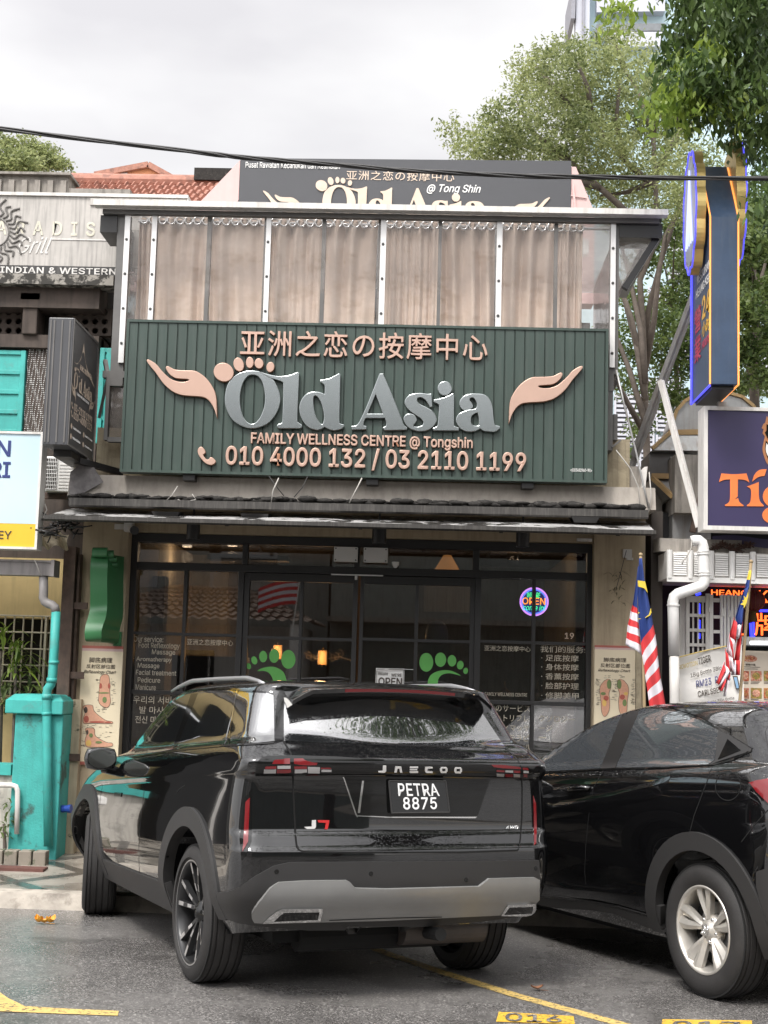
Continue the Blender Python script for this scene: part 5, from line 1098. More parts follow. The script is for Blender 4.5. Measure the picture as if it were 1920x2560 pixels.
x0, x1, z0, z1 = rect_px(13, 1752, 158, 1785, Yt-.04); zz = P(80, 1739, Yt).z; mb = MB(); mb.hexa([(x0, Yt-.05, z0), (x1, Yt-.05, z0), (x1, Yt+.47, z0), (x0, Yt+.47, z0), (x0, Yt-.05, z1), (x1, Yt-.05, z1), (x1, Yt+.47, z1), (x0, Yt+.47, z1)]); mb.hexa([(x0, Yt-.05, z1), (x1, Yt-.05, z1), (x1, Yt+.47, z1), (x0, Yt+.47, z1), (x0+.05, Yt+.03, zz+.01), (x1-.05, Yt+.03, zz+.01), (x1-.05, Yt+.42, zz+.01), (x0+.05, Yt+.42, zz+.01)]); mb.build('cap', M_teal, tp, bevel=.01)
x0, x1, z0, z1 = rect_px(-200, 1935, 28, 2110, Yt+.08); lw = thing('low_wall', 'low white front wall with a turquoise top course at the left edge', 'wall', (x0, Yt, .06))
mb = MB(); mb.box(x0-.1, x1, Yt+.08, Yt+.28, .03, z1); mb.build('wall', pm('dirty_white_render', (.52, .49, .44), .85, streak=.6, scol=(.16, .14, .11), spot=.4, sps=5), lw)
x0, x1, z0, z1 = rect_px(-200, 1908, 28, 1935, Yt+.06); mb = MB(); mb.box(x0-.1, x1, Yt+.05, Yt+.31, z0+.001, z1); mb.build('coping', M_teal, lw)
mb = MB(); mb.tube([P(x, y, Yt-.04) for x, y in ((-60, 1962), (30, 1963), (40, 1966), (44, 1976), (44, 2010), (42, 2085))], .022, 12); tag(mb.build('drain_pipe', M_whitedirty, smooth=True), 'slim white plastic drain pipe bending down the low white wall', 'pipe')
t = thing('garden_tap', 'blue hose connector on a small tap between turquoise pier and SUV', 'tap', tuple(P(165, 2040, 12.1)))
mb = MB(); mb.tube([P(140, 2027, 12.12), P(156, 2024, 12.1)], .014, 10); mb.build('spout', M_galv, t); mb = MB(); mb.tube([P(154, 2022, 12.09), P(160, 2022, 12.09), P(161, 2022, 12.09), P(178, 2022, 12.08)], [.030, .034, .028, .036], 14); mb.build('connector', pm('blue_plastic', (.02, .06, .30), .4, var=0), t)
Yw = 12.30; mb = MB(); x0, x1, z0, z1 = rect_px(148, 1748, 194, 2105, Yw); mb.box(x0, x1, Yw, Yw+.3, .05, z1); tag(mb.build('wall_stub', pm('peeling_beige_render', (.40, .33, .23), .9, streak=.4, spot=.95, sps=5, spcol=(.03, .035, .02), spt=(.60, .65))), 'peeling beige wall stub with green and black mould beside the turquoise pier', 'wall')
t = thing('planter_curb', 'low mossy planter edge of concrete blocks at the foot of the turquoise pier', 'planter', tuple(P(40, 2110, 11.8)))
mb = MB(); y0_ = 11.72
for i in range(5):
    p = P(-60+i*36, 2100, y0_); mb.box(p.x, p.x+.105, y0_, y0_+.12, .04, .20)
mb.build('block', pm('mossy_block', (.25, .22, .18), .9, spot=.8, sps=9, spcol=(.05, .07, .03)), t, bevel=.008)
mb = MB(); x0, x1, _, _ = rect_px(-120, 2120, 122, 2140, 11.6); mb.box(x0, x1, 11.45, 11.60, .06, .098); tag(mb.build('drain_grating', pm('rust_red_grating', (.12, .05, .04), .7, var=.3)), 'rust red strip of drain cover across the pavement at left', 'drain cover')

# plants behind the low wall
def blades(name, label, px, py, Y, n, ln, mat, seed, spread=1.0, wd=.022, cat='plant', stem=True):
    r = random.Random(seed); b = P(px, py, Y); mb = MB()
    for k in range(n):
        a = r.uniform(0, 2*pi); el = r.uniform(.25, 1.35); L = ln*r.uniform(.6, 1.1); d = Vector((cos(a)*cos(el)*spread, sin(a)*cos(el)*.6, sin(el))); s = Vector((-sin(a), cos(a), 0)); st = b + Vector((r.uniform(-.06, .06), r.uniform(-.06, .06), r.uniform(-.12, .18)))
        vs = []; m = 7
        for i in range(m+1):
            t = i/m; p = st + d*L*t + Vector((0, 0, -L*.75*t*t*(1.2-sin(el)*.5))); w_ = wd*(sin(pi*min(1, t*.9+.1))**.7)*.5 + .0005
            vs += [p - s*w_, p + s*w_]
        mb.add(vs, [(2*i, 2*i+1, 2*i+3, 2*i+2) for i in range(m)])
    t = thing(name, label, cat, (b.x, b.y, .1)); mb.build('foliage', mat, t, fixn=False)
    if not stem: return t
    m2 = MB(); m2.tube([(b.x, b.y, .1), (b.x+.02, b.y, b.z*.5), (b.x, b.y, b.z)], [.02, .016, .012], 7); m2.build('stem', M_bark, t); return t
blades('dracaena', 'spiky leaved pale green plant before the barred window', 40, 1660, 12.5, 46, .32, M_leafA, 1)
blades('dracaena', 'arching fern topped plant at the very left, above the spiky one', 2, 1628, 12.45, 26, .30, M_leafA, 5, wd=.03)
blades('dracaena', 'lower dark leaved plant half hidden behind the turquoise pier', 75, 1715, 12.55, 40, .26, M_leafB, 9)
blades('dracaena', 'dense green plant below the spiky one, behind the low wall', 5, 1760, 12.5, 44, .34, M_leafB, 12)
blades('weed', 'small weed growing at the foot of the low white wall', 10, 2060, 11.95, 30, .13, M_leafB, 21, wd=.02)
# dead tillandsia-like plant on the right pillar
t = blades('hanging_plant', 'withered small plant hung by a wire on the right pillar', 1540, 1476, 12.33, 34, .12, leafmat('withered_leaves', (.05, .045, .025), (.12, .11, .06), .2), 31, wd=.008, spread=1.2, stem=False)
mb = MB(); mb.tube([P(1541, 1470, 12.34), P(1552, 1430, 12.37), P(1566, 1376, 12.365)], .003, 5); mb.build('hanging_wire', M_cable, t)
# ------------------------------------------------------------------ right neighbour: the restaurant
q1 = zc(1640, 1340, 5.143); q2 = zc(1580, 950, 4.879); q3 = zc(1700, 320, 3.073); q5 = zc(1400, 400, 2.765)
def PQ(z, Y): return lambda x, y: P(*z((x, y))[0], Y)
def fit_quad(me, quad, Y):
    """flat xy mesh into a pixel quad (bottom-left, bottom-right, top-right, top-left) on plane Y"""
    a, b, c2, d = bbox2(me); Q = [P(x, y, Y) for x, y in quad]
    def f(x, y, z):
        u = (x-a)/(c2-a); v = (y-b)/(d-b); p = Q[0].lerp(Q[1], u).lerp(Q[3].lerp(Q[2], u), v); return (p.x, Y - z, p.z)
    return onto(me, f)
xq = PRX+.06
rb = thing('restaurant_building', 'restaurant next door: dark open front, grey metal sheeting and concrete slab above', 'building', (4.2, 13.0, .1))
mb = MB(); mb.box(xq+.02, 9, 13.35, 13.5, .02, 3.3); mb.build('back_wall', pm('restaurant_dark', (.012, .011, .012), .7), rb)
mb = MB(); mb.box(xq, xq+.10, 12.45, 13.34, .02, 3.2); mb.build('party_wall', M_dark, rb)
mb = MB(); a = P(1640, 1342, 12.3); b = P(1720, 1362, 12.3)
mb.hexa([(a.x, 12.1, b.z-.08), (9, 12.1, b.z-.10), (9, 13.3, b.z-.02), (a.x, 13.3, b.z-.02), (a.x, 12.1, a.z-.03), (9, 12.1, a.z-.06), (9, 13.3, a.z+.05), (a.x, 13.3, a.z+.05)]); mb.build('roof_slab', M_conc, rb)
mb = MB(); mb.box(xq+.3, 9, 13.0, 17, 3.26, 3.8); mb.build('upper_wall', M_conc, rb)
# white louvred canopy
Yc = 12.0
t = thing('louvred_canopy', 'white painted louvred metal canopy box over the restaurant front', 'canopy', tuple(P(1790, 1450, Yc)))
x0 = P(1667, 1410, Yc).x; zt_, zb_ = P(1780, 1381, Yc).z, P(1780, 1448, Yc).z; mb = MB(); mb.box(x0, 7, Yc+.01, Yc+.9, zb_, zt_); mb.build('box', M_whitedirty, t)
mb = MB(); step = P(1736, 1410, Yc).x - P(1684, 1410, Yc).x; k = 0; x = x0
while x < 6.8:
    for j in range(10):
        z = zb_+.03+(zt_-zb_-.04)*j/10; mb.hexa([(x+.055, Yc-.012, z), (x+step-.01, Yc-.012, z), (x+step-.01, Yc+.008, z), (x+.055, Yc+.008, z), (x+.055, Yc-.002, z+.016), (x+step-.01, Yc-.002, z+.016), (x+step-.01, Yc+.008, z+.016), (x+.055, Yc+.008, z+.016)])
    x += step
mb.build('louvre', M_white, t)
mb = MB(); x = x0
while x < 6.9: mb.tube([(x+.022, Yc-.005, zb_), (x+.022, Yc-.005, zt_+.012)], .024, 10); x += step
mb.box(x0, 7, Yc-.018, Yc+.009, zb_-.03, zb_+.012); mb.build('rib', M_white, t)
# dry leaves and a tarpaulin edge on the canopy
p = P(1800, 1362, 12.0); mb = MB(); x0, x1, z0, z1 = rect_px(1780, 1344, 1990, 1366, 12.12); mb.grid(lambda u, v: (x0+(x1-x0)*u, 12.1+.01*sin(u*9), z0+(z1-z0)*v+.015*sin(u*7)), 20, 4); o = mb.build('tarpaulin', M_tigerblue); tag(o, 'dark blue tarpaulin edge hanging under the big orange lettered sign', 'tarpaulin')
mb = MB(); r = random.Random(3)
for k in range(260):
    px = r.uniform(1776, 1880); py = 1378 - abs(sin((px-1776)*.05))*14 + r.uniform(-6, 3); p = P(px, py, 12.06); a = r.uniform(0, 6.28); L = r.uniform(.02, .06); mb.bar(p, p+Vector((L*cos(a), r.uniform(-.03, .03), L*.5*sin(a))), .014, .003)
tag(mb.build('leaf_litter', pm('dead_brown_leaves', (.075, .040, .030), .85, var=.5, vs=30), fixn=False, kind='stuff'), 'heap of dead brown leaves on the white canopy', 'leaf litter')
# white downpipe
pq = PQ(q1, 11.8); rp = .050
t = thing('white_downpipe', 'fat white plastic downpipe with elbows in front of the white canopy', 'downpipe', tuple(P(1690, 2100, 11.8)))
mb = MB(); mb.tube([pq(460, 70), pq(500, 60), pq(550, 60), pq(590, 90), pq(606, 150), pq(610, 300), pq(622, 560), pq(615, 610), pq(585, 645), pq(540, 660), pq(400, 705), pq(280, 745), pq(235, 780), pq(218, 850), pq(222, 1000), pq(234, 1535)], rp*.93, 18); mb.build('pipe', M_white, t, smooth=True)
mb = MB()
for a, b in (((606, 195), (607, 205)), ((607, 220), (608, 240)), ((619, 465), (619, 475)), ((619, 490), (620, 510)), ((222, 880), (222, 900))): mb.tube([pq(*a), pq(*b)], rp*1.08, 18)
mb.build('collar', M_white, t)
mb = MB(); mb.tube([pq(234, 1540), pq(240, 2000), P(1690, 2105, 11.8)], rp*.82, 18); mb.build('lower_pipe', M_whitedirty, t, smooth=True)
mb = MB(); mb.tube([pq(460, 60), pq(455, 150), pq(400, 260), pq(340, 330), pq(338, 370)], .006, 6); tag(mb.build('loose_wire', M_wire, smooth=True), 'pale loose wire curling down beside the fat white downpipe', 'wire')
# white folding grille
Yg2 = 12.45
t = thing('folding_gate', 'white folding security gate with square openings at the restaurant entrance', 'gate', tuple(P(1760, 2105, Yg2)))
gp = PQ(q1, Yg2)
def grect(mb, a, b, c2, d, y=Yg2, dp=.03): x0, x1, z0, z1 = rect_px(*q1((a, b))[0], *q1((c2, d))[0], y); mb.box(x0, x1, y, y+dp, z0, z1)
mb = MB(); grect(mb, 300, 790, 375, 3800, Yg2+.05); mb.build('jamb', M_whitedirty, t)
mb = MB(); grect(mb, 385, 760, 430, 3800); grect(mb, 640, 740, 690, 3800, Yg2-.01); grect(mb, 430, 770, 640, 850); 
for y in (1000, 1190, 1380, 1570, 1760, 1950): grect(mb, 430, y, 640, y+40)
for x in (465, 530, 590): grect(mb, x, 850, x+22, 3800, Yg2+.02, .01)
mb.build('leaf', M_whitedirty, t)
mb = MB()
for a, b in ((692, 735), (830, 862), (872, 905), (918, 950), (962, 1000), (1012, 1045), (1056, 1100)): grect(mb, a, 750 + (a-692)*.03, b, 3800, Yg2-.015)
grect(mb, 740, 800, 828, 850); 
for y in (1020, 1210, 1400, 1590): grect(mb, 740, y, 828, y+40)
grect(mb, 680, 920, 730, 975, Yg2-.025, .009); grect(mb, 845, 930, 900, 1030, Yg2-.025, .009); grect(mb, 940, 960, 990, 1040, Yg2-.025, .009)
mb.build('folded_leaf', M_white, t)
# neon tubes and letters inside
M_nblue = emis('neon_tube_blue', (.02, .03, 1.0), 2.2); M_norg = emis('neon_tube_orange', (1.0, .12, .02), 1.8)
Yo = 12.9
t = thing('neon_letters', 'glowing orange neon restaurant lettering in the dark opening at the right edge', 'neon sign', tuple(P(1870, 1600, Yo)))
def neontext(s, rect, bold=-.0):
    (a, b), (c2, d) = q1(rect[:2], rect[2:]); cu = txt(s, bold=-.012, extrude=.3); link('neon_word', fit_px(cu, (a, b, c2, d), Yo, depth=.03), M_norg, t)
neontext('HEANG', (712, 695, 1180, 765)); neontext('KEE', (1320, 705, 1700, 860)); neontext('牌', (1270, 990, 1560, 1280))
mb = MB(); mb.tube([PQ(q1, Yo)(1100, 1265), PQ(q1, Yo)(1135, 1265), PQ(q1, Yo)(1148, 1240), PQ(q1, Yo)(1145, 1210)], .007, 8); mb.build('neon_stroke', M_norg, t, smooth=True)
t2 = thing('blue_neon', 'blue neon tubes outlining the dark restaurant opening', 'neon light', tuple(P(1880, 1600, Yo)))
mb = MB(); np_ = PQ(q1, Yo+.05)
for pts in (((1330, 960), (1700, 962)), ((1215, 1120), (1225, 1300)), ((1250, 1000), (1255, 1300)), ((515, 760), (540, 745), (575, 740)), ((552, 870), (553, 1000)), ((555, 1080), (552, 1200)), ((552, 1250), (553, 1320))): mb.tube([np_(*p) for p in pts], .011, 8)
mb.build('tube', M_nblue, t2)
# lantern
p = PQ(q1, 12.7)(1245, 830); t = thing('red_lantern', 'round dark red paper lantern hanging behind the small flag', 'lantern', (p.x, 12.7, p.z-.15))
mb = MB(); n = 16; mb.ball(tuple(p), (.108, .108, .098), 24, 14); mb.build('globe', pm('lantern_red', (.13, .012, .014), .6, var=.2), t, smooth=True)
mb = MB()
for k in range(16): a = 2*pi*k/16; mb.tube([(p.x+.110*cos(a)*sin(th), 12.7+.110*sin(a)*sin(th), p.z+.10*cos(th)) for th in (pi*i/10 for i in range(11))], .0018, 4)
mb.build('rib', pm('lantern_rib', (.25, .10, .03), .5), t); mb = MB(); mb.tube([(p.x, 12.7, p.z-.098), (p.x, 12.7, p.z-.19)], [.03, .045], 12); mb.build('tassel', pm('lantern_tassel', (.12, .07, .02), .8), t); mb = MB(); mb.tube([(p.x, 12.7, p.z+.095), (p.x, 12.7, p.z+.30)], .004, 6); mb.build('cord', M_cable, t)
# tube lamp and menu boards
p0, p1 = PQ(q1, 12.2)(1150, 1370), PQ(q1, 12.2)(1800, 1380)
t = thing('tube_lamp', 'lit white fluorescent tube lamp above the food menu board', 'lamp', tuple(p0))
mb = MB(); mb.tube([p0+Vector((.04, 0, -.002)), p1], .016, 12); mb.build('tube', emis('fluorescent_tube', (.95, .97, 1), 1.5), t); mb = MB(); mb.box(p0.x-.03, p1.x, 12.2, 12.28, p0.z+.012, p0.z+.05); mb.box(p0.x-.03, p0.x+.03, 12.18, 12.24, p0.z-.02, p0.z+.05); mb.build('batten', M_galv, t)
mb = MB(); x0, x1, z0, z1 = rect_px(*q1((1095, 1400))[0], *q1((1700, 1478))[0], 12.42); mb.box(x0, x1, 12.42, 12.46, z0, z1); tag(mb.build('fascia_board', M_glossblack), 'glossy black board behind the lit tube lamp', 'board')
Ym = 12.38; x0, x1, z0, z1 = rect_px(*q1((1092, 1480))[0], *q1((1750, 3300))[0], Ym)
t = thing('menu_board', 'cream restaurant menu board with rows of food photographs', 'menu board', (x0, Ym, z0))
mb = MB(); mb.box(x0, x1, Ym, Ym+.03, z0, z1); mb.build('board', pm('menu_paper', (.66, .58, .48), .5, var=.04), t)
M_food = [pm('food_print_'+n, c2, .5, var=.8, vs=60, spot=.8, sps=70, spcol=s_, spt=(.48, .56)) for n, c2, s_ in (('red', (.36, .07, .04), (.5, .3, .1)), ('pale', (.55, .32, .22), (.45, .10, .06)), ('green', (.38, .22, .06), (.16, .22, .05)))]
mb = MB(); (cx, cy), = q1((1205, 1575)); q = P(cx, cy, Ym-.003); mb.ball((q.x, Ym-.001, q.z), (.066, .004, .030), 20, 8); mb.build('dish_photo', M_food[1], t)
mb = MB(); [mb.ball((q.x+dx, Ym-.004, q.z+dz), (.02, .004, .012), 10, 6) for dx, dz in ((-.02, .004), (.015, -.004), (.0, .01), (.03, .006))]; mb.build('dish_topping', M_food[0], t)
r = random.Random(6)
for row, (ya, yb) in enumerate(((1735, 1865), (1955, 2090), (2180, 2310), (2400, 2530))):
    for ci, (xa_, xb_) in enumerate(((1105, 1195), (1218, 1358), (1385, 1525), (1550, 1690))):
        a, b2, c2, d = rect_px(*q1((xa_, ya))[0], *q1((xb_, yb))[0], Ym); mb = MB(); mb.box(a, b2, Ym-.003, Ym-.0005, c2, d); ph = mb.build('dish_photo', M_food[(row+ci) % 3], t)
        mb = MB(); mb.ball(((a+b2)/2, Ym-.004, (c2+d)/2), ((b2-a)*.38, .003, (d-c2)*.36), 14, 6); mb.build('dish', M_food[(row*2+ci+1) % 3], ph)
        mb = MB(); 
        for j in range(2): mb.box(a, a+(b2-a)*r.uniform(.6, 1), Ym-.002, Ym-.0005, c2-.012-.012*j, c2-.007-.012*j)
        mb.build('caption', M_ink, t)
mb = MB(); [mb.box(*[P(*q1((1110, y))[0], Ym).x, P(*q1((1110+w_, y))[0], Ym).x], Ym-.002, Ym-.0005, P(*q1((1110, y+5))[0], Ym).z, P(*q1((1110, y-2))[0], Ym).z) for y, w_ in ((1680, 230), (1705, 200))]; mb.build('caption', M_ink, t)
link('caption_characters', fit_px(txt('蒸猪什鱼', bold=.02), (*q1((1150, 1640))[0], *q1((1280, 1668))[0]), Ym-.003), M_ink, t)
# promotion banner
Yb2 = 12.1
bq = [(262, 1555), (905, 1410), (1100, 1440), (1130, 2300), (260, 2300), (235, 1800), (222, 1570)]
t = thing('promotion_banner', 'white vinyl beer promotion banner with hand painted lettering tied to the gate', 'banner', tuple(P(1750, 1790, Yb2)))
def bf(u, v):
    (ax, ay), (bx_, by_) = q1((222+28*v*1, 1560+740*v), (1110+20*v, 1395+905*v)); p = P(ax+(bx_-ax)*u, ay+(by_-ay)*u, Yb2); return (p.x, Yb2+.015*sin(u*8+v*3)+.01*sin(v*7), p.z)
mb = MB(); mb.grid(bf, 30, 20); mb.build('sheet', M_banner, t, smooth=True)
mb = MB(); pts = [PQ(q1, Yb2-.022)(*p) for p in ((240, 1572), (560, 1490), (905, 1415))]; mb.tube(pts, .006, 6); pts = [PQ(q1, Yb2-.022)(*p) for p in ((240, 1572), (240, 1800), (285, 2150))]; mb.tube(pts, .010, 6); mb.build('gold_hem', pm('gold_hem', (.60, .45, .15), .6), t)
for s, q, m_ in (('PROMOTION', ((272, 1725), (535, 1660), (530, 1600), (268, 1668)), pm('gold_paint', (.50, .36, .07), .5)), ('TIGER', ((548, 1655), (715, 1615), (695, 1525), (535, 1570)), M_ink), ('1Big Bottle 3Big Bottle', ((450, 1835), (1010, 1690), (1000, 1625), (440, 1765)), M_ink), ('RM23  RM66', ((520, 1950), (960, 1860), (950, 1765), (512, 1860)), M_inkblue), ('CARLSBERG', ((540, 2068), (905, 2000), (895, 1925), (535, 1995)), M_ink), ('1Big Bottle 3Big Bottle', ((560, 2190), (1010, 2110), (1005, 2060), (556, 2140)), M_ink)):
    link('lettering', fit_quad(txt(s, bold=.018 if s != 'TIGER' else .03), q1(*q), Yb2-.03), m_, t)
mb = MB(); A4 = q1((985, 1800), (1050, 1800), (1080, 1970), (1030, 1975)); mb.prism([P(x, y, Yb2-.032) for x, y in A4], (0, .003, 0)); mb.build('glass_drawing', M_ink, t)
mb = MB(); A4 = q1((1000, 1815), (1040, 1815), (1066, 1955), (1036, 1958)); mb.prism([P(x, y, Yb2-.034) for x, y in A4], (0, .001, 0)); mb.build('glass_fill', pm('banner_light_blue', (.25, .42, .62), .5), t)
mb = MB(); mb.tube([PQ(q1, 11.78)(165, 1555), PQ(q1, 11.8)(240, 1548), PQ(q1, Yb2-.03)(268, 1575), PQ(q1, Yb2-.03)(250, 1700), PQ(q1, Yb2-.03)(232, 1800)], .004, 6); tag(mb.build('tie_cord', M_cable), 'black cord tying the banner to the fat white downpipe', 'cord')

# ------------------------------------------------------------------ flags on poles
def flag(name, label, z, Y, bands, pole, dep):
    base = pole[1]; t = thing(name, label, 'flag', tuple(base), 'striped flags on poles')
    mb = MB(); mb.tube([pole[0], pole[1]], .012, 10); mb.ball(tuple(pole[0]), .017, 10, 6); mb.build('pole', pm('flag_pole_'+str(len(label)), (.30, .22, .12), .5), t, smooth=True)
    mats = [M_redcloth, M_whitecloth, M_bluecloth, M_yelcloth]; mb = MB()
    for mi, q in bands:
        mb.mi = mi; L0, L1, R1, R0 = [z(p[:2])[0] for p in q]; ds = [p[2] for p in q]
        A = [P(*a, Y+d) for a, d in zip((L0, L1, R1, R0), ds)]
        mb.grid(lambda u, v: tuple(A[0].lerp(A[3], u).lerp(A[1].lerp(A[2], u), v) + Vector((0, .03*sin(u*pi*2.2)*(1 if dep else 1), 0))), 8, 3)
    o = mb.build('cloth', mats, t, smooth=True); s = o.modifiers.new('thick', 'SOLIDIFY'); s.thickness = .0025
    return t
def bandset(cuts, cols, dl, dr):
    out_ = []
    for i, cidx in enumerate(cols): (l0, r0), (l1, r1) = cuts[i], cuts[i+1]; out_.append((cidx, ((*l0, dl), (*l1, dl), (*r1, dr), (*r0, dr))))
    return out_
zf = zc(1440, 1300, 3.456); Yf1 = 11.0
front = [((545, 330), (570, 330)), ((538, 520), (597, 540)), ((532, 620), (618, 640)), ((540, 850), (652, 800)), ((560, 1060), (668, 900)), ((570, 1172), (686, 985)), ((586, 1255), (700, 1078)), ((597, 1340), (708, 1168)), ((606, 1405), (718, 1262)), ((618, 1485), (733, 1368)), ((628, 1560), (752, 1465)), ((640, 1660), (775, 1600)), ((650, 1740), (790, 1700)), ((660, 1820), (800, 1790))]
back = [((541, 400), (545, 400)), ((500, 690), (533, 690)), ((491, 732), (536, 775)), ((475, 785), (540, 820)), ((465, 850), (545, 892)), ((450, 905), (550, 945)), ((443, 965), (556, 1010)), ((437, 1020), (562, 1082)), ((430, 1075), (572, 1165))]
pl = (P(*zf((559, 300))[0], Yf1+.03), P(*zf((640, 2300))[0], Yf1+.03))
pl = (pl[0], Vector((pl[1].x, pl[1].y, .06)))
fl1 = flag('striped_flag', 'large draped striped flag with blue canton, on a pole by the right pillar', zf, Yf1, bandset(front, [2, 2, 2, 2, 0, 1, 0, 1, 0, 1, 0, 1, 0], -.02, -.10) + bandset(back, [2, 2, 0, 1, 0, 1, 0, 1], .06, .0), pl, 1)
mb = MB()
for lp in (((536, 522), (597, 530), (620, 630), (608, 612), (588, 588), (540, 575)), ((648, 765), (652, 800), (640, 825), (600, 845), (630, 818), (640, 790)), ((540, 795), (552, 800), (541, 808)), ((541, 850), (566, 852), (542, 857))):
    q = [P(*zf(p)[0], Yf1-.115 + .0*i) for i, p in enumerate(lp)]; mb.prism(q, (0, .03, 0))
mb.build('crescent_and_star', M_yelcloth, fl1)
Yf2 = 11.2
u1 = [((1198, 440), (1222, 450)), ((1170, 560), (1205, 570)), ((1140, 680), (1195, 690))]
blue2 = [((1135, 690), (1192, 640)), ((1085, 830), (1175, 800)), ((1050, 940), (1130, 930)), ((1020, 1045), (1122, 1045)), ((1045, 1170), (1112, 1120))]
st = []
def pb(mi, *pts): st.append((mi, tuple((x, y, d) for (x, y, d) in pts)))
pb(0, (1005, 1045, 0), (945, 1270, .02), (1030, 1370, -.03), (1045, 1150, -.03)); 
pb(1, (945, 1255, .02), (905, 1480, .04), (995, 1600, 0), (1030, 1350, -.02))
pb(0, (945, 1260, .0), (975, 1560, .0), (1000, 1620, -.02), (985, 1430, -.02))
pb(0, (895, 1450, .03), (900, 1700, .03), (960, 1800, .0), (930, 1560, .0))
pb(1, (930, 1540, .02), (955, 1740, .02), (1010, 1760, .0), (990, 1580, .0))
pb(1, (1045, 1150, -.03), (1028, 1360, -.02), (1065, 1300, .01), (1110, 1120, .0))
pb(0, (1065, 1240, .0), (1005, 1620, -.01), (1080, 1620, .02), (1120, 1090, .02)); pb(0, (1005, 1600, -.01), (1030, 1790, -.01), (1080, 1790, .02), (1085, 1600, .02)); pb(1, (1000, 1600, .01), (965, 1790, .01), (1030, 1790, .0), (1022, 1600, .0))
pb(1, (880, 1600, .04), (790, 1840, .04), (820, 1960, .0), (960, 1780, .0)); pb(0, (880, 1620, .03), (780, 1880, .03), (800, 1920, .0), (890, 1740, .0)); pb(0, (890, 1750, .02), (800, 1960, .02), (850, 2010, .0), (895, 1900, .0)); pb(1, (895, 1850, .03), (870, 2060, .03), (890, 2060, .02), (960, 1790, .02)); pb(0, (905, 1700, .02), (915, 1860, .02), (935, 1850, .02), (960, 1790, .02))
pole2 = (P(*q1((1222, 330))[0], Yf2+.06), P(*q1((1040, 2600))[0], Yf2+.06)); pole2 = (pole2[0], Vector((pole2[1].x-.1, pole2[1].y, .06)))
fl2 = flag('striped_flag', 'small rolled red and white striped flag with yellow star, in front of the red lantern', q1, Yf2, bandset(u1, [3, 2], 0, -.02) + bandset(blue2, [2, 2, 2, 2], .0, -.03) + st, pole2, 0)
mb = MB(); q = [P(*q1(p)[0], Yf2-.06) for p in ((1185, 720), (1188, 760), (1165, 860), (1130, 930), (1128, 890), (1090, 880), (1125, 850), (1110, 825), (1140, 825), (1135, 770), (1160, 800))]; mb.prism(q, (0, .02, 0)); mb.build('star', M_yelcloth, fl2)

# ------------------------------------------------------------------ beer sign with orange lettering
Yt2 = 11.75
xa_, _, z0, z1 = rect_px(1758, 1022, 2300, 1331, Yt2); xb_ = xa_+2.1
t = thing('beer_sign', 'deep blue lightbox sign with orange lettering and part of a tiger head', 'sign', (xa_, Yt2, z0))
mb = MB(); mb.box(xa_+.035, xb_, Yt2, Yt2+.22, z0+.035, z1-.03); mb.build('face', M_tigerblue, t)
mb = MB(); mb.box(xa_, xb_, Yt2-.015, Yt2+.23, z0, z0+.035); mb.box(xa_, xb_, Yt2-.015, Yt2+.23, z1-.03, z1); mb.box(xa_, xa_+.035, Yt2-.015, Yt2+.23, z0+.035, z1-.03); mb.build('frame', M_whitedirty, t)
mb = MB(); mb.box(xa_+.14, xa_+.22, Yt2+.08, Yt2+.16, z1+.001, z1+.06); mb.build('stub', M_galv, t)
Lz = lambda *pts: smooth_loop(q2(*pts), 5)
wd = [[Lz((1060,1245,c),(1090,1140,c),(1240,1150),(1395,1140,c),(1430,1250,c),(1375,1220),(1290,1212,c),(1288,1420,c),(1250,1460,c),(1292,1440,c),(1310,1490),(1360,1530,c),(1358,1540,c),(1135,1538,c),(1130,1525,c),(1180,1490),(1195,1420),(1195,1212,c),(1120,1220))],
      [Lz((1465,1240,c),(1490,1160),(1550,1100),(1640,1088,c),(1615,1170,c),(1540,1185))],
      [Lz((1400,1300,c),(1470,1275),(1545,1245,c),(1545,1400),(1560,1480),(1605,1530,c),(1603,1542,c),(1400,1540,c),(1400,1528,c),(1440,1490),(1452,1400),(1445,1330))],
      [q2(*ell(1745, 1420, 150, 140)), q2(*ell(1745, 1420, 60, 80))], [q2(*ell(1740, 1650, 152, 110)), q2(*ell(1745, 1650, 60, 50))]]
for lp in wd: link('letter', px_shape(lp, Yt2-.001, .006), M_orangesign, t)
link('tiger_outline', px_shape([Lz((1640,445,c),(1700,470,c),(1760,460,c),(1830,480),(1860,560),(1840,700),(1830,900),(1760,1030),(1690,1060,c),(1640,1010),(1600,900),(1592,820),(1620,690,c),(1590,650,c),(1605,600,c),(1580,590,c),(1600,540,c),(1625,520,c))], Yt2-.001, .004), pm('tiger_tan', (.36, .15, .06), .5), t)
link('tiger_stripe', px_shape([Lz((1640,540,c),(1700,560),(1720,640),(1700,740),(1660,720),(1620,640,c),(1640,610))], Yt2-.006, .003), M_glossblack, t); link('tiger_stripe', px_shape([Lz((1632,740,c),(1680,800),(1700,900),(1690,990,c),(1650,940),(1625,840))], Yt2-.006, .003), M_glossblack, t)
link('tiger_cheek', px_shape([Lz((1640,770,c),(1672,820),(1682,900),(1675,960,c),(1645,900),(1632,840))], Yt2-.010, .003), M_white, t)

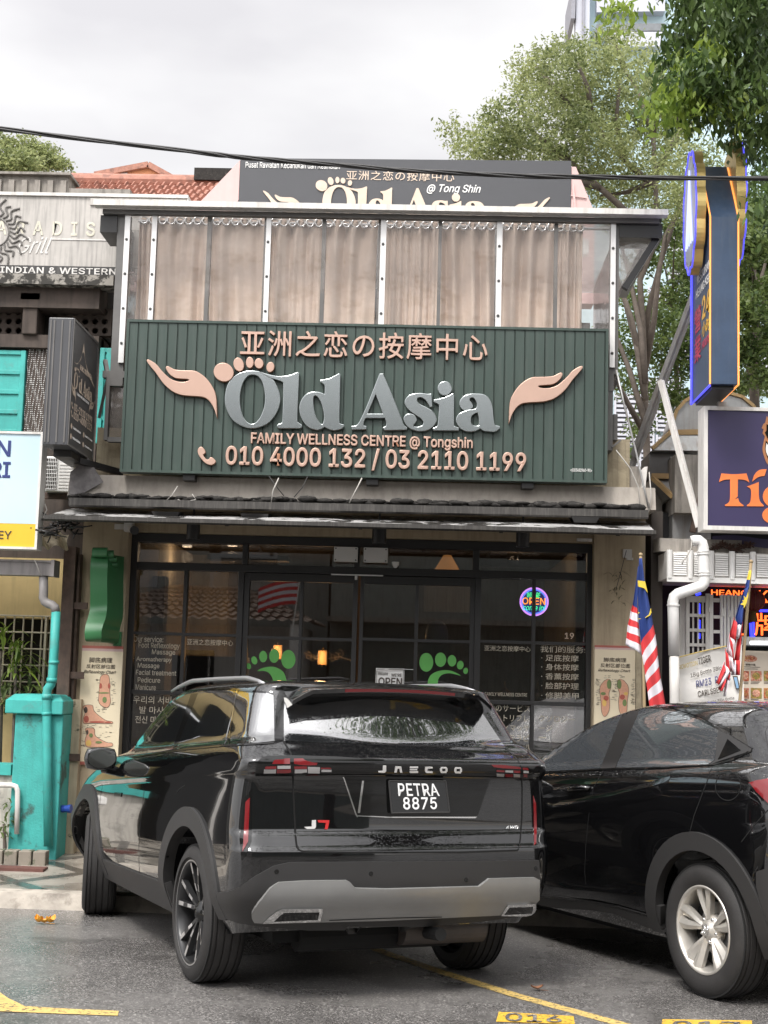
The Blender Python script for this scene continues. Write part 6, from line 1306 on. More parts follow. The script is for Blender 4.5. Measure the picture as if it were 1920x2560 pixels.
# ------------------------------------------------------------------ tall navy sign projecting over the pavement
Y0s, Y1s = 11.35, 12.15
x0 = P(1777, 750, Y0s).x; x1 = P(1844, 750, Y0s).x; zb_ = P(1810, 961, Y0s).z; zs_ = P(1810, 542, Y0s).z; ztop = P(1800, 440, Y0s+.32).z
t = thing('tall_sign', 'tall navy box sign edged with orange neon, gold scalloped medallions at its top', 'sign', ((x0+x1)/2, 11.75, zb_))
mb = MB(); mb.prism([(x0, Y0s, zb_), (x0, Y0s, zs_), (x0, Y0s+.42, ztop+.12), (x0, Y1s, ztop+.12), (x0, Y1s, zb_)], (x1-x0, 0, 0)); mb.build('case', M_navy, t, bevel=.006)
mb = MB(); mb.box(x0+.02, x1-.02, Y0s+.05, Y1s-.05, zb_-.03, zb_-.001); mb.build('base_plate', M_black, t)
M_no2 = emis('sign_neon_orange', (1.0, .34, .08), .8); M_nb2 = emis('sign_neon_blue', (.09, .09, .9), .75)
mb = MB()
for x in (x0-.006, x1+.006): mb.tube([(x, Y1s, zb_-.005), (x, Y0s-.004, zb_), (x, Y0s-.004, zs_), (x, Y0s+.40, ztop+.10)][1:], .007, 8)
mb.tube([(x1+.006, Y0s-.004, zb_), (x1+.006, Y1s, zb_-.005)], .007, 8); mb.build('orange_neon', M_no2, t)
mb = MB(); mb.tube([(x0-.008, Y0s-.0, zb_-.012), (x0-.008, Y1s, zb_-.012), (x0-.008, Y1s+.004, zs_+.2)], .010, 8); mb.build('blue_neon', M_nb2, t)
def medal(xa2, xb2, yc, zc_, R_, nl=11):
    o = []
    for k in range(nl*8):
        a = 2*pi*k/(nl*8); rr = R_*(1+.10*abs(sin(a*nl/2))); o.append((yc+rr*.55*cos(a), zc_+rr*sin(a)))
    m_ = MB(); m_.prism([(xa2, y, z) for y, z in o], (xb2-xa2, 0, 0)); md = m_.build('medallion', M_goldsign, t)
    m_ = MB(); xe_ = xa2-.004 if xb2 <= x0+.02 else xb2+.004
    m_.tube([(xe_, y, z) for y, z in o]+[(xe_, *o[0])], .007, 6); m_.build('neon_rim', M_nb2, md)
    m_ = MB(); m_.prism([(xe_-.001, yc+(y-yc)*.9, zc_+(z-zc_)*.9) for y, z in o], (.002, 0, 0)); m_.build('face', pm('medallion_face', (.35, .38, .48), .3, streak=.4), md)
    for k in range(5):
        m_ = MB(); m_.tube([(xe_-.006 if xe_ < x0 else xe_+.006, yc+R_*.42*sin(-.8+k*.4)*v, zc_+R_*(.75-1.35*v)) for v in (0, .5, 1)], .006, 6); m_.build('neon_ray', emis('pale_neon', (.45, .5, 1), .8), md)
zl0, zl1 = P(1755, 671, 11.7).z, P(1755, 390, 11.7).z; medal(x0-.10, x0-.022, 11.72, (zl0+zl1)/2, (zl1-zl0)/2)
zr0, zr1 = P(1852, 636, 11.55).z, P(1852, 348, 11.55).z; medal(x1+.012, x1+.09, 11.72, (zr0+zr1)/2, (zr1-zr0)/2)
def side(me, u0, v0, u1, v1, mat, nm):      # on the left face: u runs from the wall to the street
    a, b, c2, d = bbox2(me); sy = (u1-u0)*(Y1s-Y0s)/(c2-a); sz = (v1-v0)*(zs_-zb_)/(d-b)
    return link(nm, onto(me, lambda x, y, z: (x0-.003-z, Y1s-u0*(Y1s-Y0s)-(x-a)*sy, zb_+v0*(zs_-zb_)+(y-b)*sz)), mat, t)
side(txt('RESTORAN', bold=.03), .30, .70, .97, .755, M_white, 'lettering'); side(txt('HEANG KEE', bold=.03), .22, .62, .97, .675, M_white, 'lettering')
side(txt('24', bold=.05), .56, .44, .97, .58, pm('sign_yellow', (.75, .42, .04), .4), 'numerals'); side(txt('營', bold=.03), .14, .40, .50, .56, pm('sign_red', (.50, .05, .10), .4), 'characters'); side(txt('業', bold=.03), .14, .22, .50, .38, MATS['sign_red'], 'characters'); side(txt('小时', bold=.03), .56, .33, .97, .42, MATS['sign_yellow'], 'characters'); side(txt('HOURS', bold=.03), .56, .26, .97, .31, MATS['sign_red'], 'lettering')

# ------------------------------------------------------------------ struts, stay wires, kitchen ducts
def strut(a, b, Ya, Yb_, w_, mat, name, label, cat): mb = MB(); mb.bar(P(*a, Ya), P(*b, Yb_), w_, w_*.8); mb.bar(P(a[0]+5, a[1]+3, Ya-.02), P(b[0]+5, b[1]+3, Yb_-.02), w_*.35); o = mb.build(name, mat); tag(o, label, cat)
strut((1738, 735), (1586, 1140), 12.2, 12.9, .065, M_galv, 'steel_strut', 'long grey steel strut slanting up to the tall navy sign', 'strut')
strut((1640, 1010), (1560, 1215), 12.8, 13.0, .05, M_galv, 'steel_strut', 'short grey steel strut running beside the foot of the long one', 'strut')
strut((1652, 952), (1748, 1318), 12.3, 12.0, .050, M_whitedirty, 'steel_strut', 'white painted strut slanting down to the corner of the beer sign', 'strut')
for pts, l in ((((1541, 925), (1560, 1010), (1590, 1130), (1610, 1220), (1622, 1270)), 'grey conduit sagging from the balcony corner down to the upper awning'), (((1540, 1125), (1575, 1170), (1597, 1220), (1600, 1285)), 'thin twin wires curving over the right end of the ledge'), (((1623, 1180), (1628, 1240), (1622, 1280)), 'thin black wire beside the torn white flashing')):
    mb = MB(); mb.tube([P(x, y, 12.0) for x, y in pts], .009 if 'conduit' in l else .005, 8); tag(mb.build('stay_wire', M_galv if 'conduit' in l else M_wire, smooth=True), l, 'wire')
mb = MB(); A = q2((110, 1100), (150, 1060), (190, 1055), (165, 1300), (160, 1580), (118, 1580), (118, 1200)); mb.prism([P(x, y, 12.15) for x, y in A], (0, .06, 0)); tag(mb.build('metal_flashing', M_whitedirty), 'torn white metal flashing at the right end of the upper awning', 'flashing')
mb = MB(); x0_, x1_, z0_, z1_ = rect_px(1574, 1166, 1602, 1265, 12.28); mb.box(x0_, x1_, 12.28, 12.6, z0_, z1_); tag(mb.build('parapet_end', M_conc), 'grey concrete parapet end at the right of the ledge', 'parapet')
t = thing('kitchen_duct', 'galvanised kitchen exhaust duct with a round bend, hood and square trunk', 'duct', tuple(P(1690, 1360, 13.4)))
dq = PQ(q2, 13.4)
mb = MB(); cpt = dq(1010, 640); prof = []
loop = [dq(480, 650), dq(480, 560), dq(545, 370), dq(640, 260), dq(760, 190), dq(950, 165), dq(1200, 165), dq(1350, 210), dq(1480, 320), dq(1560, 500), dq(1580, 650)]
mb.prism(loop, (0, .5, 0)); mb.build('bend', M_galv, t)
mb = MB(); seam = pm('rusty_flange', (.42, .28, .13), .6, var=.2)
for a, b in zip(loop[1:-2], loop[2:-1]): mb.bar(a+Vector((0, -.01, 0)), b+Vector((0, -.01, 0)), .03)
mb.bar(dq(440, 650)+Vector((0, -.03, 0)), dq(1100, 640)+Vector((0, -.03, 0)), .05); mb.bar(dq(220, 860)+Vector((0, -.12, 0)), dq(440, 660)+Vector((0, -.05, 0)), .03); mb.bar(dq(230, 1180)+Vector((0, -.04, 0)), dq(900, 1190)+Vector((0, -.04, 0)), .05); mb.bar(dq(240, 1200)+Vector((0, -.05, 0)), dq(450, 1470)+Vector((0, -.25, 0)), .04); mb.bar(dq(450, 1475)+Vector((0, -.25, 0)), dq(900, 1490)+Vector((0, -.25, 0)), .05); mb.build('flange', seam, t)
a, b, c2, d = dq(220, 880), dq(1300, 890), dq(1100, 665), dq(450, 665); dd = Vector((0, .6, 0)); f_ = Vector((0, -.12, 0)); f2 = Vector((0, -.04, 0))
mb = MB(); mb.hexa([a+f_, b+f_, b+dd, a+dd, d+f2, c2+f2, c2+dd, d+dd]); mb.build('hood', M_galv, t)
def dbox(mb, x0p, y0p, x1p, y1p, yo, dp): A_ = dq(x0p, y1p); B_ = dq(x1p, y0p); mb.box(A_.x, B_.x, 13.4+yo, 13.4+yo+dp, A_.z, B_.z)
mb = MB(); dbox(mb, 205, 905, 740, 1175, .0, .5); mb.build('collar_box', pm('duct_dark_zinc', (.17, .165, .16), .5, metal=.3, var=.2), t)
mb = MB(); dbox(mb, 465, 935, 485, 1150, -.02, .019); mb.build('stiffener', M_galv, t)
a, b = dq(240, 1195), dq(900, 1195); c2, d = dq(900, 1480), dq(450, 1475)
mb = MB(); mb.hexa([d+Vector((0, -.24, 0)), c2+Vector((0, -.24, 0)), c2+dd, dq(240, 1475)+dd, a, b, b+dd, a+dd]); mb.build('transition', M_galv, t)
mb = MB(); dbox(mb, 440, 1495, 900, 1960, -.24, .6); mb.build('trunk', M_galv, t)
mb = MB(); dbox(mb, 235, 1330, 380, 1900, .05, .5); mb.build('side_trunk', pm('duct_brown_zinc', (.19, .17, .145), .55, metal=.2, var=.2, streak=.5), t)
mb = MB(); mb.bar(dq(800, 1180)+Vector((0, -.4, 0)), dq(640, 1910)+Vector((0, -.4, 0)), .05); tag(mb.build('rusty_strut', M_rust), 'rusty brown strut crossing in front of the square duct trunk', 'strut')

# ------------------------------------------------------------------ overhead cables across the street
def cables():
    base = [(-260, 292), (0, 322), (247, 352), (500, 381), (590, 391), (710, 402), (830, 411), (985, 424), (1105, 431), (1271, 439), (1428, 442), (1600, 444), (1920, 446), (2200, 444)]
    Yk = 9.0; pts = []
    for i in range(len(base)-1):
        for k in range(8): t_ = k/8; pts.append((base[i][0]*(1-t_)+base[i+1][0]*t_, base[i][1]*(1-t_)+base[i+1][1]*t_))
    sp = smooth_loop([b + (('c',) if i in (0, len(base)-1) else ()) for i, b in enumerate(base)], 10)[:10*(len(base)-1)]
    t = thing('overhead_cable', 'twisted bundle of dark overhead cables strung across the whole view', 'cable', tuple(P(960, 434, Yk)))
    for s in range(4):
        mb = MB(); q = []
        for i, (x, y) in enumerate(sp):
            a = i*.20 + s*pi/2; R_ = .0105+.002*sin(i*.13+s); p = P(x, y, Yk); q.append(p + Vector((0, R_*cos(a), R_*sin(a)*.95)))
        mb.tube(q, .0078 if s else .0065, 8); mb.build('strand', M_cable, t, smooth=True)
cables()
# loose wires and clutter at the left end of the awnings, and over the ledge
r = random.Random(14); mb = MB()
for k in range(26):
    x = r.uniform(110, 205); y = r.uniform(1290, 1345); q = [P(x+r.uniform(-30, 30)*j/3 + 8*sin(j+k), y+r.uniform(-12, 14)*j/3, 11.8+.1*sin(k+j)) for j in range(5)]; mb.tube(q, r.choice((.004, .006, .009)), 5)
tag(mb.build('wire_tangle', M_cable, smooth=True, kind='stuff'), 'tangle of black wires under the left end of the lower awning', 'wire')
for pts, l, m_, rr in ((((95, 1275), (120, 1290), (175, 1283), (260, 1289)), 'black wire looping from the blue sign onto the lower awning', M_cable, .006), (((112, 1260), (117, 1275), (105, 1300), (95, 1322), (103, 1345)), 'pale wire dangling beside the blue and yellow sign', M_wire, .006), (((86, 1400), (92, 1412), (102, 1440)), 'pale wire dangling in front of the grey gutter', M_wire, .005),
    (((672, 1190), (690, 1215), (710, 1240)), 'thin black wire from the big sign, left of two near the phone number', M_cable, .004), (((697, 1195), (683, 1225), (678, 1258)), 'pale bent wire on the upper awning, left of two', M_wire, .006), (((770, 1190), (755, 1220), (735, 1243)), 'thin black wire from the big sign, right of two near the phone number', M_cable, .004), (((905, 1195), (890, 1225), (873, 1258)), 'pale bent wire on the upper awning below the digits 132', M_wire, .006), (((444, 1215), (430, 1238), (417, 1250)), 'pale thin wire on the upper awning at left', M_wire, .004), (((455, 1253), (445, 1249), (442, 1254), (462, 1254), (490, 1249), (480, 1235)), 'pale looped wire lying on the upper awning', M_wire, .004)):
    mb = MB(); mb.tube([P(x, y, 11.86) for x, y in pts], rr, 6); tag(mb.build('loose_wire', m_, smooth=True), l, 'wire')
mb = MB(); A = [(176, 1180), (220, 1145), (258, 1205), (210, 1232), (170, 1238)]; q = [P(x, y, 12.0) for x, y in A]; mb.prism(q, (0, .01, 0)); tag(mb.build('torn_sheet', pm('crumpled_grey_plastic', (.14, .13, .13), .5, var=.5, vs=16)), 'crumpled grey plastic sheet beside the air conditioner', 'plastic sheet')
mb = MB(); x0_, x1_, z0_, z1_ = rect_px(100, 1335, 178, 1372, 12.3)
mb.grid(lambda u, v: (x0_+(x1_-x0_)*u, 12.2+.05*sin(u*9+v*4), z0_+(z1_-z0_)*v+.02*sin(u*12)), 20, 8); tag(mb.build('tarpaulin', pm('pale_tarpaulin', (.42, .36, .26), .7, var=.4, vs=14)), 'crumpled pale tarpaulin tucked under the left end of the lower awning', 'tarpaulin')

# ------------------------------------------------------------------ tower block and louvred blue building behind the trees
Yh = 62; t = thing('tower_block', 'pale blue and white tower block rising behind the trees at top right', 'building', tuple(P(1700, 1500, Yh)))
M_lblue = pm('light_blue_cladding', (.40, .52, .57), .5, var=.06, vs=.5); M_gwhite = pm('pale_grey_cladding', (.44, .45, .50), .5, var=.05, vs=.4)
z9 = zc(1400, 0, 1.6385)
def tb(name, pts, Y, d, mat): m_ = MB(); q = [P(*p, Y) for p in z9(*pts)]; m_.prism(q, (0, d, 0)); return m_.build(name, mat, t)
xL_, xR_ = P(1447, 100, Yh).x, 45; zt_ = P(1500, -300, Yh).z
mb = MB(); mb.box(xL_+.2, xR_, Yh+.4, Yh+1.2, 0, zt_); mb.build('wall', M_lblue, t)
mb = MB(); mb.box(P(1437, 100, Yh).x, P(1471, 100, Yh).x, Yh-.4, Yh+.39, 0, zt_); mb.build('corner_column', M_gwhite, t)
mb = MB(); mb.box(P(1452, 100, Yh).x, P(1457, 100, Yh).x, Yh-.55, Yh-.401, 0, zt_); mb.build('column_groove', pm('slate_strip', (.25, .25, .29), .5), t)
tb('slanted_fin', ((48, -60), (66, -60), (62, 75), (45, 75)), Yh-.6, 3, pm('slate_fin', (.22, .22, .25), .5))
tb('spandrel', ((150, -80), (430, -80), (430, 45), (150, 50)), Yh-.1, .5, M_gwhite); tb('window_band', ((220, 97), (430, 95), (430, 125), (220, 128)), Yh-.1, .5, pm('tower_glass', (.16, .17, .18), .2)); tb('window_band', ((150, 100), (180, 98), (160, 160), (135, 165)), Yh-.1, .5, MATS['tower_glass'])
tb('window_band', ((190, 130), (420, 130), (420, 190), (185, 190)), Yh-.1, .5, M_gwhite)
Yv = 40; t = thing('louvred_building', 'pale blue building with white louvred window bands seen through the tree trunks', 'building', tuple(P(1650, 1500, Yv)))
mb = MB(); mb.box(P(1530, 900, Yv).x, 40, Yv, Yv+12, 0, P(1700, 470, Yv).z); mb.build('wall', M_lblue, t)
M_ldark = pm('louvre_gap', (.10, .10, .105), .7)
for a, b, c2, d in ((1672, 590, 1748, 632), (1672, 672, 1715, 700), (1690, 470, 1748, 560), (1536, 985, 1632, 1115), (1610, 945, 1700, 1080), (1545, 1120, 1625, 1190), (1700, 850, 1745, 905), (1620, 720, 1660, 760), (1730, 1165, 1750, 1195), (1640, 1090, 1750, 1200), (1880, 640, 2000, 760), (1880, 860, 2000, 980)):
    x0_, x1_, z0_, z1_ = rect_px(a, b, c2, d, Yv); mb = MB(); mb.box(x0_, x1_, Yv-.05, Yv-.001, z0_, z1_); w_ = mb.build('louvre_recess', M_ldark, t)
    mb = MB(); n_ = max(3, int((d-b)/11))
    for k in range(n_): z = z0_+(z1_-z0_)*k/n_; mb.box(x0_, x1_, Yv-.12, Yv-.051, z, z+(z1_-z0_)/n_*.55)
    for k in range(int((b*0+(c2-a))/25)+1): x = x0_+(x1_-x0_)*k/max(1, int((c2-a)/25)); mb.box(x-.03, x+.03, Yv-.14, Yv-.121, z0_, z1_)
    mb.build('louvre_slat', M_gwhite, w_)

# ------------------------------------------------------------------ trees
def leaves(pts, size, asp, droop, r, flat_=.0):
    vs = []; fs = []
    for i, p in enumerate(pts):
        d = Vector((r.gauss(0, 1), r.gauss(0, 1), r.gauss(0, .8) - droop)).normalized(); s = d.cross(Vector((r.gauss(0, 1), r.gauss(0, 1), r.gauss(0, 1)))).normalized()
        L = size*r.uniform(.45, 1.5); w_ = L*asp; k = 4*i
        vs += [p - d*L*.5, p - d*L*.05 + s*w_*.5, p + d*L*.5, p - d*L*.05 - s*w_*.5]; fs.append((k, k+1, k+2, k+3))
    return vs, fs
def tree(name, label, trunk, clumps, Y, n, size, mat, seed, droop=.1, asp=.5, ysp=1.0, twig=5, group=None, wood=M_bark, foc=1.0, tr=.10, cat='tree', limbs=True, hang=0, base=None):
    r = random.Random(seed); pts = []; tot = sum(c2[2]**2 for c2 in clumps); k = 1/FPX
    t = thing(name, label, cat, base or tuple(P(trunk[0][0], trunk[0][1], Y)), group)
    wb = MB(); tops = []
    for path, r0, r1 in [(trunk, tr, tr*.55)] if trunk else []:
        q = [P(x, y, Y) for x, y in path]; m_ = len(q); wb.tube(q, [r0+(r1-r0)*i/(m_-1) for i in range(m_)], 9); tops = q
    for ci, (cx, cy, R_) in enumerate(clumps):
        dY = r.uniform(-ysp, ysp); c_ = P(cx, cy, Y+dY); RR = R_*k*Y
        if limbs and trunk:
            a = min(tops[1:] or tops, key=lambda q_: (q_-c_).length + (2.0 if q_.z > c_.z+.5 else 0)); mid = a.lerp(c_, .5) + Vector((r.gauss(0, .1)*RR, r.gauss(0, .1)*RR, RR*.25)); 
            wb.tube([a, a.lerp(mid, .5)+Vector((0, 0, RR*.06)), mid, mid.lerp(c_, .6), c_], [tr*.42, tr*.33, tr*.24, tr*.15, tr*.06], 6)
        m_ = max(1, int(n*R_**2/tot/twig))
        tips = []
        for j in range(m_):
            v = Vector((r.gauss(0, 1), r.gauss(0, 1), r.gauss(0, .8))).normalized(); rad = RR*(r.random()**.45)*foc; p = c_ + Vector((v.x*rad, v.y*rad, v.z*rad*.85))
            dr = Vector((v.x+r.gauss(0, .5), v.y+r.gauss(0, .5), v.z*.6+r.gauss(0, .3) - hang)).normalized(); Lt = size*twig*.55
            for q_ in range(twig): pts.append(p + dr*Lt*(q_/twig) + Vector((r.gauss(0, 1), r.gauss(0, 1), r.gauss(0, 1)))*size*.45)
            if limbs and j % 9 == 0: wb.tube([c_.lerp(p, .15), c_.lerp(p, .6)+Vector((0, 0, RR*.05)), p + dr*Lt*.6], [tr*.07, tr*.045, tr*.02], 4, cap=False)
    vs, fs = leaves(pts, size, asp, droop, r)
    me = bpy.data.meshes.new('crown'); me.from_pydata([tuple(v) for v in vs], [], fs); link('crown', me, mat, t, fixn=False)
    if wb.v: wb.build('trunk', wood, t, smooth=True, fixn=False)
    return t
# feathery tree right of the balcony: fanned limbs first
ft = tree('feathery_tree', 'fine leaved spreading tree with a fan of slim limbs behind the balcony', [(1625, 1330), (1618, 1150), (1612, 980), (1608, 830), (1600, 700), (1640, 600), (1640, 450), (1632, 330)],
    [(1128, 318, 16), (1150, 335, 30), (1165, 365, 30), (1205, 300, 18), (1240, 285, 20), (1215, 345, 30), (1275, 330, 36), (1305, 165, 18), (1290, 205, 22), (1345, 135, 18), (1385, 120, 20), (1420, 112, 20), (1440, 130, 26), (1195, 385, 50), (1250, 355, 60), (1310, 400, 70), (1290, 290, 55), (1345, 240, 60), (1330, 170, 45), (1375, 150, 42), (1400, 215, 70), (1405, 320, 85), (1455, 165, 60), (1480, 250, 85), (1500, 120, 55), (1545, 85, 40), (1560, 170, 75), (1480, 360, 95), (1400, 430, 75), (1570, 290, 85), (1560, 430, 85), (1480, 480, 70), (1630, 200, 70), (1650, 330, 80), (1640, 470, 75), (1710, 400, 75), (1560, 540, 50), (1700, 250, 70), (1700, 510, 50)], 19, 52000, .056, M_leafD, 11, ysp=1.6, tr=.055, twig=7, asp=.42, foc=1.08, limbs=False)
wb = MB(); r = random.Random(5)
for pts in (((1613, 1000), (1590, 860), (1555, 730), (1520, 640)), ((1613, 960), (1600, 820), (1580, 720), (1555, 620), (1500, 540)), ((1610, 900), (1620, 780), (1650, 660), (1690, 540), (1740, 450)), ((1610, 860), (1600, 740), (1598, 640), (1570, 520)), ((1611, 930), (1635, 800), (1645, 700), (1662, 590), (1720, 480)), ((1614, 1060), (1575, 930), (1545, 850), (1500, 780)), ((1616, 1090), (1570, 1010), (1540, 950), (1500, 900)), ((1612, 960), (1580, 800), (1545, 690)), ((1640, 470), (1560, 400), (1480, 300), (1420, 260)), ((1640, 430), (1700, 330), (1740, 300)), ((1600, 560), (1500, 470), (1420, 400), (1340, 370), (1250, 355)), ((1420, 400), (1330, 330), (1290, 250)), ((1480, 300), (1470, 220), (1440, 150)), ((1560, 170), (1540, 110)), ((1632, 330), (1660, 230), (1650, 160)), ((1500, 470), (1400, 440), (1300, 420), (1210, 395)), ((1560, 400), (1540, 300), (1550, 200)), ((1420, 260), (1370, 200), (1340, 165)), ((1640, 450), (1570, 480), (1500, 490)), ((1700, 330), (1690, 260), (1700, 210)), ((1632, 330), (1600, 240), (1560, 170))):
    q = [P(x, y, 19+.3*sin(i+pts[0][0])) for i, (x, y) in enumerate(pts)]; n_ = len(q); wb.tube(q, [.050-.034*i/(n_-1) for i in range(n_)], 7)
wb.build('limb', M_bark, ft, smooth=True)
tree('shade_tree', 'bright leaved low tree between the fan limbed trunk and the tall navy sign', [(1700, 1150), (1690, 900), (1680, 760)], [(1690, 560, 40), (1740, 600, 40), (1640, 600, 34), (1600, 660, 30), (1570, 740, 30), (1610, 780, 34), (1540, 820, 26), (1740, 680, 36), (1755, 820, 34), (1665, 655, 26), (1700, 650, 28), (1725, 690, 26), (1690, 735, 38), (1720, 760, 40), (1660, 800, 36), (1700, 830, 44), (1640, 870, 36), (1740, 880, 40), (1690, 910, 40), (1575, 880, 36), (1560, 960, 34), (1650, 980, 36), (1700, 1010, 36), (1600, 1070, 26), (1560, 1140, 20)], 24, 17000, .075, M_leafB, 21, ysp=1.2, tr=.05, twig=5, foc=1.2)
tree('background_tree', 'dense green tree with a dark double trunk right of the tall navy sign', [(1890, 1300), (1888, 1060), (1884, 900), (1890, 760)], [(1870, 620, 45), (1910, 650, 50), (1880, 710, 50), (1930, 750, 55), (1865, 790, 44), (1910, 850, 50), (1862, 880, 36), (1930, 560, 45), (1870, 960, 36), (1925, 940, 36), (1880, 540, 40)], 22, 17000, .085, M_leafB, 31, ysp=1.2, tr=.10, twig=5, foc=1.15)
tree('background_tree', 'mid green tree filling the gap behind the tall navy sign', [(1760, 1300), (1765, 1000), (1768, 700)], [(1770, 560, 60), (1820, 480, 60), (1790, 640, 50), (1765, 720, 40), (1830, 560, 50), (1750, 480, 45)], 26, 9000, .09, M_leafB, 41, ysp=1.2, tr=.07, twig=5, foc=1.1)
# weeping foliage hanging into the top right corner
hc = [(1720, -50, 50), (1780, -30, 80), (1870, -20, 80), (1940, 40, 80), (1720, 60, 52), (1790, 80, 62), (1860, 110, 60), (1930, 140, 60), (1690, 130, 34), (1745, 160, 46), (1810, 190, 52), (1870, 230, 50), (1925, 260, 50), (1680, 210, 30), (1730, 250, 36), (1665, 250, 18), (1645, 265, 14), (1700, 190, 30), (1660, 235, 14), (1720, 240, 18), (1790, 230, 34), (1850, 290, 26), (1860, 330, 22), (1895, 350, 30), (1905, 420, 26), (1910, 480, 22), (1915, 540, 18), (1925, 330, 36), (1930, 430, 30), (1828, 235, 24)]
wt = tree('weeping_tree', 'dark large leaved foliage weeping down into the top right corner', [(2650, 2150), (2500, 1000), (2350, 200), (2050, -150)], hc, 11.5, 10500, .085, M_leafC, 51, droop=1.7, asp=.36, ysp=.7, twig=6, hang=1.6, tr=.07, limbs=False)
tree('weeping_branch', 'yellow green leaf sprays hanging at the edge of the dark corner foliage', [(2050, -150), (1900, -120), (1750, -60)], [(1545, 12, 26), (1525, 26, 14), (1640, 258, 22), (1660, 262, 22), (1690, 215, 30), (1735, 245, 24), (1650, 285, 10), (1680, 235, 24), (1705, 235, 26), (1830, 250, 22), (1700, 150, 26), (1745, 205, 30), (1770, 120, 34)], 11.1, 1150, .085, M_leafA, 61, droop=1.7, asp=.38, ysp=.3, twig=6, hang=1.6, tr=.05, limbs=False)
tree('background_tree', 'pale olive treetop peeping over the ribbed parapet at top left', [(60, 900), (55, 560), (50, 440)], [(10, 400, 40), (55, 410, 40), (105, 395, 32), (135, 410, 26), (75, 365, 26), (20, 360, 26), (125, 375, 16), (155, 415, 14), (-20, 420, 40)], 30, 7500, .085, M_leafD, 71, ysp=.8, tr=.10, twig=5)
# ------------------------------------------------------------------ cars
def car_matrix(p, h):
    n = Vector((0, .025, 1)).normalized(); f = Vector((-sin(h), cos(h), 0)); f = (f - n*f.dot(n)).normalized(); l = n.cross(f)
    m = Matrix((f, l, n)).transposed().to_4x4(); m.translation = Vector((p.x, p.y, gz(p.y))); return m
def interp_rows(rows, sub):
    keys = ('z', 'xr', 'xf', 'w', 'rr', 'rf', 'br', 'bf'); out_ = []
    n = len(rows)
    for i in range(n-1):
        a, b, c2, d = rows[max(i-1, 0)], rows[i], rows[i+1], rows[min(i+2, n-1)]
        m_ = max(1, int(sub*(1 if c2['z']-b['z'] > .03 else .5)))
        for k in range(m_):
            t = k/m_; o = {}
            for q in keys:
                p1, p2 = b[q], c2[q]; m1 = (c2[q]-a[q])/2; m2 = (d[q]-b[q])/2
                if (p2-p1)*m1 <= 0: m1 = 0
                if (p2-p1)*m2 <= 0: m2 = 0
                lim = 2.2*abs(p2-p1); m1 = max(-lim, min(lim, m1)); m2 = max(-lim, min(lim, m2))
                t2, t3 = t*t, t*t*t; o[q] = (2*t3-3*t2+1)*p1 + (t3-2*t2+t)*m1 + (-2*t3+3*t2)*p2 + (t3-t2)*m2
            out_.append(o)
    out_.append(dict(rows[-1])); return out_
def shell(rows, deform, sub=4, sidebow=.03):
    """stack of plan outlines (rounded rectangles) -> closed body; +x forward, +y left"""
    rs = interp_rows(rows, sub); NR, NC, NS, NF = 12, 9, 46, 12; rings = []
    for r in rs:
        half = []; w_, xr, xf, rr, rf, br, bf = r['w'], r['xr'], r['xf'], min(r['rr'], r['w']*.9), min(r['rf'], r['w']*.9), r['br'], r['bf']
        yc = w_ - rr; xb = xr + br
        for i in range(NR): t = i/NR; y = yc*t; half.append((xr + br*(t**2), y))
        for i in range(NC+1): a = pi/2*i/NC; e = .82; ca, sa = cos(a), sin(a); half.append((xb + rr - rr*(ca**e), yc + rr*(sa**e)))
        xs0 = xb + rr; yf = w_ - rf; xe = xf - bf; xs1 = xe - rf
        for i in range(1, NS): t = i/NS; half.append((xs0 + (xs1-xs0)*t, w_ + sidebow*(1-(2*t-1)**2)*.5))
        for i in range(NC+1): a = pi/2*i/NC; half.append((xs1 + rf*(sin(a)**.85), yf + rf*(cos(a)**.85)))
        for i in range(1, NF+1): t = 1-i/NF; half.append((xf - bf*(t**2), yf*t))
        ring = half + [(x, -y) for x, y in half[-2:0:-1]]
        rings.append([deform(x, y, r['z']) for x, y in ring])
    n = len(rings[0]); vs = [p for rg in rings for p in rg]; fs = []
    for j in range(len(rings)-1):
        for i in range(n): fs.append((j*n+i, j*n+(i+1) % n, (j+1)*n+(i+1) % n, (j+1)*n+i))
    fs += [tuple(range(n-1, -1, -1))]
    # close the top with a strip of quads across
    b = (len(rings)-1)*n; h = n//2
    for i in range(h): 
        j0, j1 = b+i, b+i+1; k0, k1 = b+(n-i) % n, b+(n-i-1) % n
        f = [j0, j1, k1, k0]; g = []
        for q in f:
            if q not in g: g.append(q)
        if len(g) > 2: fs.append(tuple(g))
    return vs, fs
def rowset(tab, rf=.45, br=.05, bf=.12): return [dict(z=r[0], xr=r[1], xf=r[2], w=r[3], rr=r[4], rf=r[5] if len(r) > 5 else rf, br=r[6] if len(r) > 6 else br, bf=r[7] if len(r) > 7 else bf) for r in tab]
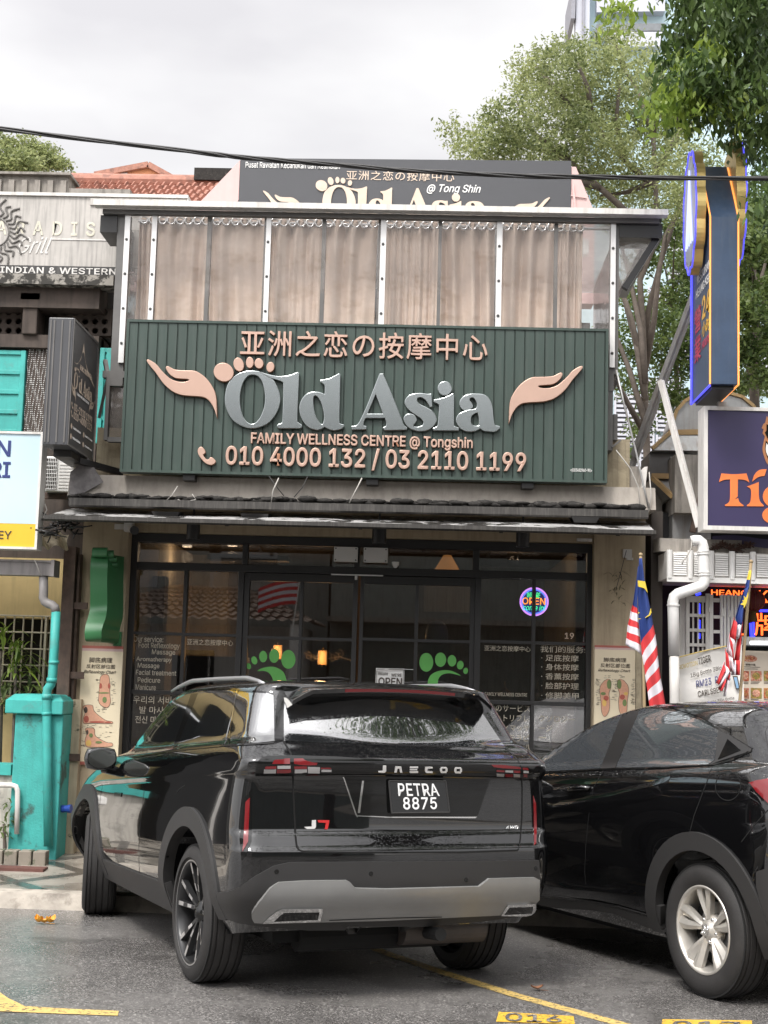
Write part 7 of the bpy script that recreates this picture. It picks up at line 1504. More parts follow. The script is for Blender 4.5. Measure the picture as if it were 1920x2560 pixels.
class Car:
    def __init__(s, name, label, M): s.M = M; s.Mi = M.inverted(); s.t = thing(name, label, 'car', None, mat=M); s.cam = s.Mi @ CAM
    def body(s, rows, deform, wells, sub=4):
        vs, fs = shell(rows, deform, sub); me = bpy.data.meshes.new('body'); me.from_pydata([tuple(v) for v in vs], [], fs)
        bm = bmesh.new(); bm.from_mesh(me); bmesh.ops.remove_doubles(bm, verts=bm.verts, dist=1e-5); bmesh.ops.recalc_face_normals(bm, faces=bm.faces); bm.to_mesh(me); bm.free()
        s.bvh_full = BVHTree.FromPolygons([v.co.copy() for v in me.vertices], [tuple(p.vertices) for p in me.polygons])
        me.materials.append(M_paint); me.materials.append(M_under); o = bpy.data.objects.new('body', me); COL.objects.link(o)
        cut = MB()
        for (x, z, r, sgn, depth) in wells:
            ring = [(x + r*cos(2*pi*k/48), z + r*sin(2*pi*k/48)) for k in range(48)]
            y0, y1 = sgn*1.3, sgn*(.93-depth); cut.prism([(a, y0, b) for a, b in ring], (0, y1-y0, 0))
        cm = cut.mesh('cut'); cm.materials.append(M_paint); cm.materials.append(M_under); cm.polygons.foreach_set('material_index', [1]*len(cm.polygons))
        bm = bmesh.new(); bm.from_mesh(cm); bmesh.ops.recalc_face_normals(bm, faces=bm.faces); bm.to_mesh(cm); bm.free()
        co = bpy.data.objects.new('cut', cm); COL.objects.link(co); md = o.modifiers.new('b', 'BOOLEAN'); md.operation = 'DIFFERENCE'; md.solver = 'EXACT'; md.object = co
        bpy.context.view_layer.update(); dg = bpy.context.evaluated_depsgraph_get(); nm = bpy.data.meshes.new_from_object(o.evaluated_get(dg))
        bpy.data.objects.remove(o); bpy.data.objects.remove(co)
        if not len(nm.polygons): nm = me
        nm.polygons.foreach_set('use_smooth', [True]*len(nm.polygons))
        nm.materials.clear(); nm.materials.append(M_paint); nm.materials.append(M_under)
        s.o = bpy.data.objects.new('body', nm); COL.objects.link(s.o); s.o.parent = s.t
        try:
            nm.set_sharp_from_angle(angle=radians(42))
        except Exception: pass
        s.bvh = s.bvh_full
        return s.o
    def add(s, name, mb, mat, parent=None, smooth=False, bevel=0):
        o = link(name, mb.mesh(name), mat, parent or s.t, smooth, bevel, local=True); return o
    def hit(s, px, py):
        d = (s.Mi.to_3x3() @ ray(px, py)).normalized(); loc, nrm, i, dist = s.bvh.ray_cast(s.cam, d)
        if loc is None: return None, None
        if nrm.dot(d) > 0: nrm = -nrm
        return loc, nrm
    def panel(s, name, poly, mat, eps=.003, cell=9, parent=None, smooth=True, mirror=False, skirt=.006):
        """outline in photo pixels laid on the car's own surface"""
        xs = [p[0] for p in poly]; ys = [p[1] for p in poly]; return s._panel(name, poly, mat, lambda x, y: s.hit(x, y), eps, cell, parent, smooth, mirror, skirt, -1)
    def side(s, name, poly, mat, eps=.003, cell=.06, parent=None, sgn=1, skirt=.02, ang=0):
        """outline in side view (x, z) pushed on to the flank"""
        def h(x, z):
            loc, n, i, d = s.bvh.ray_cast(Vector((x, 2.5*sgn, z)), Vector((0, -sgn, 0)))
            return loc, n
        return s._panel(name, poly, mat, h, eps, cell, parent, True, False, skirt, 1)
    def _panel(s, name, poly, mat, h, eps, cell, parent, smooth, mirror, skirt, flip):
        xs = [p[0] for p in poly]; ys = [p[1] for p in poly]; x0, x1, y0, y1 = min(xs), max(xs), min(ys), max(ys)
        nx = max(1, int((x1-x0)/cell)); ny = max(1, int((y1-y0)/cell)); vmap = {}; vs = []; fs = []; nr = []
        def clip(pts, ax, val, keep):
            o = []
            for i in range(len(pts)):
                a, b = pts[i-1], pts[i]; ia = (a[ax]-val)*keep >= -1e-9; ib = (b[ax]-val)*keep >= -1e-9
                if ia != ib: t = (val-a[ax])/(b[ax]-a[ax]); o.append((a[0]+(b[0]-a[0])*t, a[1]+(b[1]-a[1])*t))
                if ib: o.append(b)
            return o
        q = 1e-4 if flip > 0 else 1e-2
        for i in range(nx):
            c0, c1 = x0+(x1-x0)*i/nx, x0+(x1-x0)*(i+1)/nx; col = clip(clip([p[:2] for p in poly], 0, c0, 1), 0, c1, -1)
            if len(col) < 3: continue
            for j in range(ny):
                d0, d1 = y0+(y1-y0)*j/ny, y0+(y1-y0)*(j+1)/ny; cellp = clip(clip(col, 1, d0, 1), 1, d1, -1)
                if len(cellp) < 3: continue
                idx = []
                for p in cellp:
                    k = (round(p[0]/q), round(p[1]/q))
                    if k not in vmap:
                        loc, n = h(*p)
                        if loc is None: vmap[k] = None
                        else: vmap[k] = len(vs); vs.append(loc + n*eps); nr.append(n)
                    if vmap[k] is not None and (not idx or idx[-1] != vmap[k]): idx.append(vmap[k])
                if len(idx) > 2 and idx[0] == idx[-1]: idx.pop()
                if len(set(idx)) == len(idx) and len(idx) > 2: fs.append(idx)
        if not fs: print('panel missed', name); return None
        ec = {}
        for f in fs:
            for a, b in zip(f, f[1:]+f[:1]): ec[(min(a, b), max(a, b))] = ec.get((min(a, b), max(a, b)), 0)+1
        low = {}
        for (a, b), c2 in ec.items():
            if c2 == 1:
                for v in (a, b):
                    if v not in low: low[v] = len(vs); vs.append(vs[v] - nr[v]*(eps+skirt)); nr.append(nr[v])
                fs.append([a, b, low[b], low[a]])
        me = bpy.data.meshes.new(name); me.from_pydata([tuple(v) for v in vs], [], fs)
        o = link(name, me, mat, parent or s.t, False, local=True)
        for p in o.data.polygons: p.use_smooth = smooth
        try: o.data.set_sharp_from_angle(angle=radians(40))
        except Exception: pass
        if mirror:
            m2 = o.data.copy(); 
            for v in m2.vertices: v.co.y = -v.co.y
            m2.flip_normals(); o2 = bpy.data.objects.new(name, m2); COL.objects.link(o2); o2.parent = parent or s.t
        return o
    def line(s, name, pts, w_, mat=None, eps=.0015, parent=None, h=None):
        """a thin strip along pixels (panel gap, chrome line)"""
        q = []
        for i in range(len(pts)-1):
            n = max(1, int(max(abs(pts[i+1][0]-pts[i][0]), abs(pts[i+1][1]-pts[i][1]))/8))
            for k in range(n): t = k/n; q.append((pts[i][0]*(1-t)+pts[i+1][0]*t, pts[i][1]*(1-t)+pts[i+1][1]*t))
        q.append(pts[-1]); L = []
        for p in q:
            loc, n = s.hit(*p)
            if loc is not None: L.append((loc, n))
        if len(L) < 2: print('line missed', name); return None
        mb = MB(); vs = []
        for i, (p, n) in enumerate(L):
            t = (L[min(i+1, len(L)-1)][0] - L[max(i-1, 0)][0]).normalized(); sd = t.cross(n).normalized()*w_/2
            vs += [p+n*eps+sd, p+n*eps-sd]
        mb.add(vs, [(2*i, 2*i+1, 2*i+3, 2*i+2) for i in range(len(L)-1)]); return s.add(name, mb, mat or M_seam, parent)
    def letters(s, name, me, rect, mat, eps=.005, parent=None, quad=None, bvh=None):
        a, b, c2, d = bbox2(me); x0, y0, x1, y1 = rect if rect else (0, 0, 0, 0)
        for v in me.vertices:
            u, w_ = (v.co.x-a)/(c2-a), (v.co.y-b)/(d-b)
            if quad: 
                bl, br, tr, tl = quad; px = (bl[0]*(1-u)+br[0]*u)*(1-w_)+(tl[0]*(1-u)+tr[0]*u)*w_; py = (bl[1]*(1-u)+br[1]*u)*(1-w_)+(tl[1]*(1-u)+tr[1]*u)*w_
            else: px, py = x0+(x1-x0)*u, y1+(y0-y1)*w_
            loc, n = s.hit(px, py)
            if loc is None: loc, n = s.hit(max(x0, min(x1, px)), (y0+y1)/2)
            v.co = (loc + n*(eps+v.co.z)) if loc is not None else (0, 0, 1)
        return link(name, me, mat, parent or s.t, local=True)
    def on_plane(s, px, py, o, n):
        d = s.Mi.to_3x3() @ ray(px, py); return s.cam + d*((o-s.cam).dot(n)/d.dot(n))
def wheel(car, x, y, R_, rim, w_, sgn, steer, kind, z=None):
    """tyre with grooves, rim with spokes; sgn +1 = left side"""
    t = bpy.data.objects.new('wheel', None); COL.objects.link(t); t.parent = car.t; t.empty_display_size = .1
    t.location = (x, y, R_ if z is None else z); t.rotation_euler = (0, 0, steer)
    o = w_/2; ax = (0, sgn, 0)
    prof = [(rim, o-.012), (rim+.012, o-.004), (R_-.075, o+.006), (R_-.04, o+.002), (R_-.016, o-.016), (R_-.004, o-.034)]
    for g in (.55, .18, -.18, -.55): prof += [(R_, o*g+.007+.012), (R_, o*g+.006), (R_-.008, o*g+.004), (R_-.008, o*g-.004), (R_, o*g-.006)]
    prof += [(R_-.004, -o+.034), (R_-.016, -o+.016), (R_-.05, -o), (rim, -o+.01), (rim-.01, -o+.03), (rim-.01, o-.02)]
    mb = MB(); mb.lathe(prof, (0, 0, 0), ax, 96, closed=True)
    ty = link('tyre', mb.mesh('tyre'), M_tyre, t, smooth=True, local=True)
    try: ty.data.set_sharp_from_angle(angle=radians(35))
    except Exception: pass
    mb = MB()          # shoulder blocks
    for k in range(72):
        a = 2*pi*k/72; 
        for s2 in (1, -1):
            c2 = Vector(((R_-.010)*cos(a), sgn*s2*(o-.022), (R_-.010)*sin(a))); tg = Vector((-sin(a), 0, cos(a))); rd = Vector((cos(a), 0, sin(a)))
            mb.bar(c2 - tg*.0012 - rd*.02, c2 - tg*.0012 + rd*.0065, .006, .030, up=tg)
    link('tread_sipe', mb.mesh('tread_sipe'), M_under, t, local=True, kind='stuff', fixn=False)
    al = kind != 'suv'
    mb = MB(); mb.lathe([(rim+.004, o-.016), (rim+.002, o-.006), (rim-.010, o-.006), (rim-.016, o-.022), (rim-.026, o-.06), (rim-.03, -o+.05), (rim, -o+.04)], (0, 0, 0), ax, 72)
    link('rim', mb.mesh('rim'), M_alloysilver if al else M_alloydk, t, smooth=True, local=True)
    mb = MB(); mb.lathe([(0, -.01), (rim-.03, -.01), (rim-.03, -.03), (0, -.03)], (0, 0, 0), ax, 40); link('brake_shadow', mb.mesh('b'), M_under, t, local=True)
    mb = MB(); mb.lathe([(.03, .0), (rim*.62, .0), (rim*.62, -.012), (.03, -.012)], (0, 0, 0), ax, 40, closed=True); link('brake_disc', mb.mesh('brake_disc'), M_galv, t, smooth=False, local=True)
    def sp(a, r, h, wd): return (r*cos(a) - wd*sin(a), sgn*h, r*sin(a) + wd*cos(a))
    if kind == 'suv':
        mb = MB(); mf = MB()
        for k in range(5):
            for da in (-.20, .20):
                a0 = 2*pi*k/5 + .31; a = a0 + da*1.25
                r0, r1 = .055, rim-.008; b0 = a0 + da*.55
                p = [(r0, o-.058, .013, b0), (rim*.55, o-.036, .014, a0+da*1.05), (r1, o-.016, .017, a)]
                for (ra, ha, wa, aa), (rb, hb, wb_, ab) in zip(p[:-1], p[1:]):
                    v = [sp(aa, ra, ha-.03, -wa), sp(aa, ra, ha-.03, wa), sp(aa, ra, ha, wa*.8), sp(aa, ra, ha, -wa*.8), sp(ab, rb, hb-.03, -wb_), sp(ab, rb, hb-.03, wb_), sp(ab, rb, hb, wb_*.8), sp(ab, rb, hb, -wb_*.8)]
                    mb.add(v, [(0, 1, 2, 3), (7, 6, 5, 4), (0, 4, 5, 1), (1, 5, 6, 2), (2, 6, 7, 3), (3, 7, 4, 0)])
                    v = [sp(aa, ra+.01, ha+.001, wa*.8), sp(aa, ra+.01, ha+.001, -wa*.62), sp(ab, rb, hb+.001, -wb_*.62), sp(ab, rb, hb+.001, wb_*.8)]; mf.add(v, [(0, 1, 2, 3)])
        link('spoke', mb.mesh('spoke'), M_alloydk, t, local=True); link('spoke_face', mf.mesh('spoke_face'), M_alloy, t, local=True)
        mb = MB(); mb.lathe([(rim-.006, o-.0055), (rim+.001, o-.0055)], (0, 0, 0), ax, 72); link('rim_edge', mb.mesh('rim_edge'), M_alloy, t, local=True)
        mb = MB(); mb.lathe([(0, o-.038), (.03, o-.038), (.034, o-.046), (.075, o-.062), (.08, o-.09)], (0, 0, 0), ax, 30); link('hub_cap', mb.mesh('hub_cap'), M_glossblack, t, smooth=True, local=True)
    else:
        mb = MB(); md = MB()
        for k in range(5):
            a0 = 2*pi*k/5 + .22
            for da, tw in ((-.165, -.12), (.165, .12)):
                prev = None
                for i in range(9):
                    u = i/8; r_ = .055 + (rim-.012-.055)*u; aa = a0 + da*(.35+.65*u**.7) + tw*.5*sin(pi*u); wd = .017 + .017*u**1.5; hh = o - .050 + .030*u**.8
                    cur = [sp(aa, r_, hh-.035, -wd), sp(aa, r_, hh-.035, wd), sp(aa, r_, hh-.002, wd), sp(aa, r_, hh+.006, 0), sp(aa, r_, hh-.012, -wd)]
                    if prev:
                        mb.add(prev+cur, [(j, (j+1) % 5, 5+(j+1) % 5, 5+j) for j in range(5)])
                    prev = cur
        link('spoke', mb.mesh('spoke'), M_alloysilver, t, local=True)
        mb = MB(); mb.lathe([(0, o-.036), (.034, o-.036), (.038, o-.042), (.066, o-.052), (.082, o-.062), (.085, o-.1)], (0, 0, 0), ax, 36); link('hub', mb.mesh('hub'), M_alloysilver, t, smooth=True, local=True)
        for k in range(5):
            a = 2*pi*k/5 + .85; mb = MB(); mb.lathe([(0, o-.046), (.007, o-.046), (.009, o-.052), (.0125, o-.058)], (0, 0, 0), ax, 12)
            for i in range(len(mb.v)): mb.v[i] = (mb.v[i][0]+.066*cos(a), mb.v[i][1], mb.v[i][2]+.066*sin(a))
            link('lug_nut', mb.mesh('lug_nut'), M_chrome, t, smooth=True, local=True)
        mb = MB()      # the maker's mark on the centre cap
        def capm(pts, r_): mb.tube([(x_, sgn*(o-.0345), z_) for x_, z_ in pts], r_, 6)
        capm([(-.016, .020), (-.011, -.018)], .0032); capm([(.016, .020), (.011, -.018)], .0032); capm([(-.012, 0), (.012, 0)], .003)
        capm([(.024*cos(2*pi*k/24), .026*sin(2*pi*k/24)) for k in range(25)], .002)
        link('cap_mark', mb.mesh('cap_mark'), M_chrome, t, smooth=True, local=True)
    return t
def arch_ring(x, z, r0, r1, a0, a1, sy=1.0, n=30):
    o = [(x + r1*cos(radians(a0+(a1-a0)*i/n)), z + sy*r1*sin(radians(a0+(a1-a0)*i/n))) for i in range(n+1)]
    return o + [(x + r0*cos(radians(a1-(a1-a0)*i/n)), z + sy*r0*sin(radians(a1-(a1-a0)*i/n))) for i in range(n+1)]

# ---- the SUV
pRL, pRR = gpt(535, 2448), gpt(1191, 2419)
hs = radians(25.5); rt_ = Vector((cos(hs), sin(hs), 0)); pc = (pRL + pRR)/2 - rt_*.065
suv = Car('black_suv', 'black rain beaded SUV parked nose in, seen from behind, white plate reading PETRA 8875', car_matrix(pc, hs))
def win(z, a, b, c2, d): return max(0, min(1, (z-a)/(b-a), (d-z)/(d-c2)))
def defs(x, y, z):
    k = -.070*(x+.85)*win(z, .60, 1.05, 1.30, 1.75)
    if x > 2.3: k -= .05*(x-2.3)*win(z, .7, 1.0, 1.3, 1.5)
    if x < -.35: k += (-.35-x)*.20*win(z, .2, .31, .40, .62)
    return (x, y, z+k - .004*max(0, x)*win(z, 1.3, 1.6, 1.7, 9))
T = rowset([(.30, -.72, 3.42, .84, .12), (.40, -.83, 3.50, .885, .15), (.50, -.885, 3.56, .922, .17), (.62, -.905, 3.60, .934, .18), (.74, -.912, 3.60, .937, .18), (.785, -.910, 3.60, .937, .18), (.80, -.895, 3.60, .937, .17), (.868, -.868, 3.60, .936, .15), (.885, -.852, 3.59, .935, .14),
            (.97, -.850, 3.58, .931, .14), (1.08, -.850, 3.54, .922, .14), (1.165, -.856, 3.46, .912, .14), (1.185, -.880, 3.44, .915, .13), (1.235, -.892, 3.34, .905, .12), (1.255, -.880, 3.28, .90, .12), (1.30, -.815, 3.05, .885, .13), (1.335, -.775, 2.70, .862, .14), (1.352, -.755, 2.46, .835, .14), (1.375, -.742, 2.36, .812, .14, .45, .085), (1.50, -.672, 2.02, .767, .15, .45, .095), (1.60, -.61, 1.72, .728, .16, .45, .095), (1.645, -.56, 1.52, .69, .18, .5, .05), (1.668, -.38, 1.30, .60, .2, .4), (1.678, -.25, 1.0, .42, .2, .3)])
WELLS = [(0, .372, .475, 1, .34), (0, .372, .475, -1, .34), (2.69, .345, .465, 1, .40), (2.69, .345, .465, -1, .40)]
suv.body(T, defs, WELLS)
A = zc(600, 1680, 4.1475); B = zc(960, 1680, 4.1475); C_ = zc(260, 1660, 3.318); D_ = zc(400, 2020, 4.808); E_ = zc(160, 1860, 4.608); R1 = zc(0, 1600, 1.728125); R2 = zc(960, 1600, 1.728125)
gl = suv.panel('rear_window', A((455, 720), (455, 400), (465, 320), (490, 280), (620, 235)) + B((0, 215), (820, 255), (945, 300), (985, 385), (1258, 792), (700, 772), (0, 748)) + A((900, 738)), M_cglass, .004)
suv.panel('window_pillar', A((362, 715), (368, 420), (385, 250), (430, 150), (480, 250), (455, 330), (448, 500), (446, 712)), M_glossblack, .002)
# roof spoiler, real thickness, arched plan
mb = MB(); st = []
for i in range(25):
    y = -.60+1.20*i/24; e = abs(y)/.60; xb_ = -.765 + .085*e**3; zt_ = 1.640 - .030*e**2 - (.05*max(0, e-.85)/.15); xf_ = -.34 
    st.append(((xf_, y, zt_+.012), (xb_+.05, y, zt_+.004), (xb_, y, zt_-.008), (xb_+.006, y, zt_-.030), (xb_+.08, y, zt_-.048), (xf_, y, zt_-.05)))
vs = [p for s_ in st for p in s_]; mb.add(vs, [(i*6+j, i*6+(j+1) % 6, (i+1)*6+(j+1) % 6, (i+1)*6+j) for i in range(24) for j in range(6)] + [tuple(range(6)), tuple(24*6+5-j for j in range(6))])
sp_ = suv.add('roof_spoiler', mb, M_paint, smooth=True)
try: sp_.data.set_sharp_from_angle(angle=radians(35))
except Exception: pass
mb = MB(); mb.grid(lambda u, v: (-.7655 + .085*abs((u-.5)*.66/.6)**3 + .006*v - .001, (u-.5)*.66, 1.640-.03*(abs(u-.5)*.66/.6)**2 - .011 - .016*v), 16, 1); suv.add('brake_light', mb, M_redlens, sp_)
# roof rails
for sg in (1, -1):
    mb = MB(); q = []
    for i in range(20):
        u = i/19; x = -.36 + 1.95*u; up_ = min(1, (u/.16), ((1-u)/.25)); q.append((x, sg*(.655-.02*u), 1.640 - .02*max(0, u-.45) + .034*max(0, up_)**.7 - .10*max(0, u-.75)))
    mb.tube(q, [.010+.005*min(1, i/3, (19-i)/3) for i in range(20)], 10); suv.add('roof_rail', mb, M_rail, smooth=True)
# light bar
lb = suv.panel('light_bar', A((160, 1072), (165, 1000), (185, 930), (225, 890), (300, 878), (530, 872), (1000, 885), (1490, 915)) + B((0, 925), (600, 930), (1000, 955), (1420, 985), (1490, 985), (1530, 1020), (1542, 1105), (1430, 1095), (1060, 1085), (0, 1062)) + A((1000, 1060), (560, 1072)), M_glossblack, .006, 7)
for pl_, m_ in (((A((350, 918), (375, 912), (515, 908), (515, 950), (330, 952))), M_redlens), ((A((556, 910), (650, 908), (700, 930), (800, 940), (790, 962), (660, 965), (556, 950))), M_redlens), ((A((262, 978), (372, 975), (372, 1000), (255, 1002))), M_redlens), ((A((560, 975), (690, 975), (690, 1000), (560, 1002))), M_redlens), ((A((378, 1008), (525, 1006), (525, 1034), (378, 1036))), M_redlens), ((A((245, 1008), (370, 1006), (370, 1036), (243, 1038))), M_whitelens), ((A((385, 970), (520, 968), (520, 998), (385, 1000))), M_whitelens), ((A((565, 1006), (690, 1005), (690, 1035), (565, 1036))), M_whitelens), ((A((700, 980), (825, 985), (822, 1038), (702, 1036))), M_whitelens), ((A((835, 988), (940, 990), (938, 1002), (835, 1002))), M_redlens), ((A((840, 1008), (945, 1010), (943, 1030), (840, 1030))), M_whitelens),
    ((B((1105, 960), (1240, 962), (1405, 985), (1410, 1003), (1230, 995), (1130, 982))), M_redlens), ((B((1160, 1012), (1240, 1016), (1240, 1034), (1160, 1030))), M_redlens), ((B((1252, 1016), (1330, 1018), (1330, 1038), (1252, 1035))), M_whitelens), ((B((1338, 1018), (1404, 1020), (1404, 1042), (1338, 1038))), M_redlens), ((B((1160, 1050), (1240, 1054), (1240, 1074), (1165, 1070))), M_whitelens), ((B((1252, 1054), (1330, 1056), (1330, 1076), (1252, 1074))), M_redlens), ((B((1338, 1056), (1404, 1058), (1404, 1080), (1338, 1078))), M_whitelens), ((B((1430, 988), (1485, 992), (1490, 1014), (1432, 1010))), M_redlens), ((B((1440, 1020), (1490, 1022), (1492, 1042), (1440, 1040))), M_whitelens), ((B((1440, 1050), (1478, 1052), (1480, 1082), (1440, 1078))), M_redlens)):
    suv.panel('tail_lamp', pl_, m_, .009, 6, lb, skirt=.002)
def stroke(name, segs, mat, eps=.010, parent=None): 
    for sg in segs: suv.panel(name, sg, mat, eps, 8, parent, skirt=.003)
J = lambda z, *pts: z(*pts)
stroke('badge_letter', [A((1430, 1022), (1475, 1020), (1478, 966), (1508, 966), (1508, 1022), (1490, 1036), (1432, 1034)),
    B((103, 1034), (112, 976), (170, 976), (182, 1034), (160, 1034), (152, 995), (132, 995), (124, 1034)),
    B((262, 978), (345, 978), (345, 992), (262, 992)), B((262, 1000), (335, 1000), (335, 1012), (262, 1012)), B((262, 1022), (345, 1022), (345, 1038), (262, 1038)),
    B((420, 980), (495, 980), (495, 996), (444, 996), (440, 1022), (495, 1024), (495, 1038), (430, 1038), (418, 1022)),
    B((582, 982), (640, 982), (640, 996), (582, 996)), B((575, 1024), (640, 1026), (636, 1040), (582, 1038)), B((574, 996), (592, 996), (592, 1024), (574, 1024)), B((630, 996), (648, 996), (648, 1026), (630, 1026)),
    B((730, 984), (790, 985), (790, 999), (730, 998)), B((724, 1027), (790, 1029), (786, 1043), (730, 1041)), B((723, 998), (741, 998), (741, 1027), (723, 1027)), B((780, 999), (798, 999), (798, 1029), (780, 1029))], M_alu, .012, lb)
stroke('model_badge', [A((664, 1606), (742, 1602), (745, 1536), (785, 1534), (784, 1610), (768, 1626), (690, 1628))], M_alu, .006)
stroke('model_badge', [A((800, 1534), (922, 1536), (922, 1558), (905, 1630), (875, 1630), (890, 1562), (812, 1560))], pm('badge_red', (.50, .03, .03), .25, var=0), .006)
suv.letters('drive_badge', txt('AWD', bold=.03, shear=.3), (*B((1255, 1592))[0], *B((1388, 1632))[0]), M_chrome, .005)
# tailgate gaps and plate recess
suv.line('panel_gap', A((452, 715), (458, 735), (490, 780), (520, 830), (536, 880), (545, 1000), (552, 1200), (565, 1500), (575, 1700), (585, 1790), (610, 1845), (660, 1866)), .010)
suv.line('panel_gap', B((1255, 790), (1300, 830), (1385, 905), (1415, 980), (1432, 1200), (1430, 1500), (1412, 1740), (1395, 1835), (1380, 1850)), .008)
suv.line('panel_gap', A((650, 1866), (1200, 1872), (1640, 1872)) + B((0, 1872), (800, 1870), (1385, 1850)), .010)
suv.line('panel_gap', A((448, 722), (370, 720), (0, 745)), .004)
suv.panel('plate_recess', A((1062, 1080), (1195, 1480), (1222, 1510)) + B((940, 1508), (975, 1480), (1100, 1112), (880, 1105), (0, 1080)), M_glossblack, .002, 8)
for q in (A((1062, 1080), (1074, 1080), (1205, 1472), (1222, 1500), (1212, 1508), (1192, 1480)), A((1205, 1496), (1640, 1512), (1640, 1504), (1215, 1486)), B((0, 1510), (940, 1515), (960, 1500), (0, 1500)), A((1262, 1126), (1282, 1126), (1240, 1460), (1216, 1462))):
    suv.panel('chrome_strip', q, M_chrome, .006, 8, skirt=.003)
c0, n0 = suv.hit(1047, 1993); plz = c0 + n0*.022; nn = (Vector((-1, 0, .06))).normalized()
def onp(px, py, e=0): return suv.on_plane(px, py, plz + nn*e, nn)
pq4 = B((50, 1128), (640, 1132), (680, 1455), (80, 1462))
mb = MB(); q = [onp(*p) for p in pq4]; mb.prism(q, -nn*.015); pl = suv.add('number_plate', mb, M_glossblack, bevel=.003)
mb = MB(); q = [onp(*p, .001) for p in pq4]
for a, b in zip(q, q[1:]+q[:1]): mb.tube([a, b], .0045, 6)
suv.add('plate_frame', mb, M_plas, pl)
def platetext(s_, quad, bold=.025):
    me = txt(s_, bold=bold, sp=1.06); a, b, c2, d = bbox2(me); Q = [onp(*p, .002) for p in quad]
    onto(me, lambda x, y, z: tuple(nn*z + Q[0].lerp(Q[1], (x-a)/(c2-a)).lerp(Q[3].lerp(Q[2], (x-a)/(c2-a)), (y-b)/(d-b)))); link('plate_lettering', me, M_platewhite, pl, local=True)
platetext('PETRA', B((150, 1286), (580, 1286), (548, 1158), (142, 1154))); platetext('8875', B((202, 1428), (552, 1424), (545, 1298), (194, 1298)))
mb = MB(); q = [onp(*p, .003) for p in B((328, 1452), (438, 1452), (440, 1466), (330, 1466))]; mb.prism(q, -nn*.001); suv.add('plate_sticker', mb, M_platewhite, pl)
# vertical reflectors at the corners
rf_ = suv.panel('corner_reflector', R1((1044, 952), (1036, 860), (1058, 680), (1090, 640), (1087, 870), (1060, 935)), M_glossblack, .004, 6)
suv.panel('reflector_lens', R1((1050, 915), (1062, 700), (1080, 680), (1072, 872)), M_redlens, .007, 6, rf_, skirt=.002)
rf_ = suv.panel('corner_reflector', B((1545, 1280), (1572, 1360), (1580, 1600), (1575, 1780), (1556, 1800), (1552, 1450)), M_redlens, .004, 5)
# bumper: matte cladding, silver skid, exhaust trims
bp_ = suv.panel('rear_bumper', [(547, 2231), (575, 2228), (600, 2217), (637, 2190), (683, 2164), (723, 2155), (960, 2153), (1150, 2152), (1334, 2150), (1344, 2150), (1346, 2216), (1334, 2262), (1312, 2284), (1200, 2300), (960, 2320), (770, 2322), (660, 2312), (596, 2303), (570, 2294), (552, 2268)], M_plas, .014, 10, skirt=.03)
sk = suv.panel('skid_plate', [(630, 2286), (629, 2272), (642, 2252), (671, 2217), (694, 2203), (760, 2199), (862, 2198), (870, 2202), (885, 2216), (960, 2218), (1191, 2212), (1215, 2194), (1330, 2191), (1341, 2196), (1341, 2250), (1319, 2274), (1245, 2278), (960, 2291), (660, 2298), (636, 2296)], M_skid, .030, 9, skirt=.02)
for o_, i_ in ((R1((1128, 1200), (1185, 1150), (1215, 1138), (1388, 1136), (1385, 1160), (1376, 1192), (1240, 1196)), R1((1180, 1190), (1222, 1152), (1374, 1150), (1366, 1182), (1250, 1186))), (R2((494, 1168), (522, 1122), (640, 1116), (640, 1130), (628, 1164), (600, 1170)), R2((508, 1162), (530, 1134), (628, 1128), (618, 1158)))):
    e = suv.panel('exhaust_trim', o_, M_chrome, .040, 7, skirt=.02); suv.panel('exhaust_opening', i_, M_glossblack, .042, 7, e, skirt=.001)
suv.line('bumper_seam', [(820, 2289), (960, 2284), (1100, 2281)], .006, M_seam, .0318)
for px, py in ((690, 2178), (925, 2203-20), (1162, 2198), (1336, 2170)):
    c2, n2 = suv.hit(px, py)
    if c2 is not None: mb = MB(); mb.lathe([(0, .002), (.011, .002), (.012, 0)], c2+n2*.0142, n2, 16); suv.add('parking_sensor', mb, M_glossblack)
# side glass, pillars, gaps
w1 = suv.panel('side_window', C_((256, 752), (262, 672), (430, 460), (592, 268), (724, 250), (572, 708), (480, 726)), M_cglass, .003, 8)
suv.panel('pillar_trim', C_((724, 250), (784, 244), (605, 700), (572, 706)), M_glossblack, .003, 8)
suv.panel('side_window', C_((784, 244), (1102, 239), (1000, 664), (605, 702)), M_cglass, .003, 8)
suv.panel('quarter_window', C_((1112, 239), (1346, 240), (1405, 262), (1412, 640), (1290, 655), (1040, 664)), M_cglass, .003, 8)
suv.line('pillar_strip', C_((1107, 225), (1075, 400), (1036, 662)), .016, M_chrome, .006)
suv.line('roof_trim', C_((596, 262), (640, 236), (800, 215), (1050, 207), (1345, 238)), .012, M_glossblack, .004)
suv.line('sill_trim', C_((250, 772), (480, 738), (700, 706), (1000, 678), (1300, 664), (1410, 655)), .012, M_glossblack, .004)
suv.line('window_edge', C_((248, 690), (420, 460), (600, 250), (640, 228)), .03, M_glossblack, .004)
suv.line('panel_gap', E_((925, 520), (905, 700), (880, 950), (862, 1180), (862, 1300), (872, 1540)), .006)
suv.line('panel_gap', E_((445, 470), (420, 600), (405, 800), (408, 1000), (415, 1190), (470, 1190), (1195, 1280)), .006)
suv.line('panel_gap', E_((1300, 560), (1330, 520), (1400, 470)), .004)
suv.line('flank_crease', E_((470, 1190), (860, 1232), (1195, 1278)), .012, M_glossblack, .004)
suv.panel('door_moulding', E_((500, 1250), (860, 1290), (1182, 1338), (1200, 1290), (860, 1240), (470, 1200)), M_paint, .010, 10)
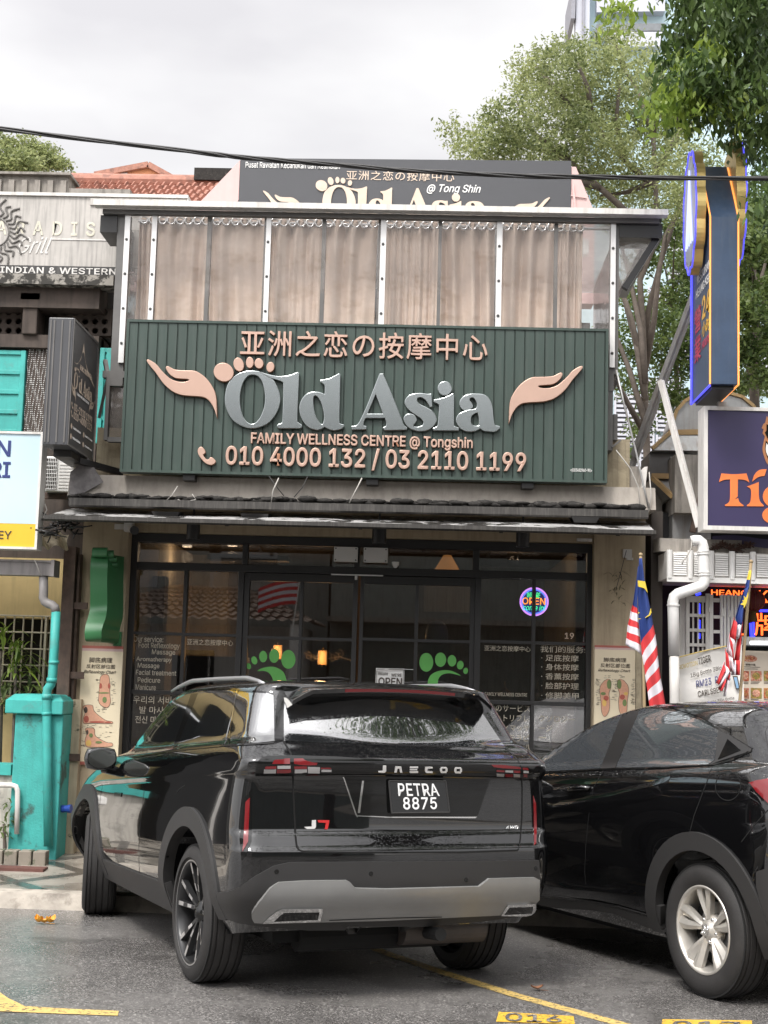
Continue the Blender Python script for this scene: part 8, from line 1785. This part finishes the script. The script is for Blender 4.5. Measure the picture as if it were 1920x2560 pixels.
for (x, z) in ((0, .372), (2.69, .345)):
    for sg in (1, -1):
        suv.side('wheel_arch', arch_ring(x, z, .468, .575, -18 if x else -8, 176 if x == 0 else 202), M_plas, .016, .05, sgn=sg, skirt=.05)
for sg in (1, -1): suv.side('sill_cladding', [(.44, .305), (2.27, .302), (2.27, .44), (.44, .48)], M_plas, .012, .08, sgn=sg, skirt=.03)
for px in ():
    pass
# door handles: flush, left and right
for x in (.78, 1.72):
    for sg in (1, -1): suv.side('door_handle', [(x-.10, .985-.05*x), (x+.10, .975-.05*x), (x+.10, 1.003-.05*x), (x-.10, 1.012-.05*x)], M_glossblack, .005, .05, sgn=sg, skirt=.01)
# mirrors
for sg in (1, -1):
    mb = MB(); mb.ball((1.93, sg*1.02, 1.135), (.075, .125, .090), 24, 16)
    for i, v in enumerate(mb.v):
        x, y, z = v; a_ = (y-sg*1.02)/.125; b_ = (z-1.135)/.090; m_ = max(abs(a_), abs(b_), 1e-6); h_ = sqrt(a_*a_+b_*b_); f_ = .55 + .45*h_/m_ if h_ else 1; y = sg*1.02 + a_*.112*f_; z = 1.135 + b_*.078*f_
        if x < 1.895: x = 1.895
        mb.v[i] = (x, y, z)
    mo = suv.add('door_mirror', mb, M_paint, smooth=True)
    try: mo.data.set_sharp_from_angle(angle=radians(50))
    except Exception: pass
    mb = MB(); mb.prism([(1.893, sg*(1.02+.095*cos(2*pi*k/24)), 1.137+.064*sin(2*pi*k/24)) for k in range(24)], (-.003, 0, 0)); suv.add('mirror_glass', mb, M_chrome, mo)
    mb = MB(); mb.bar((1.95, sg*.99, 1.07), (1.98, sg*.86, 1.04), .09, .06); suv.add('mirror_arm', mb, M_glossblack, mo, bevel=.01)
# far-side glass so that the car holds from other positions
suv.side('side_window', [(.18, 1.30), (.98, 1.25), (1.0, 1.50), (.62, 1.56), (.15, 1.57)], M_cglass, .003, .08, sgn=-1, skirt=.006); suv.side('side_window', [(1.04, 1.245), (1.95, 1.19), (1.72, 1.38), (1.45, 1.50), (1.06, 1.50)], M_cglass, .003, .08, sgn=-1, skirt=.006)
mb = MB(); mb.box(-.50, 3.2, -.60, .60, .27, .37); mb.box(-.15, .15, -.7, .7, .30, .42); mb.tube([(-.80, -.25, .33), (-.4, -.25, .30), (.5, -.2, .26)], .035, 10); mb.tube([(-.45, -.45, .30), (-.45, .45, .30)], .09, 14); suv.add('underbody', mb, M_under)
mb = MB(); mb.lathe([(0, 0), (.09, 0), (.09, .5), (0, .5)], (-.55, -.62, .33), (0, 1, 0), 20); suv.add('silencer', mb, pm('rusty_silencer', (.06, .05, .045), .6, var=.3))
wheel(suv, 0, .80, .372, .283, .235, 1, 0, 'suv'); wheel(suv, 0, -.80, .372, .283, .235, -1, 0, 'suv')
wheel(suv, 2.69, .80, .365, .28, .235, 1, radians(-13), 'suv'); wheel(suv, 2.69, -.80, .365, .28, .235, -1, radians(-13), 'suv')
# front lamps and grille, unseen from here but part of the car (they show in the shop glass)
suv.bvh = suv.bvh_full
def front(name, poly, mat, eps=.004):
    return suv._panel(name, poly, mat, lambda y, z: suv.bvh.ray_cast(Vector((6, y, z)), Vector((-1, 0, 0)))[:2], eps, .05, None, True, False, .006, 1)
front('grille', [(-.55, .55), (.55, .55), (.60, .80), (-.60, .80)], M_chrome); front('headlight', [(.62, .62), (.85, .62), (.85, .72), (.62, .72)], M_whitelens); front('headlight', [(-.85, .62), (-.62, .62), (-.62, .72), (-.85, .72)], M_whitelens)

# ---- the hatchback on the right
K = 1.075
pH = gpt(1795, 2492); hh = radians(26); rt2 = Vector((cos(hh), sin(hh), 0)); pcH = pH + rt2*(.77*K)
hrv = Car('black_hatchback', 'black hatchback crossover with silver alloys at the right edge, its tail out of frame', car_matrix(pcH, hh))
def defh(x, y, z):
    k = -.055*(x-.3)*win(z, .55, .95, 1.22, 1.62); return (x*K, y*K, (z+k)*1.045)
TH = rowset([(.24, -.60, 3.20, .78, .2), (.36, -.70, 3.32, .835, .25), (.50, -.745, 3.38, .862, .28), (.66, -.765, 3.42, .880, .3), (.82, -.770, 3.42, .893, .3), (.92, -.765, 3.40, .896, .3), (1.0, -.75, 3.36, .893, .3), (1.08, -.735, 3.25, .882, .3), (1.14, -.71, 3.08, .862, .3), (1.175, -.69, 2.75, .835, .3), (1.195, -.67, 2.42, .805, .3), (1.215, -.65, 2.32, .790, .3), (1.32, -.56, 2.00, .748, .3), (1.42, -.46, 1.72, .702, .28), (1.49, -.36, 1.45, .655, .26), (1.53, -.26, 1.26, .60, .25), (1.556, -.1, 1.02, .48, .25, .4), (1.566, .15, .8, .30, .15, .2)])
hrv.body(TH, defh, [(0, .348, .452, 1, .32), (0, .348, .452, -1, .32), (2.61*K, .34, .44, 1, .34), (2.61*K, .34, .44, -1, .34)])
H_ = R2
hrv.panel('side_window', H_((640, 572), (652, 540), (690, 480), (760, 415), (860, 350), (960, 318), (1034, 302), (1030, 320), (935, 556)), M_hglass, .003, 8)
hrv.panel('pillar_trim', H_((1034, 302), (1108, 294), (1095, 330), (1000, 553), (935, 557)), M_black, .003, 8)
hrv.panel('side_window', H_((1108, 297), (1180, 298), (1260, 312), (1350, 342), (1446, 390), (1430, 520), (1400, 540), (1200, 550), (1002, 554)), M_hglass, .003, 8)
hrv.panel('quarter_trim', H_((1446, 390), (1496, 412), (1590, 470), (1585, 480), (1440, 528), (1408, 540), (1432, 520)), M_plas, .004, 7)
hrv.panel('rear_door_handle', H_((1488, 430), (1545, 478), (1446, 518)), M_glossblack, .007, 7)
hrv.line('roof_gutter', H_((640, 520), (720, 420), (840, 335), (960, 292), (1090, 278), (1240, 290), (1360, 325), (1497, 392)), .016, M_glossblack, .006)
hrv.line('window_trim', H_((640, 578), (935, 560), (1200, 554), (1420, 540), (1500, 520), (1590, 478)), .014, M_glossblack, .004)
hrv.line('window_trim', H_((1497, 378), (1496, 412), (1592, 470)), .006, M_seam, .004)
hrv.line('panel_gap', H_((950, 560), (905, 640), (885, 760), (872, 900), (868, 1000), (880, 1130)), .006)
hrv.line('panel_gap', H_((1418, 545), (1400, 600), (1370, 680), (1340, 760), (1322, 830), (1300, 850)), .006)
hrv.line('panel_gap', H_((1659, 735), (1600, 800), (1545, 872)), .006)
ccx, ccy = 1487, 630
hrv.line('fuel_flap_gap', H_(*[(ccx+54*cos(2*pi*k/40), ccy+63*sin(2*pi*k/40)) for k in range(41)]), .005)
hh_ = hrv.panel('handle_recess', H_(*ell(830, 655, 47, 34, 0, 24)), M_glossblack, .002, 6)
c2, n2 = hrv.hit(*H_((840, 645))[0]); a2, _ = hrv.hit(*H_((798, 648))[0]); b2, _ = hrv.hit(*H_((892, 640))[0])
mb = MB(); mb.tube([a2+n2*.006, a2.lerp(b2, .2)+n2*.03, a2.lerp(b2, .8)+n2*.03, b2+n2*.006], [.012, .016, .016, .012], 10); hrv.add('door_handle', mb, M_paint, smooth=True)
hrv.panel('tail_lamp', H_((1578, 618), (1610, 608), (1659, 600), (1720, 590), (1740, 690), (1700, 720), (1659, 706), (1600, 650)), M_redlens, .006, 7)
hrv.line('tail_lamp_rim', H_((1580, 622), (1610, 660), (1662, 712)), .012, M_glossblack, .008)
hrv.panel('sill_cladding', H_((650, 1100), (760, 1105), (900, 1130), (1010, 1150), (1152, 1190), (1160, 1185), (1160, 1140), (1200, 1150), (1200, 1250), (1140, 1240), (1000, 1180), (900, 1165), (750, 1155), (650, 1140)), M_plas, .010, 10, skirt=.03)
hrv.line('sill_edge', H_((655, 1100), (900, 1128), (1010, 1150), (1150, 1190)), .014, M_glossblack, .012)
for sg in (1, -1):
    hrv.side('wheel_arch', arch_ring(0, .348, .444, .545, -14, 198), M_plas, .014, .05, sgn=sg, skirt=.045); hrv.side('wheel_arch', arch_ring(2.61*K, .34, .432, .53, -14, 196), M_plas, .014, .05, sgn=sg, skirt=.045)
hrv.panel('rear_bumper', H_((1612, 1000), (1659, 985), (1760, 975), (1760, 1300), (1659, 1300), (1640, 1180), (1612, 1060)), M_plas, .008, 10)
# body creases of the flank: thin raised folds catching the light
mb = MB()
def crease(pts, hgt, wd):
    q = []
    for i in range(len(pts)-1):
        for k in range(10):
            t = k/10; p = (pts[i][0]*(1-t)+pts[i+1][0]*t, pts[i][1]*(1-t)+pts[i+1][1]*t); loc, n = hrv.hit(*p)
            if loc is not None: q.append((loc, n))
    vs = []; m_ = len(q)
    for i, (p, n) in enumerate(q):
        tp = min(1, i/6, (m_-1-i)/6); up_ = Vector((0, 0, 1)); s_ = (up_ - n*up_.dot(n)).normalized()
        vs += [p + s_*wd - n*.0005, p + s_*wd*.35 + n*hgt*tp*.9, p + n*hgt*tp, p - s_*wd*1.4 - n*.0005]
    mb.add(vs, [(i*4+j, i*4+j+1, (i+1)*4+j+1, (i+1)*4+j) for i in range(m_-1) for j in range(3)])
crease(H_((655, 742), (800, 720), (960, 690), (1130, 648), (1240, 618)), .010, .045); crease(H_((655, 1062), (900, 1085), (1120, 1110)), .012, .04)
cr_ = hrv.add('flank_crease', mb, M_paint, smooth=True)
for sg in (1, -1):
    mb = MB(); mb.ball((1.78*K, sg*.985*K, 1.07), (.09, .12, .075), 18, 10)
    for i, v in enumerate(mb.v): mb.v[i] = (max(v[0], 1.75*K), v[1], v[2])
    mo = hrv.add('door_mirror', mb, M_paint, smooth=True); mb = MB(); mb.bar((1.8*K, sg*.93*K, 1.03), (1.82*K, sg*.82*K, 1.0), .08, .05); hrv.add('mirror_arm', mb, M_plas, mo)
hrv.side('side_window', [(.35, 1.26), (1.15, 1.22), (1.2, 1.46), (.6, 1.5)], M_hglass, .003, .08, sgn=-1, skirt=.006); hrv.side('side_window', [(1.25, 1.215), (2.1, 1.17), (1.8, 1.34), (1.3, 1.46)], M_hglass, .003, .08, sgn=-1, skirt=.006)
def rearp(name, poly, mat, eps=.004): return hrv._panel(name, poly, mat, lambda y, z: hrv.bvh.ray_cast(Vector((-4, y, z)), Vector((1, 0, 0)))[:2], eps, .06, None, True, False, .006, 1)
rearp('rear_window', [(-.62, 1.26), (.62, 1.26), (.5, 1.48), (-.5, 1.48)], M_hglass); rearp('tail_lamp', [(-.9, 1.0), (-.62, 1.0), (-.62, 1.14), (-.88, 1.16)], M_redlens)
def frontp(name, poly, mat, eps=.004): return hrv._panel(name, poly, mat, lambda y, z: hrv.bvh.ray_cast(Vector((6, y, z)), Vector((-1, 0, 0)))[:2], eps, .06, None, True, False, .006, 1)
frontp('windscreen', [(-.62, 1.16), (.62, 1.16), (.5, 1.46), (-.5, 1.46)], M_hglass)
mb = MB(); mb.box(-.55, 3.2, -.62, .62, .17, .28); hrv.add('underbody', mb, M_under)
wheel(hrv, 0, .77*K, .362, .238, .225, 1, 0, 'hatch'); wheel(hrv, 0, -.77*K, .362, .238, .225, -1, 0, 'hatch'); wheel(hrv, 2.61*K, .77*K, .355, .238, .225, 1, 0, 'hatch', .35); wheel(hrv, 2.61*K, -.77*K, .355, .238, .225, -1, 0, 'hatch', .35)
# ------------------------------------------------------------------ across the street, behind the camera: seen in the glass and the paint
hz_ = thing('porch_house', 'low white house with tiled hip roof across the street, mirrored in the glass', 'house', (-5, -8.8, 0))
M_mtile = pm('brown_concrete_tiles', (.22, .17, .14), .7, var=.3, vs=6)
for a, b, c2, d in (((-8.2, -7.6, 2.85), (-2.6, -7.6, 2.85), (-4.6, -9.6, 3.75), (-6.2, -9.6, 3.75)), ((-2.6, -7.6, 2.85), (-2.6, -11.6, 2.85), (-4.6, -9.6, 3.75), (-4.6, -9.6, 3.76))):
    tiled_roof('r', a, b, c2, d, '', 8, 20, .06).build('roof', M_mtile, hz_)
mb = MB(); mb.box(-8.0, -2.9, -11.4, -8.6, 0, 2.8); mb.build('wall', pm('across_white_render', (.58, .56, .53), .8, var=.1, streak=.3), hz_)
mb = MB()
for x in (-7.9, -3.0): mb.box(x-.14, x+.14, -8.0, -7.72, .1, 2.84)
mb.build('post', M_white, hz_)
mb = MB(); mb.box(-6.8, -5.0, -8.62, -8.59, .8, 2.2); mb.build('window', M_cglass, hz_)
bl = thing('long_shop_row', 'long grey two storey row across the street, mirrored in the glass', 'building', (4, -12, 0))
mb = MB(); mb.box(-2.4, 18, -15, -10.6, 0, 8.4); mb.build('wall', pm('across_grey_render', (.27, .29, .27), .8, var=.15, streak=.4), bl)
mb = MB(); mb.box(-2.4, 18, -10.6, -9.2, 3.0, 3.12); mb.build('canopy', M_conc, bl)
for k in range(6):
    mb = MB(); mb.box(-1.6+3*k, .2+3*k, -10.64, -10.605, 3.9, 5.4); mb.build('upper_window', M_cglass, bl)
    x = -1.8+2.9*k; mb = MB(); mb.box(x, x+2.2, -10.64, -10.605, .2, 2.6); mb.build('shutter_front', (M_dark, M_teal, M_whitedirty)[k % 3], bl)
bl2 = thing('white_terrace', 'stained two storey terrace to the left across the street, mirrored in car paint', 'building', (-16, -12, 0))
mb = MB(); mb.box(-26, -2.6, -18, -12.6, 0, 9.1); mb.build('wall', pm('across_cream_render', (.30, .31, .29), .8, var=.1, streak=.4), bl2)
for k in range(7):
    for z in (.9, 3.9, 6.6): mb = MB(); mb.box(-25+3.2*k, -23.2+3.2*k, -12.64, -12.59, z, z+1.5); mb.build('window', M_cglass, bl2)
def backtree(x, y, h, R_, n, seed, label):
    r = random.Random(seed); t = thing('street_tree', label, 'tree', (x, y, 0), 'street trees across the road'); wb = MB(); wb.tube([(x, y, 0), (x+.1, y, h*.4), (x, y+.1, h*.75)], [.22, .16, .1], 9)
    pts = []
    for k in range(14):
        c2 = Vector((x+r.gauss(0, R_*.6), y+r.gauss(0, R_*.5), h+r.gauss(0, R_*.4))); wb.tube([(x, y, h*.55), c2], [.07, .02], 6); rr = R_*r.uniform(.35, .6)
        for j in range(n//14): v = Vector((r.gauss(0, 1), r.gauss(0, 1), r.gauss(0, 1))).normalized()*rr*r.random()**.4; pts.append(c2+v)
    vs, fs = leaves(pts, .30, .5, .4, r); me = bpy.data.meshes.new('crown'); me.from_pydata([tuple(v) for v in vs], [], fs); link('crown', me, M_leafC, t, fixn=False); wb.build('trunk', M_bark, t, smooth=True)
for x, y, h, R_, s in ((1.5, -17, 7.6, 2.4, 1), (5.4, -16.8, 8.0, 2.6, 2), (10, -17, 8.2, 2.8, 3), (15, -16, 8, 2.8, 4), (-3.0, -20, 9.2, 2.9, 5), (-8.5, -20, 9.4, 3.0, 6)):
    backtree(x, y, h, R_, 2600, s, 'leafy street tree %s across the road, mirrored in the glass' % ('nearest the porch', 'just right of the camera line', 'above the grey row', 'further right', 'far right', 'small')[s if s < 5 else 0] if s < 6 else 'leafy street tree across the road, behind the stained terrace')
# flag across the road, mirrored in the left pane
t = thing('street_flag', 'striped flag on a leaning pole across the road, mirrored in the left pane', 'flag', (-3.3, -7.2, 0)); mb = MB(); mb.tube([(-3.3, -7.2, .1), (-2.9, -7.3, 4.0)], .015, 8); mb.build('pole', M_white, t)
mb = MB()
for k in range(7):
    mb.mi = k % 2; mb.grid(lambda u, v, k=k: (-2.95-.9*u, -7.28+.05*sin(u*6), 3.85-.08*(k+v)-.22*u*u), 10, 1)
mb.build('cloth', [M_redcloth, M_whitecloth], t)

# rain tree arching over the street: out of frame, mirrored in the SUV's rear glass
r = random.Random(77); t = thing('rain_tree', 'tall spreading rain tree overhead, mirrored in the rear window of the SUV', 'tree', (12, -7.8, 0), 'street trees across the road'); wb = MB(); wb.tube([(12, -7.8, 0), (11.7, -6, 5), (11, -1, 9), (10, 3, 10.6)], [.3, .26, .18, .1], 10); pts = []
for k in range(90):
    c2 = Vector((r.uniform(5, 13), r.uniform(.5, 9), r.uniform(9.4, 12.6))); wb.tube([(11, -1, 9), ((11+c2.x)/2, (-1+c2.y)/2, 10.2), c2], [.10, .06, .02], 6)
    for j in range(260): pts.append(c2 + Vector((r.gauss(0, 1), r.gauss(0, 1), r.gauss(0, .5)))*.75)
vs, fs = leaves(pts, .2, .55, .3, r); me = bpy.data.meshes.new('crown'); me.from_pydata([tuple(v) for v in vs], [], fs); link('crown', me, M_leafC, t, fixn=False); wb.build('trunk', M_bark, t, smooth=True)
